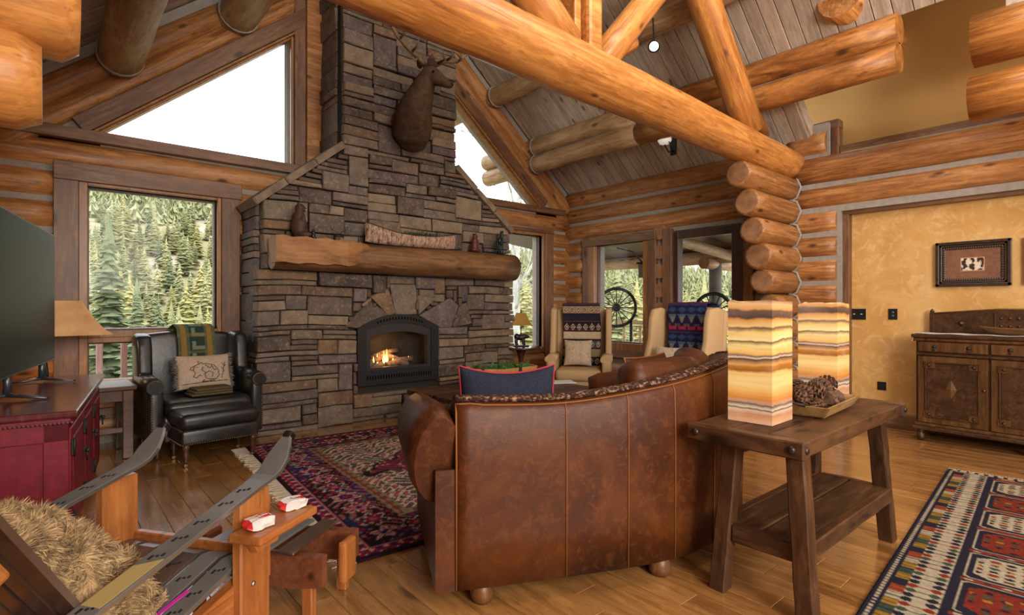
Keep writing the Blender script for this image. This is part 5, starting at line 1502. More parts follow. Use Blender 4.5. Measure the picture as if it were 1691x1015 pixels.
fb = thing('folded_blanket', 'folded brown blanket on the seat of the black armchair', 'blanket', rootmat(arm) @ Vector((.04, -.16, .475)), math.radians(8))
M_olivecl = plain('brown_wool', hexc('#574a36'), .95, .1, nscale=80, namp=.2)
for k in range(3): MB().box((.01 * k, 0, .014 + k * .022), (.34 - .02 * k, .20, .022), .0105, seg=3).build('fold', M_olivecl, fb, world=False, smooth=True)

# ------------------------------------------------------------------ tables and small lamps by the windows
ct = thing('coffee_table', 'low dark plank coffee table between the sofa and the fireplace', 'table', (3.42, 4.10, 0))
CX0, CX1, CYa, CYb, CZ = 2.66, 4.18, 3.55, 4.70, .45
for k in range(5):
    d = (CYb - CYa) / 5; roughbox(((CX0 + CX1) / 2, CYa + d * (k + .5), CZ - .025), (CX1 - CX0, d - .004, .05), 'top_plank', M_rustic, ct, amt=.002, seed=k)
for x in (CX0 + .12, CX1 - .12):
    for y in (CYa + .12, CYb - .12): roughbox((x, y, .2), (.10, .10, .40), 'leg', M_rusticz, ct, amt=.002)
MB().box(((CX0 + CX1) / 2, CYa + .12, .35), (CX1 - CX0 - .34, .03, .09)).build('apron', M_rustic, ct); MB().box(((CX0 + CX1) / 2, CYb - .12, .35), (CX1 - CX0 - .34, .03, .09)).build('apron', M_rustic, ct)
bk = thing('magazine', 'white magazine lying on the coffee table', 'magazine', tuple(px(925, 632, Z=CZ)[:2]) + (CZ + .001,), -.5)
MB().box((0, 0, .006), (.30, .22, .01), .002, seg=1).build('cover', plain('white_paper', (.62, .6, .56), .6), bk, world=False)
pb = px(822, 604, D=5.35); ga, gb = px(768, 606, D=5.25), px(878, 600, D=5.55)
bx = thing('fern_box', 'long orange wooden planter of green ferns on the coffee table', 'planter', ((ga.x + gb.x) / 2, (ga.y + gb.y) / 2, CZ + .001), math.atan2(gb.y - ga.y, gb.x - ga.x))
M_boxw = wood('orange_box_wood', (.22, .10, .03), (.40, .20, .06), (.52, .29, .10), .5, False, 0, 12, var=.05)
Lb = (gb - ga).length
for s_ in (-1, 1):
    MB().prism([(-Lb / 2 + .04, s_ * .07, 0), (Lb / 2 - .04, s_ * .07, 0), (Lb / 2, s_ * .10, .215), (0, s_ * .10, .195), (-Lb / 2, s_ * .10, .215)], (0, s_ * .014, 0)).build('side_board', M_boxw, bx, world=False)
    MB().prism([(s_ * (Lb / 2 - .04), -.075, 0), (s_ * (Lb / 2 - .04), .075, 0), (s_ * Lb / 2, .105, .215), (s_ * Lb / 2, -.105, .215)], (s_ * .014, 0, 0)).build('end_board', M_boxw, bx, world=False)
MB().box((0, 0, .09), (Lb - .08, .14, .16)).build('soil', plain('moss_soil', (.03, .03, .015), .95), bx, world=False)
for x in (-.22, .18): MB().box((x, -.112, .11), (.035, .012, .2), .003, seg=1).build('strap', M_iron, bx, world=False)
M_fern = plain('fern_green', (.05, .16, .035), .6, .3, nscale=12, namp=.4)
fr_ = random.Random(6)
for q in range(9):
    mb = MB(); cx0 = -Lb / 2 + .09 + q * (Lb - .18) / 8
    for k in range(9):
        a = fr_.uniform(0, 6.28); l = fr_.uniform(.07, .12); p = Vector((cx0, fr_.uniform(-.04, .04), .17)); d = Vector((math.cos(a) * .7, math.sin(a) * .6, fr_.uniform(.5, 1.1))).normalized(); sd = d.cross(Vector((0, 0, 1))).normalized()
        for i in range(5):
            c0_ = p + d * l * (i + .5) / 5 - Vector((0, 0, .03 * (i / 5) ** 2)); w_ = .026 * (1 - i / 6)
            for s_ in (-1, 1):
                vs = [mb.bm.verts.new(c0_), mb.bm.verts.new(c0_ + sd * s_ * w_ + d * .008), mb.bm.verts.new(c0_ + sd * s_ * w_ * .6 + d * .024 + Vector((0, 0, .004)))]; mb.bm.faces.new(vs)
    mb.build('fern', M_fern, bx, world=False)

st = thing('round_side_table', 'small round pedestal table between the fireplace and the left cream chair', 'table', (5.0, 5.66, 0))
M_maho = plain('polished_dark_mahogany', (.075, .028, .018), .18, .6, nscale=5, namp=.3)
MB().lathe([(.0001, .675), (.29, .675), (.31, .685), (.31, .70), (.29, .705), (.0001, .705)], n=32).build('tabletop', M_maho, st, world=False)
MB().lathe([(.02, .12), (.05, .16), (.03, .25), (.055, .38), (.03, .5), (.06, .63), (.09, .675)], n=14).build('pedestal', M_maho, st, world=False)
for k in range(3): a = k * 2.094 + .4; MB().tube([(0, 0, .2), (.12 * math.cos(a), .12 * math.sin(a), .14), (.26 * math.cos(a), .26 * math.sin(a), .02)], [.03, .024, .018], 8).build('leg', M_maho, st, world=False)
M_bronze = plain('dark_bronze_figure', (.018, .014, .012), .4, .5, .5)
def bearfig(mb, s_, c, pose='walk'):
    c = Vector(c); B = lambda p, r, rot=None: mb.blob(c + Vector(p) * s_, tuple(q * s_ for q in r), 12, rot)
    if pose == 'walk':
        B((0, 0, .62), (.48, .24, .26)); B((-.30, 0, .66), (.22, .22, .28)); B((.52, 0, .68), (.20, .15, .16)); B((.70, 0, .62), (.10, .08, .07)); B((.45, .1, .83), (.05, .04, .06)); B((.45, -.1, .83), (.05, .04, .06)); B((.30, 0, .70), (.25, .2, .22))
        for x, y in ((.30, .13), (.22, -.14), (-.30, .14), (-.38, -.13)): B((x, y, .28), (.11, .09, .30)); B((x + .05, y, .05), (.13, .09, .06))
    else:
        B((0, 0, .38), (.27, .25, .40)); B((0, 0, .72), (.20, .18, .25)); B((.03, 0, 1.02), (.17, .15, .16)); B((.16, -.02, .98), (.10, .08, .07)); B((-.02, .12, 1.16), (.05, .04, .06)); B((-.02, -.12, 1.16), (.05, .04, .06))
        for y in (-.17, .17): B((.18, y, .12), (.24, .10, .11)); B((.14, y * .9, .55), (.09, .07, .24))
lm = thing('bear_lamp', 'small lamp with a dark bear base and tan shade on the round table', 'lamp', (5.0, 5.66, .706), math.radians(-38))
M_shade = plain('tan_parchment_shade', hexc('#9c7434'), .7, .3, nscale=8, namp=.15)
M_shade2 = NT('warm_lit_shade'); vv = M_shade2.coords(False); nn = M_shade2.noise(vv, 7, 3); cc = M_shade2.ramp(nn, [(.3, hexc('#a87b4e')), (.7, hexc('#c29a6c'))]); M_shade2.base(cc, .8, .2); M_shade2.link(cc, M_shade2.b.inputs['Emission Color']); M_shade2.b.inputs['Emission Strength'].default_value = .22; M_shade2 = M_shade2.m
MB().box((0, 0, .012), (.22, .12, .024), .008).build('base', M_bronze, lm, world=False)
mb = MB(); bearfig(mb, .17, (-.01, 0, .024)); o = mb.build('bear_figure', M_bronze, lm, world=False); remesh(o, .006, 3)
MB().tube([(0, 0, .14), (0, 0, .36)], .006, 8).build('stem', M_bronze, lm, world=False)
def sqshade(ro, z0, z1, bw, bd, tw, td, mat, n=6):
    mb = MB(); rings = []
    for k in range(n + 1):
        f = k / n; q = f ** .7; w_, d_ = bw + (tw - bw) * q, bd + (td - bd) * q; z = z0 + (z1 - z0) * f
        rings.append([mb.bm.verts.new((sx * w_ / 2, sy2 * d_ / 2, z)) for sx, sy2 in ((-1, -1), (1, -1), (1, 1), (-1, 1))])
    for i in range(n):
        for k in range(4): mb.bm.faces.new((rings[i][k], rings[i][(k + 1) % 4], rings[i + 1][(k + 1) % 4], rings[i + 1][k]))
    o = mb.build('lamp_shade', mat, ro, world=False); m = o.modifiers.new('t', 'SOLIDIFY'); m.thickness = .004; return o
sqshade(lm, .30, .47, .31, .22, .13, .10, M_shade)
MB().lathe([(.0001, .52), (.01, .51), (.005, .495), (.012, .48), (.004, .46)], n=8).build('finial', M_bronze, lm, world=False)

et = thing('end_table', 'dark wooden end table between the red cabinet and the black armchair', 'table', (.13, 5.70, 0), math.radians(2))
M_dkw = wood('dark_end_table_wood', (.02, .009, .005), (.07, .03, .017), (.13, .06, .032), .3, False, 0, 10)
MB().box((0, 0, .585), (.84, .52, .035), .008).build('tabletop', M_dkw, et, world=False); MB().box((0, -.2, .52), (.70, .025, .09), .003).build('apron', M_dkw, et, world=False)
MB().box((.36, 0, .52), (.025, .42, .09), .003).build('apron', M_dkw, et, world=False)
for x in (-.36, .36):
    for y in (-.21, .21): MB().box((x, y, .285), (.075, .065, .565), .006, seg=1).build('leg', M_dkw, et, world=False)
MB().box((.36, 0, .24), (.03, .40, .04), .003).build('stretcher', M_dkw, et, world=False)
MB().box((0, -.21, .24), (.66, .03, .04), .003).build('stretcher', M_dkw, et, world=False)
tl = thing('table_lamp', 'lamp with wide rectangular tan shade and dark cast base by the large window', 'lamp', (-.02, 5.66, .604), math.radians(8))
mb = MB()
for k in range(14):
    a = k * .9; mb.blob((.10 * math.cos(a) * (1 if k % 2 else .6), .06 * math.sin(a), .02 + .014 * (k % 4)), (.04, .03, .025), 8)
mb.tube([(-.05, 0, .02), (.02, 0, .05), (.15, 0, .03), (.20, 0, .045)], [.02, .025, .018, .01], 8)
mb.build('cast_base', M_bronze, tl, world=False)
MB().tube([(0, 0, .02), (.008, 0, .12), (-.006, 0, .24), (.006, 0, .36), (0, 0, .52)], [.018, .012, .014, .011, .008], 8).build('stem', M_bronze, tl, world=False)
sqshade(tl, .425, .70, .80, .38, .42, .20, M_shade2)
MB().lathe([(.0001, .77), (.012, .76), (.006, .735), (.015, .72), (.004, .695)], n=8).build('finial', M_bronze, tl, world=False)
l = bpy.data.lights.new('table_lamp_bulb', 'POINT'); l.energy = 7; l.color = (1, .72, .42); l.shadow_soft_size = .05
o = bpy.data.objects.new('table_lamp_bulb', l); COL.objects.link(o); o.location = (-.02, 5.66, 1.13)

# ------------------------------------------------------------------ red cabinet and television
t = NT('distressed_red_paint'); v = t.coords(False); n1 = t.noise(t.vscale(v, (1, 1, .5)), 5, 5, .75, 1.0); n2 = t.noise(v, 28, 3)
c = t.mix(t.ramp(n2, [(.4, (0, 0, 0)), (.7, (1, 1, 1))]), hexc('#6e1826'), hexc('#7f2030'))
t.base(t.mix(t.ramp(n1, [(.66, (0, 0, 0)), (.74, (.6, .6, .6))]), c, hexc('#a8685c')), .38, .45); M_red = t.m
t = NT('worn_red_brown_top'); v = t.coords(False); n1 = t.noise(t.vscale(v, (9, 1.2, 1)), 1.5, 4, .6); M_redtop = t.base(t.ramp(n1, [(.3, hexc('#3c1416')), (.55, hexc('#5a2325')), (.75, hexc('#7c5048'))]), .22, .6)
CL, CD, CH = 1.82, .60, .725
cab = thing('red_cabinet', 'distressed red television cabinet with iron latches at the left', 'cabinet', (.105, 3.56, 0), math.radians(-7))
# local: x from -CD to 0 (doors on the +x face), y from 0 to CL
MB().box((-CD / 2 - .02, CL / 2, .36), (CD - .06, CL - .06, .64), .004, seg=1).build('body', M_red, cab, world=False)
MB().box((-CD / 2, CL / 2, CH - .018), (CD + .02, CL + .04, .035), .01).build('top', M_redtop, cab, world=False)
MB().box((-CD / 2 - .01, CL / 2, CH - .05), (CD - .02, CL, .025), .008).build('cornice', M_red, cab, world=False)
mb = MB()
for k in range(34): mb.box((-CD + .03 + k * .0168, -.004, CH - .058), (.012, .012, .010), rot=RY(.6))
setp(mb.build('rope_moulding', plain('dark_rope_trim', (.12, .03, .03), .5), cab, world=False), kind='stuff')
for x0, x1, z0, z1 in ((-CD + .02, -CD + .10, .04, .66), (-.13, -.03, .04, .66), (-CD + .02, -.03, .57, .66), (-CD + .02, -.03, .04, .12)):
    MB().box(((x0 + x1) / 2, .018, (z0 + z1) / 2), (x1 - x0, .022, z1 - z0), .003, seg=1).build('end_stile', M_red, cab, world=False)
MB().box((-CD / 2 - .02, .026, .34), (CD - .2, .01, .46), .002, seg=1).build('end_panel', M_red, cab, world=False)
for k in range(3):
    y0 = .03 + k * (CL - .06) / 3; d = (CL - .06) / 3
    dr = MB().box((-.035, y0 + d / 2, .34), (.025, d - .012, .58), .004, seg=1).build('door', M_red, cab, world=False)
    for q in range(5): MB().box((-.0205, y0 + .06 + (d - .12) * (q + .5) / 5, .34), (.006, (d - .12) / 5 - .004, .46), .002, seg=1).build('tongue_board', M_red, dr, world=False)
    for z in (.53, .15): MB().box((-.018, y0 + .025, z), (.012, .04, .085), .003, seg=1).tube([(-.01, y0 + .012, z - .05), (-.01, y0 + .012, z + .05)], .006, 6).build('hinge', M_iron, dr, world=False)
    MB().box((-.012, y0 + d - .06, .40), (.008, .10, .018), .002, seg=1).lathe([(.006, 0), (.016, .02), (.002, .03)], (-.012, y0 + d - .06, .40), 8, M=RY(PI / 2)).tube([(0, y0 + d - .06, .40), (0, y0 + d - .06, .34)], .006, 6).build('latch', M_iron, dr, world=False)
MB().box((-CD / 2 - .02, CL / 2, .03), (CD - .05, CL - .05, .06)).build('plinth', M_red, cab, world=False)
# television: seen almost edge-on, screen toward the room
tv = thing('television', 'large black flat television standing on the red cabinet', 'television', (-.13, 4.48, CH + .001), math.radians(-9.6))
TW, TH = 1.66, .93
tvx = lambda x, y, z: (x, y, z)
MB().box((0, 0, .135 + TH / 2), (.045, TW, TH), .006, seg=1).build('housing', plain('grey_tv_bezel', (.10, .10, .11), .35, .5, .5), tv, world=False)
MB().box((.0235, 0, .135 + TH / 2), (.003, TW - .02, TH - .02)).build('screen', plain('dark_green_black_screen', (.004, .012, .010), .45, .12), tv, world=False)
for y in (-.30, .55):
    MB().tube([(0, y, .16), (0, y, .03)], [(.02, .02), (.02, .02)], 8).tube([(-.02, y, .03), (.19, y - .07, .008)], [(.018, .012), (.014, .006)], 8).tube([(.02, y, .03), (-.17, y - .05, .008)], [(.018, .012), (.014, .006)], 8).build('foot', plain('gunmetal_foot', (.09, .10, .12), .35, .5, .7) if y < 0 else bpy.data.materials['gunmetal_foot'], tv, world=False)

# ------------------------------------------------------------------ sideboard, bowl, pictures, plates
M_oak = wood('antique_oak', (.026, .010, .004), (.085, .036, .012), (.155, .072, .025), .38, False, 2, 16, var=.12)
M_oakd = wood('antique_oak_dark', (.015, .006, .003), (.048, .020, .008), (.09, .04, .016), .42, False, 1, 16, var=.1)
SBW, SBD, SBH = 1.62, .40, 1.02
sb = thing('sideboard', 'antique carved oak sideboard with low backboard against the ochre wall', 'sideboard', (6.27, 1.43, 0), math.radians(-90 - 4))
# local x runs along the front from the left end, local y = depth away from the viewer
def sbox(x0, x1, y0, y1, z0, z1, name, mat=M_oak, bev=.004, parent=None, label=None): return MB().box(((x0 + x1) / 2, (y0 + y1) / 2, (z0 + z1) / 2), (x1 - x0, y1 - y0, z1 - z0), bev, seg=1).build(name, mat, parent or sb, world=False, label=label)
sbox(0, SBW, .02, SBD, .16, .96, 'carcass', M_oakd); sbox(-.03, SBW + .03, -.02, SBD + .01, .965, 1.0, 'top', M_oakd, .008); sbox(-.015, SBW + .015, -.005, SBD, .935, .965, 'cornice', M_oak, .008)
sbox(-.03, SBW + .03, -.02, SBD, .10, .135, 'base_moulding', M_oakd, .008); sbox(-.01, SBW + .01, -.0, SBD, .135, .165, 'base_moulding', M_oak, .006)
for x in (.04, SBW - .04, SBW / 2): 
    for y in (.02, SBD - .06):
        MB().lathe([(.012, 0), (.03, .012), (.036, .035), (.028, .062), (.014, .072), (.026, .085), (.026, .105)], (x, y, 0), 16).build('ball_foot', M_oakd, sb, world=False)
for k in range(3):
    x0 = .02 + k * .53; x1 = x0 + .51
    dw = sbox(x0, x1, -.005, .03, .835, .925, 'drawer', M_oak, .006); 
    for xx in (x0 + .13, x1 - .13): MB().lathe([(.018, 0), (.014, .006), (.004, .012)], (xx, -.006, .885), 10, M=RX(PI / 2)).tube([(xx, -.016, .88), (xx, -.018, .862), (xx, -.016, .85)], [.004, .006, .009], 8).build('drop_pull', M_iron, dw, world=False)
    sbox(x0 - .01, x1 + .01, -.012, .03, .80, .822, 'bead_moulding', M_oakd, .006)
    dr = sbox(x0, x1, .0, .03, .17, .795, 'door', M_oak, .005)
    sbox(x0 + .07, x1 - .07, -.004, .0, .24, .73, 'door_panel', M_oakd, .002, dr)
    a, b, c_, d_ = x0 + .055, x1 - .055, .225, .745
    for p in ((a, a + .012, c_, d_), (b - .012, b, c_, d_), (a, b, c_, c_ + .012), (a, b, d_ - .012, d_)): sbox(p[0], p[1], -.012, .0, p[2], p[3], 'panel_moulding', M_oakd, .003, dr)
    for xx in (a + .035, b - .035):
        for zz in (c_ + .03, d_ - .03): MB().box((xx, -.006, zz), (.085, .012, .06), .002, seg=1).lathe([(.02, 0), (.0005, .018)], (xx, -.012, zz), 4, M=RX(PI / 2)).build('corner_block', M_oak, dr, world=False)
    xm = (x0 + x1) / 2
    mb = MB(); vs = [mb.bm.verts.new(p) for p in ((xm - .042, -.004, .50), (xm, -.004, .415), (xm + .042, -.004, .50), (xm, -.004, .585), (xm, -.016, .50))]
    for q in ((0, 1, 4), (1, 2, 4), (2, 3, 4), (3, 0, 4)): mb.bm.faces.new([vs[i] for i in q])
    mb.build('diamond_boss', M_oak, dr, world=False)
    MB().lathe([(.006, 0), (.012, .012), (.0005, .022)], (x1 - .02, -.002, .52), 10, M=RX(PI / 2)).build('door_knob', M_nail, dr, world=False)
P = [(.03, 1.0), (SBW - .03, 1.0), (SBW - .03, 1.185), (SBW * .62, 1.225), (SBW * .38 - .1, 1.225), (.03, 1.185)]
mb = MB(); mb.prism([(x, SBD - .05, z) for x, z in P], (0, .03, 0)); mb.build('backboard', M_oakd, sb, world=False)
mb = MB(); mb.tube([(.03, SBD - .035, 1.19), (SBW * .38 - .1, SBD - .035, 1.23), (SBW * .62, SBD - .035, 1.23), (SBW - .03, SBD - .035, 1.19)], [(.022, .01)] * 4, 8); mb.build('top_rail', M_oak, sb, world=False)
for x in (.03, SBW - .03): MB().box((x, SBD - .035, 1.10), (.035, .04, .21), .004, seg=1).lathe([(.016, 1.205), (.02, 1.215), (.0005, 1.24)], (x, SBD - .035, 0), 8).build('post', M_oakd, sb, world=False)
mb = MB(); mb.lathe([(.03, 0), (.012, .012), (.0005, .022)], (.26, SBD - .052, 1.10), 4, M=RX(PI / 2)); mb.build('boss', M_oak, sb, world=False)
for k in range(2):
    mb = MB()
    for i in range(9):
        mb.lathe([(.012, 0), (.010, .008), (.0005, .012)], (.55 + i * .06, SBD - .052, 1.08 + k * .07), 8, M=RX(PI / 2))
    setp(mb.build('carved_row', M_oak, sb, world=False), kind='stuff')
sbox(.50, .515, SBD - .06, SBD - .05, 1.0, 1.2, 'carved_divider', M_oakd)
rn = thing('table_runner', 'white cloth runner along the top of the sideboard', 'cloth', tuple(sb.location)[:2] + (1.0,), sb.rotation_euler.z)
M_white = plain('white_linen', hexc('#c9c2bd'), .9, .1, nscale=30, namp=.05)
def shp(U, V):
    x = -.045 + U * 1.2; y = .0 + V * .26; z = .004 + .002 * np.sin(U * 30) + 0 * V; edge = (U < .02); z = np.where(edge, -.07, z); return np.stack([x, y, z], -1)
o = colgrid('cloth', M_print, 1, 1, 60, 8, lambda U, V: np.zeros(U.shape + (3,)) + np.array(hexc('#c9c2bd')), rn, None, shp); m = o.modifiers.new('t', 'SOLIDIFY'); m.thickness = .003; m.offset = 1
bp = rootmat(sb) @ Vector((.72, .15, 1.008))
bw = thing('wooden_bowl', 'long dark carved wooden bowl on the sideboard', 'bowl', bp, sb.rotation_euler.z)
mb = MB(); rings = []
for r, z in ((.10, 0), (.20, .02), (.27, .055), (.28, .06), (.255, .055), (.18, .03), (.05, .022)):
    rings.append([mb.bm.verts.new((r * 1.05 * math.cos(a), r * .42 * math.sin(a), z + (.02 * abs(math.cos(a)) ** 3 if z > .04 else 0))) for a in np.linspace(0, 2 * PI, 29)[:-1]])
for i in range(len(rings) - 1):
    for k in range(28): mb.bm.faces.new((rings[i][k], rings[i][(k + 1) % 28], rings[i + 1][(k + 1) % 28], rings[i + 1][k])).smooth = True
mb.bm.faces.new(rings[0]); mb.bm.faces.new(rings[-1]); mb.build('bowl_body', wood('bowl_wood', (.05, .02, .006), (.15, .065, .02), (.26, .13, .045), .4, False, 0, 10), bw, world=False)


def picture(name, label, y0, y1, z0, z1, fn):
    ro = thing(name, label, 'picture', (6.69, (y0 + y1) / 2, (z0 + z1) / 2), math.radians(-90), 'framed pictures on the ochre wall')
    W_, H_ = y1 - y0, z1 - z0; M_fr = bpy.data.materials.get('carved_dark_frame') or plain('carved_dark_frame', (.035, .02, .014), .35, .5, nscale=30, namp=.4)
    def ring(i0, o0, dz, nm, mat):
        for sx, sz, L in ((-1, 0, 0), (1, 0, 0), (0, -1, 0), (0, 1, 0)):
            if sx: c_, s_ = (sx * (W_ / 2 - (i0 + o0) / 2), -dz / 2, 0), (i0 - o0, dz, H_ - 2 * o0)
            else: c_, s_ = (0, -dz / 2, sz * (H_ / 2 - (i0 + o0) / 2)), (W_ - 2 * o0, dz, i0 - o0)
            MB().box(c_, s_, .004, seg=2).build(nm, mat, ro, world=False)
    ring(.028, 0, .035, 'frame_rail', M_fr); ring(.05, .028, .022, 'frame_rail', M_fr); ring(.075, .05, .012, 'inner_rail', M_fr)
    mb = MB(); n = 26
    for k in range(n):
        x = -W_ / 2 + .065 + k * (W_ - .13) / (n - 1)
        for s_ in (-1, 1): mb.blob((x, -.014, s_ * (H_ / 2 - .062)), (.006, .006, .009), 6)
    for k in range(14):
        z = -H_ / 2 + .07 + k * (H_ - .14) / 13
        for s_ in (-1, 1): mb.blob((s_ * (W_ / 2 - .062), -.014, z), (.009, .006, .006), 6)
    setp(mb.build('carved_beads', M_nail if False else plain('worn_bead', (.11, .07, .05), .4), ro, world=False), kind='stuff')
    colgrid('print', M_print, W_ - .14, H_ - .14, 130, 80, fn, ro, T(0, -.004, 0) @ RX(PI / 2))
    return ro
def art(U, V):
    w_, h_ = .42, .24; C = np.zeros(U.shape + (3,)) + np.array(hexc('#7a5540')) * (.85 + .3 * nz(U, V, 30, 3))[..., None]
    uc, vc = U.max() / 2, V.max() / 2; ins = (abs(U - uc) < U.max() * .20) & (abs(V - vc + .005) < V.max() * .2)
    C = paint(C, (abs(U - uc) < U.max() * .215) & (abs(V - vc + .005) < V.max() * .225), hexc('#b98f62'))
    a = nz(U, V, 60, 8) + .5 * np.sin(U * 90 + 4 * nz(U, V, 25, 2)) ; C = np.where(ins[..., None], np.array(hexc('#d5c7b4')), C); C = paint(C, ins & (a > .62), hexc('#3b2c26')); C = paint(C, ins & (a > .4) & (a < .5), hexc('#7a6558')); return C
pz = lambda u, v: px(u, v, X=6.68)
a, b = pz(1545.5, 438), pz(1671, 431)
picture('framed_picture', 'small sepia photograph in a wide carved dark frame above the sideboard', b.y, a.y, px(1545, 474, X=6.66).z - .0, px(1545, 402, X=6.66).z, art)
picture('framed_picture', 'second dark carved frame cut off by the right edge of the view', b.y - .62, b.y - .085, px(1545, 474, X=6.66).z, px(1545, 402, X=6.66).z, art)
M_plate = plain('black_switch_plate', (.012, .011, .011), .4, .4)
def plate(name, label, u0, u1, v0, v1, kind):
    p, q = px(u0, v0, X=6.695), px(u1, v1, X=6.695); W_ = p.y - q.y; H_ = p.z - q.z; ro = thing(name, label, 'switch' if kind == 's' else 'outlet', (6.698, (p.y + q.y) / 2, (p.z + q.z) / 2), math.radians(-90))
    MB().box((0, -.004, 0), (W_, .008, H_), .002, seg=1).build('plate', M_plate, ro, world=False)
    if kind == 's':
        for k in range(3): MB().box((-W_ / 2 + (k + .6) * W_ / 3.2, -.010, .0), (.018, .008, .010), .002, seg=1).build('toggle', M_white, ro, world=False)
    elif kind == 'o':
        for z in (-.018, .018): MB().lathe([(.013, 0), (.012, .003), (.0005, .003)], (0, -.008, z), 12, M=RX(PI / 2)).build('socket', plain('grey_socket', (.08, .08, .085), .5) if 'grey_socket' not in bpy.data.materials else bpy.data.materials['grey_socket'], ro, world=False)
    else: MB().box((0, -.010, 0), (W_ * .5, .005, H_ * .55), .002, seg=1).build('blank_insert', M_iron, ro, world=False)
    return ro
plate('switch_plate', 'black switch plate with white toggles on the ochre wall', 1392, 1430, 510, 528, 's')
plate('outlet_plate', 'black plate at switch height left of the sideboard', 1467, 1482, 510, 528, 'o')
plate('outlet_plate', 'low black outlet plate near the baseboard', 1449, 1463.5, 630, 645, 'b')
#=====FURN3
# ------------------------------------------------------------------ mantel ornaments
MT = MZ + MR + .006
def onm(u, y=5.44): p = px(u, 390, Y=y); return (p.x, y, MT)
M_carved = plain('carved_brown_wood', (.06, .028, .018), .6, .3, nscale=20, namp=.4, bump=.4)
M_muzz = plain('pale_muzzle_wood', (.42, .30, .16), .6)
b1 = thing('carved_bear', 'carved brown bear sitting up at the left end of the mantel', 'figurine', (onm(494)[0], 5.44, MT + .0), -.35)
mb = MB(); bearfig(mb, .29, (0, 0, 0), 'sit'); remesh(mb.build('bear_figure', M_carved, b1, world=False), .009, 2)
MB().blob((.16 * .29 + .012, -.005, .97 * .29), (.016, .018, .013), 10).build('muzzle', M_muzz, b1, world=False)
b2 = thing('bear_cub', 'small dark bear cub beside the carved bear on the mantel', 'figurine', (onm(516)[0], 5.42, MT), 0)
mb = MB(); bearfig(mb, .085, (0, 0, 0), 'sit'); remesh(mb.build('cub_figure', M_bronze, b2, world=False), .004, 2)
b3 = thing('twig_ornament', 'thin dark twig moose ornament on the mantel left of the canoe', 'ornament', (onm(560)[0], 5.44, MT), -.2)
mb = MB(); mb.tube([(0, 0, .0), (0, 0, .06)], .004, 5); mb.tube([(-.05, 0, .06), (.05, 0, .055)], .012, 6)
for s_ in (-1, 1): mb.tube([(0, 0, .07), (s_ * .03, 0, .10), (s_ * .07, 0, .11), (s_ * .09, 0, .16)], .003, 5); mb.tube([(s_ * .07, 0, .11), (s_ * .05, 0, .15)], .0025, 5)
mb.tube([(-.04, 0, .06), (-.045, 0, 0)], .003, 5); mb.tube([(.04, 0, .06), (.045, 0, 0)], .003, 5); mb.box((0, 0, .004), (.11, .04, .008)); mb.build('twig_figure', M_iron, b3, world=False)
c0_, c1_ = px(604, 390, Y=5.42), px(754, 395, Y=5.42); CLN = c1_.x - c0_.x
cn = thing('birch_canoe', 'birch bark model canoe filled with greenery on the mantel', 'canoe', ((c0_.x + c1_.x) / 2, 5.43, MT), 0)
t = NT('birch_bark'); v = t.coords(False); n = t.noise(t.vscale(v, (3, 1, 1)), 16, 5, .7, .6); M_birch = t.base(t.ramp(n, [(.36, hexc('#4f3a30')), (.46, hexc('#8f7160')), (.6, hexc('#b99c86')), (.75, hexc('#d0bba6'))]), .75, .2)
mb = MB(); G = []; n, m = 28, 10
for i in range(n + 1):
    s_ = i / n * 2 - 1; wd = .085 * (1 - s_ ** 4) ** .8 + .003; sh = .125 + .095 * abs(s_) ** 2.2 * (1.15 if s_ < 0 else .8); kb = .02 * s_ ** 4
    G.append([mb.bm.verts.new((s_ * CLN / 2 * (1 - .03 * (k == 0)), wd * math.sin(PI * (k / m - .5)) * 1.0, sh - (sh - kb) * math.cos(PI * (k / m - .5)) ** .7)) for k in range(m + 1)])
for i in range(n):
    for k in range(m): mb.bm.faces.new((G[i][k], G[i + 1][k], G[i + 1][k + 1], G[i][k + 1])).smooth = True
o = mb.build('hull', M_birch, cn, world=False); md = o.modifiers.new('t', 'SOLIDIFY'); md.thickness = .005
for s2 in (-1, 1):
    MB().tube([(s_ * CLN / 2, s2 * (.085 * (1 - s_ ** 4) ** .8 + .004), .125 + .095 * abs(s_) ** 2.2 * (1.15 if s_ < 0 else .8)) for s_ in np.linspace(-.99, .99, 25)], .005, 6).build('gunwale', M_carved, cn, world=False)
mb = MB(); fr_ = random.Random(9)
for k in range(420):
    x = fr_.uniform(-.12, .34); p = Vector((x, fr_.uniform(-.05, .05), .115)); d = Vector((fr_.uniform(-.8, .8), fr_.uniform(-.5, .5), fr_.uniform(.3, 1))).normalized() * fr_.uniform(.05, .10); s_ = Vector((.003, 0, 0))
    mb.prism([p - s_, p + s_, p + d], (0, .002, 0))
setp(mb.build('greenery', plain('pine_green', (.02, .055, .02), .8, .2, nscale=20, namp=.4), cn, world=False), kind='stuff')
b4 = thing('carved_bear', 'reddish carved bear standing right of the canoe on the mantel', 'figurine', (onm(784)[0], 5.44, MT), .2)
mb = MB(); bearfig(mb, .20, (0, 0, 0), 'sit'); mb.blob((0, .0, .03), (.07, .06, .03)); remesh(mb.build('bear_figure', plain('reddish_carved_wood', (.09, .022, .016), .5, .4, nscale=20, namp=.4), b4, world=False), .008, 2)
b5 = thing('horse_figurine', 'dark green metal figurine at the right end of the mantel', 'figurine', (px(826, 400, Y=5.42).x, 5.42, MT), .3)
mb = MB(); mb.blob((0, 0, .17), (.045, .03, .055)); mb.tube([(.02, 0, .19), (.035, 0, .25), (.02, 0, .29)], [.026, .02, .016], 8); mb.blob((.04, 0, .29), (.035, .015, .017))
for x, y in ((-.03, .015), (-.03, -.015), (.03, .015), (.03, -.015)): mb.tube([(x, y, .16), (x * 1.2, y, .08), (x, y, .0)], [.014, .009, .008], 6)
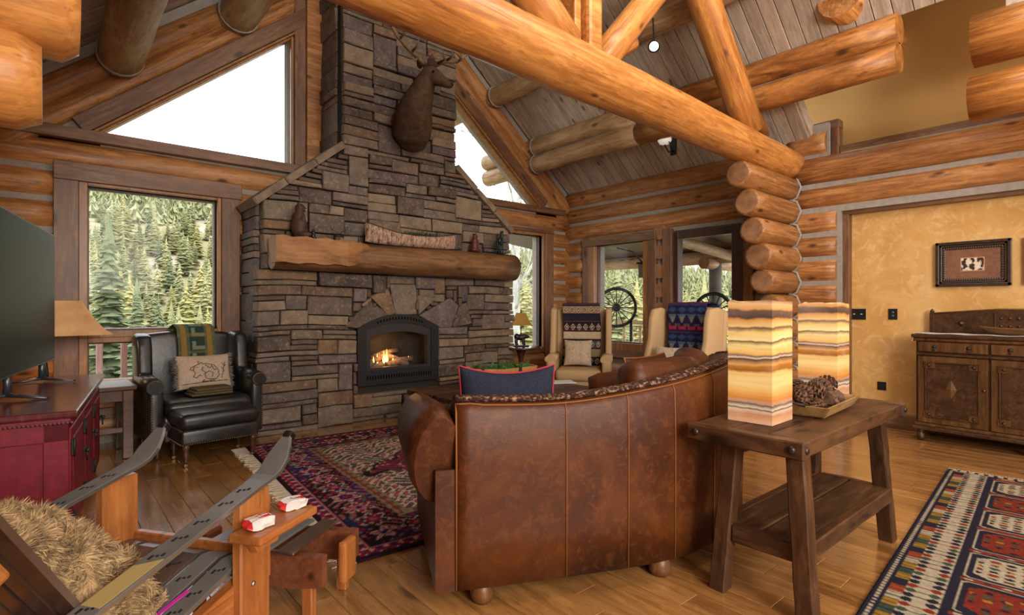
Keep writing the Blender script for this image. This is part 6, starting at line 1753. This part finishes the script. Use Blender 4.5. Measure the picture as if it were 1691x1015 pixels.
mb.tube([(-.04, 0, .19), (-.07, 0, .14), (-.06, 0, .06)], [.008, .01, .004], 6); mb.box((0, 0, .004), (.11, .06, .008)); mb.build('horse_figure', plain('verdigris_metal', (.02, .035, .03), .45, .5, .6), b5, world=False)

# ------------------------------------------------------------------ elk mount
M_hide = plain('brown_elk_hide', (.085, .052, .030), .9, .15, nscale=14, namp=.35, bump=.6)
q = lambda u, v, y: px(u, v, Y=y)
el = thing('elk_mount', 'mounted elk head with antlers on the upper chimney', 'taxidermy mount', tuple(q(683, 205, 5.58)))
mb = MB(); pts = [q(682, 248, 5.53), q(680, 225, 5.44), q(682, 200, 5.36), q(688, 175, 5.28), q(697, 150, 5.20), q(705, 130, 5.12), q(711, 118, 5.10)]
mb.tube(pts, [(.13, .06), (.215, .17), (.225, .20), (.18, .19), (.135, .15), (.10, .12), (.06, .07)], 18)
hd = [q(700, 122, 5.14), q(712, 124, 5.06), q(724, 131, 4.99), q(734, 137, 4.94), q(743, 141, 4.91)]
mb.tube(hd, [(.07, .085), (.085, .10), (.07, .078), (.055, .055), (.045, .04)], 14); mb.blob(hd[4], .042, 10)
remesh(mb.build('head_and_neck', M_hide, el), .018, 6)
MB().blob(q(746, 140, 4.89), (.02, .025, .022), 10).build('nose', M_bronze, el)
MB().blob(q(716, 118, 4.96), .014, 10).build('eye', M_bronze, el)
for (u, v, y, du, dv, dy) in ((711, 112, 5.06, 1, -8, -.04), (694, 112, 5.22, -4, -16, .05)):
    a, b = q(u, v, y), q(u + du, v + dv, y + dy); d = (b - a); d = d.normalized() * .15
    mb = MB(); mb.tube([a, a + d * .3, a + d * .65, a + d], [(.02, .02), (.045, .018), (.04, .012), (.006, .004)], 10); mb.build('ear', M_hide, el)
M_ant = plain('antler_bone', (.20, .13, .07), .6, .3, nscale=8, namp=.3)
mb = MB(); mb.tube([q(704, 112, 5.15), q(690, 95, 5.10), q(672, 78, 5.0), q(655, 58, 4.9), q(640, 30, 4.85), q(636, 2, 4.9)], [.028, .025, .022, .02, .016, .008], 8)
for a, b in (((690, 95, 5.1), (676, 100, 4.85)), ((680, 86, 5.04), (692, 62, 4.85)), ((660, 64, 4.93), (672, 40, 4.75)), ((645, 42, 4.87), (628, 36, 4.7))): p0, p1 = q(*a), q(*b); mb.tube([p0, (p0 + p1) / 2 + Vector((0, -.04, -.03)), p1], [.016, .012, .004], 6)
mb.build('antler', M_ant, el)
mb = MB(); mb.tube([q(714, 110, 5.10), q(732, 102, 5.0), q(755, 102, 4.92), q(768, 92, 4.88), q(772, 66, 4.9), q(762, 30, 4.95)], [.028, .025, .022, .02, .016, .008], 8)
for a, b in (((722, 106, 5.05), (732, 84, 4.8)), ((735, 102, 5.0), (745, 78, 4.8)), ((760, 100, 4.9), (748, 84, 4.72)), ((770, 78, 4.9), (786, 66, 4.75))): p0, p1 = q(*a), q(*b); mb.tube([p0, (p0 + p1) / 2 + Vector((.03, -.04, -.03)), p1], [.016, .012, .004], 6)
mb.build('antler', M_ant, el)
# ------------------------------------------------------------------ ceiling spotlight and sconce
sp_ = px(1080, 77, D=5.2)
sl = thing('ceiling_spotlight', 'small lit spotlight hanging beside the truss burl', 'spotlight', tuple(sp_))
dirn = (Vector((0, 0, H)) - sp_).normalized(); MQ = dirn.to_track_quat('Z', 'Y').to_matrix().to_4x4()
MB().lathe([(.03, -.10), (.05, -.08), (.055, .0), (.058, .012), (.045, .012), (.045, .0)], sp_, 20, M=MQ).build('housing', M_bronze, sl)
em = NT('lit_bulb_face'); em.base((1, .95, .85), .5); em.b.inputs['Emission Color'].default_value = (1, .93, .82, 1); em.b.inputs['Emission Strength'].default_value = 3
MB().lathe([(.043, .004), (.03, .012), (.0005, .014)], sp_, 20, M=MQ).build('bulb', em.m, sl)
MB().tube([sp_ - dirn * .08, sp_ - dirn * .1 + Vector((0, 0, .08)), sp_ + Vector((.05, .05, .35)), (sp_.x + .05, sp_.y + .05, zroof(sp_.x + .05) + .01)], .008, 6).build('stem', M_bronze, sl)
q2 = px(1110, 240, X=5.95)
sc_ = thing('wall_sconce', 'iron hanging light with white glass shade showing under the tie beam', 'sconce', tuple(q2))
MB().lathe([(.03, .16), (.075, .05), (.085, -.02), (.06, -.06), (.0005, -.07)], q2 + Vector((-.12, .03, .06)), 16).build('glass_shade', plain('milk_glass', (.75, .70, .62), .3, .5, emis=.5), sc_)
mb = MB(); mb.box(q2 + Vector((.03, 0, -.02)), (.03, .08, .2), .005); mb.tube([q2 + Vector((.03, 0, .06)), (q2.x + .03, q2.y, zroof(q2.x + .03) + .01)], .01, 6); mb.tube([q2 + Vector((.02, 0, -.06)), q2 + Vector((-.06, .01, -.10)), q2 + Vector((-.12, .03, -.01))], .01, 6); mb.tube([q2 + Vector((.02, 0, -.08)), q2 + Vector((-.1, -.05, -.08)), q2 + Vector((-.16, -.06, .0))], .008, 6); mb.build('bracket', M_iron, sc_)

# ------------------------------------------------------------------ ski chair
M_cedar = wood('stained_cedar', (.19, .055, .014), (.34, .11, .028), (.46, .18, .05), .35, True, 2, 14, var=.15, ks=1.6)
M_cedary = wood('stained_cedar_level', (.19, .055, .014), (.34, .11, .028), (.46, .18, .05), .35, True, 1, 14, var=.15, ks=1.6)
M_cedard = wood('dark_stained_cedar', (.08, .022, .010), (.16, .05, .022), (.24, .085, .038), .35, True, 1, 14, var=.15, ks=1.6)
M_ski = plain('grey_ski_base', (.12, .115, .11), .28, .5, nscale=4, namp=.25)
t = NT('brown_ski_top'); v = t.coords(); n = t.noise(t.vscale(v, (8, 1.3, 1)), 1.5, 3); M_skib = t.base(t.ramp(n, [(.3, (.03, .017, .013)), (.6, (.075, .042, .03)), (.8, (.14, .10, .08))]), .25, .55)
M_edge = plain('steel_ski_edge', (.45, .45, .44), .3, .5, .9)
M_holes = plain('binding_hole_dark', (.006, .006, .006), .7)
sk = thing('ski_armchair', 'orange cedar lounge chair built from old skis in the near left', 'chair', (.403, 2.297, 0), math.radians(-55.6))


def ski(name, pts, wd, mat, parent, holes=(), edge=True, tip=True, label=None):
    """flat ski along local (x, y, z) points"""
    mb = MB(); rings = []; P = [Vector(p) for p in pts]; n = len(P)
    for i, p in enumerate(P):
        d = (P[min(i + 1, n - 1)] - P[max(i - 1, 0)]).normalized(); s_ = d.cross(Vector((0, 0, 1))).normalized(); u_ = s_.cross(d)
        f = i / (n - 1); w_ = wd
        if tip and f > .8: w_ = wd * (1 + .25 * math.sin((f - .8) / .2 * PI * .6)) * (1 if f < .93 else max(.06, (1 - f) / .07) ** .6)
        rings.append([mb.bm.verts.new(p + s_ * a * w_ / 2 + u_ * b) for a, b in ((-1, 0), (1, 0), (1, .012), (.9, .014), (-.9, .014), (-1, .012))])
    for i in range(n - 1):
        for k in range(6):
            f = mb.bm.faces.new((rings[i][k], rings[i][(k + 1) % 6], rings[i + 1][(k + 1) % 6], rings[i + 1][k])); f.material_index = 1 if edge and k in (1, 5) else 0
    mb.bm.faces.new(rings[0]); mb.bm.faces.new(list(reversed(rings[-1])))
    o = mb.build(name, [mat, M_edge], parent, world=False, label=label)
    if holes:
        mb = MB()
        for h_ in holes:
            j = h_ * (n - 1); i = int(j); fr2 = j - i; p = P[i].lerp(P[min(i + 1, n - 1)], fr2); d = (P[min(i + 1, n - 1)] - P[max(i - 1, 0)]).normalized(); s_ = d.cross(Vector((0, 0, 1))).normalized(); u_ = s_.cross(d)
            for a, L in ((-.18, .018), (.16, .012), (0, .008)):
                c_ = p + s_ * a * wd + u_ * .0145 + d * a * .05
                mb.prism([c_ - s_ * .004 - d * L / 2, c_ + s_ * .004 - d * L / 2, c_ + s_ * .004 + d * L / 2, c_ - s_ * .004 + d * L / 2], u_ * .001)
        setp(mb.build('binding_holes', M_holes, o, world=False), kind='stuff')
    return o


for sx, pl in ((1, .30), (-1, -.30)):
    # curve: rises gently forward and flips up at the tip
    P = []
    for k in range(30):
        f = k / 29; y = -.82 + .98 * f; z = .625 + (y + .02) * .235 + (0 if y < .0 else 2.6 * y * y) + (.35 * max(0, y - .06) ** 1 if y > .06 else 0)
        P.append((pl + .0 * y, y, z))
    ski('arm_ski', P, .078, M_ski, sk, holes=(.12, .22, .34, .42, .5, .58, .68, .76))
    tp = Vector(P[-1]); MB().box(tp + Vector((0, -.004, -.01)), (.035, .03, .04), .008, rot=RX(.9)).build('ski_tip_clip', M_bronze, sk, world=False)
    roughbox_y = .0
    MB().box((pl, -.045, .305), (.04, .14, .61), .006, seg=1).build('front_post', M_cedar, sk, world=False)
    if sx > 0: MB().box((pl - .045, .04, .40), (.035, .10, .30), .006, seg=1).build('post_block', M_cedar, sk, world=False)
    for z in (.50, .42, .30):
        MB().lathe([(.009, 0), (.008, .004), (.0005, .006)], (pl + sx * .021, -.06 + (.02 if z == .42 else 0), z), 12, M=RY(sx * PI / 2)).build('bolt', M_edge, sk, world=False)
    mb = MB(); mb.prism([(pl - sx * .045, .0, .34), (pl - sx * .045, -.02, .24), (pl - sx * .045, -1.0, .0), (pl - sx * .045, -1.0, .09), (pl - sx * .045, -.5, .235)], (sx * .035, 0, 0)); mb.build('side_rail', M_cedary, sk, world=False)
    MB().box((pl - sx * .03, -.52, .24), (.04, .09, .30), .006, rot=T(0, 0, 0) @ RX(.35), seg=1).build('rear_post', M_cedar, sk, world=False)
# seat skis run front to back
for k in range(6):
    x = -.235 + k * .094; P = []
    for i in range(16):
        f = i / 15; y = -.60 + .62 * f; P.append((x, y, .215 + (y + .60) * .275 + (0 if y < -.04 else -.9 * (y + .04) ** 1.0)))
    P = P[:]; ski('seat_ski', P, .078, M_skib if k < 4 else M_ski, sk, holes=(.3, .5, .62, .78) if k % 2 else (.45, .7), tip=False)
mb = MB(); mb.prism([(.16, -.45, .272), (.175, -.45, .272), (.215, -.22, .338), (.20, -.22, .338)], (0, 0, .003)); mb.build('colour_graphic', plain('magenta_ski_graphic', (.5, .03, .3), .4), sk, world=False)
MB().box((0, .02, .345), (.56, .03, .09), .005, seg=1).build('front_apron', M_cedary, sk, world=False)
MB().box((-.29, -.18, .37), (.05, .26, .03), .008).build('arm_bracket', M_cedary, sk, world=False)
# back made of skis with cross bars
for k in range(5):
    x = -.20 + k * .098; P = [(x * (1 + .25 * f), -.44 - .42 * f, .24 + .66 * f) for f in np.linspace(0, 1, 14)]
    mb = MB()
    a, b = Vector(P[0]), Vector(P[-1]); d = (b - a).normalized(); s_ = Vector((1, 0, 0)); u_ = s_.cross(d)
    mb.prism([a - s_ * .040, a + s_ * .040, b + s_ * .043, b - s_ * .043], -u_ * .016); mb.build('back_ski', M_skib, sk, world=False)
for z, y, L in ((.66, -.77, .50),):
    MB().box((0, y, z), (L, .045, .075), .012, rot=RX(.56)).build('back_crossbar', M_cedary, sk, world=False)
mb = MB(); mb.prism([(.270, -.60, .5035), (.330, -.60, .5035), (.332, -.42, .5458), (.268, -.46, .5364)], (0, 0, .0015)); mb.build('yellow_graphic', plain('yellow_ski_graphic', (.36, .27, .10), .4), sk, world=False)
# side shelf on the right post
MB().box((.392, -.035, .505), (.125, .30, .03), .008).build('side_shelf', M_cedary, sk, world=False)
MB().prism([(.325, -.12, .49), (.325, .06, .49), (.325, .02, .42), (.325, -.08, .42)], (.03, 0, 0)).build('shelf_bracket', M_cedar, sk, world=False)
# sheepskin
t = NT('blond_sheepskin'); v = t.coords(False); n = t.noise(v, 26, 5, .7, .8); M_sheep = t.base(t.ramp(n, [(.32, hexc('#4e4436')), (.45, hexc('#927a5a')), (.58, hexc('#b99c74')), (.75, hexc('#cdb48c'))]), .95, .1)
M0 = rootmat(sk)
sh = thing('sheepskin', 'shaggy blond sheepskin draped over the back of the ski chair', 'sheepskin', M0 @ Vector((0, -.5, .35)), sk.rotation_euler.z)
shm = MB()
path = [(-.29, .325), (-.44, .285), (-.62, .55), (-.76, .77)]
path = np.array(path); seg = np.r_[0, np.cumsum(np.linalg.norm(np.diff(path, axis=0), axis=1))]; LS = seg[-1]
def shsurf(U, V):
    s_ = V * LS; y = np.interp(s_, seg, path[:, 0]); z = np.interp(s_, seg, path[:, 1]); wd = .25 + .02 * np.sin(V * 7) ; x = (U * 2 - 1) * wd
    b = np.sqrt(np.clip(1 - np.abs(U * 2 - 1) ** 3.2, 0, 1)) * np.interp(s_, [0, seg[1] * .35, seg[1], (seg[1] + seg[2]) / 2, seg[2], LS], [0, .17, .275, .24, .13, .01]); return np.stack([x - .06, y + b * .12 + .5, z + b - .35 + .012], -1)
o = colgrid('hide', M_sheep, 1, 1, 60, 60, lambda U, V: np.zeros(U.shape + (3,)) + .5, sh, None, shsurf)
rsx = np.random.default_rng(2); NN = 26000; U, V = rsx.random(NN), rsx.random(NN); B = shsurf(U, V); e = 1e-3
N_ = np.cross(shsurf(U + e, V) - B, shsurf(U, V + e) - B); N_ /= np.linalg.norm(N_, axis=1)[:, None] + 1e-9; N_ *= np.sign(N_[:, 2:3] + .3 * N_[:, 1:2])
cl = np.stack([np.sin(B[:, 0] * 60 + B[:, 2] * 40), np.sin(B[:, 1] * 70 + 1), np.cos(B[:, 0] * 50 + B[:, 1] * 45)], -1)
Dv = N_ * .6 + cl * .55 + rsx.normal(size=(NN, 3)) * .28 + np.array([0, .1, -.35]); Dv /= np.linalg.norm(Dv, axis=1)[:, None]
Ln = rsx.uniform(.022, .046, (NN, 1)); sd = np.cross(Dv, rsx.normal(size=(NN, 3))); sd /= np.linalg.norm(sd, axis=1)[:, None] + 1e-9; sd *= .0016
T_ = B + Dv * Ln; Mi = B + Dv * Ln * .5 + N_ * .005
VV = np.stack([B - sd, B + sd, Mi + sd * .9, Mi - sd * .9, T_], 1).reshape(-1, 3); base_ = np.arange(NN) * 5
Fq = [(int(b), int(b) + 1, int(b) + 2, int(b) + 3) for b in base_] + [(int(b) + 3, int(b) + 2, int(b) + 4) for b in base_]
me = bpy.data.meshes.new('wool'); me.from_pydata(VV.tolist(), [], Fq); me.materials.append(M_sheep)
o = bpy.data.objects.new('wool', me); COL.objects.link(o); o.parent = sh; setp(o, kind='stuff')
# wrapped soap bars on the shelf
def wrapped(loc, rz, label, seed):
    ro = thing('wrapped_snack', label, 'snack', loc, rz, 'wrapped snacks on the chair shelf'); t_ = bmesh.new(); bmesh.ops.create_cube(t_, size=1); bmesh.ops.subdivide_edges(t_, edges=list(t_.edges), cuts=6, use_grid_fill=True)
    for v_ in t_.verts:
        x, y, z = v_.co * 2; q_ = max(0, 1 - abs(x) ** 5); v_.co = Vector((x * .052, y * .024 * (.55 + .45 * q_), z * .017 * (.25 + .75 * q_) + .018)); v_.co += Vector((mnoise.noise(v_.co * 45 + Vector((seed, 0, 0))), mnoise.noise(v_.co * 45 + Vector((0, seed, 0))), mnoise.noise(v_.co * 45 + Vector((0, 0, seed))))) * .006
    for f in t_.faces: c_ = f.calc_center_median(); f.material_index = 1 if (abs(c_.x - .012) < .022 and c_.z > .024 and abs(c_.y) < .014) or (c_.x < -.040) else 0
    mb = MB(); mb._merge(t_, None); mb.build('wrapper', [plain('white_wrapper', (.62, .60, .58), .35, .5) if seed < 2 else bpy.data.materials['white_wrapper'], plain('red_wrapper_print', (.50, .02, .02), .35, .5) if seed < 2 else bpy.data.materials['red_wrapper_print']], ro, world=False)
    MB().box((.018, 0, .0375), (.022, .006, .0008)).box((.0, 0, .0375), (.008, .012, .0008)).build('white_lettering', bpy.data.materials['white_wrapper'], ro, world=False)
wrapped(M0 @ Vector((.392, -.115, .522)), math.radians(18), 'white and red wrapped snack on the near end of the shelf', 1)
wrapped(M0 @ Vector((.385, .065, .522)), math.radians(10), 'white and red wrapped snack on the far end of the shelf', 4)
# footrest
fo = thing('ski_footrest', 'low cedar footrest with ski slats in front of the ski chair', 'footrest', M0 @ Vector((.05, .33, 0)), sk.rotation_euler.z + .05)
for y, mt_ in ((-.12, M_cedard), (.14, M_cedard)):
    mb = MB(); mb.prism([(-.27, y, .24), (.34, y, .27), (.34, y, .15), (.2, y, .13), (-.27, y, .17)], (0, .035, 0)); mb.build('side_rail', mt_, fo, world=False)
for k in range(4): MB().box((-.17 + k * .12, .025, .268 + .005 * k), (.08, .34, .012), .003, seg=1).build('footrest_ski', M_skib if k % 2 else M_ski, fo, world=False)
for x, y in ((-.24, -.10), (-.24, .16), (.27, -.10), (.27, .16)): MB().box((x, y, .12), (.045, .035, .24), .004, seg=1).build('leg', M_cedar, fo, world=False)
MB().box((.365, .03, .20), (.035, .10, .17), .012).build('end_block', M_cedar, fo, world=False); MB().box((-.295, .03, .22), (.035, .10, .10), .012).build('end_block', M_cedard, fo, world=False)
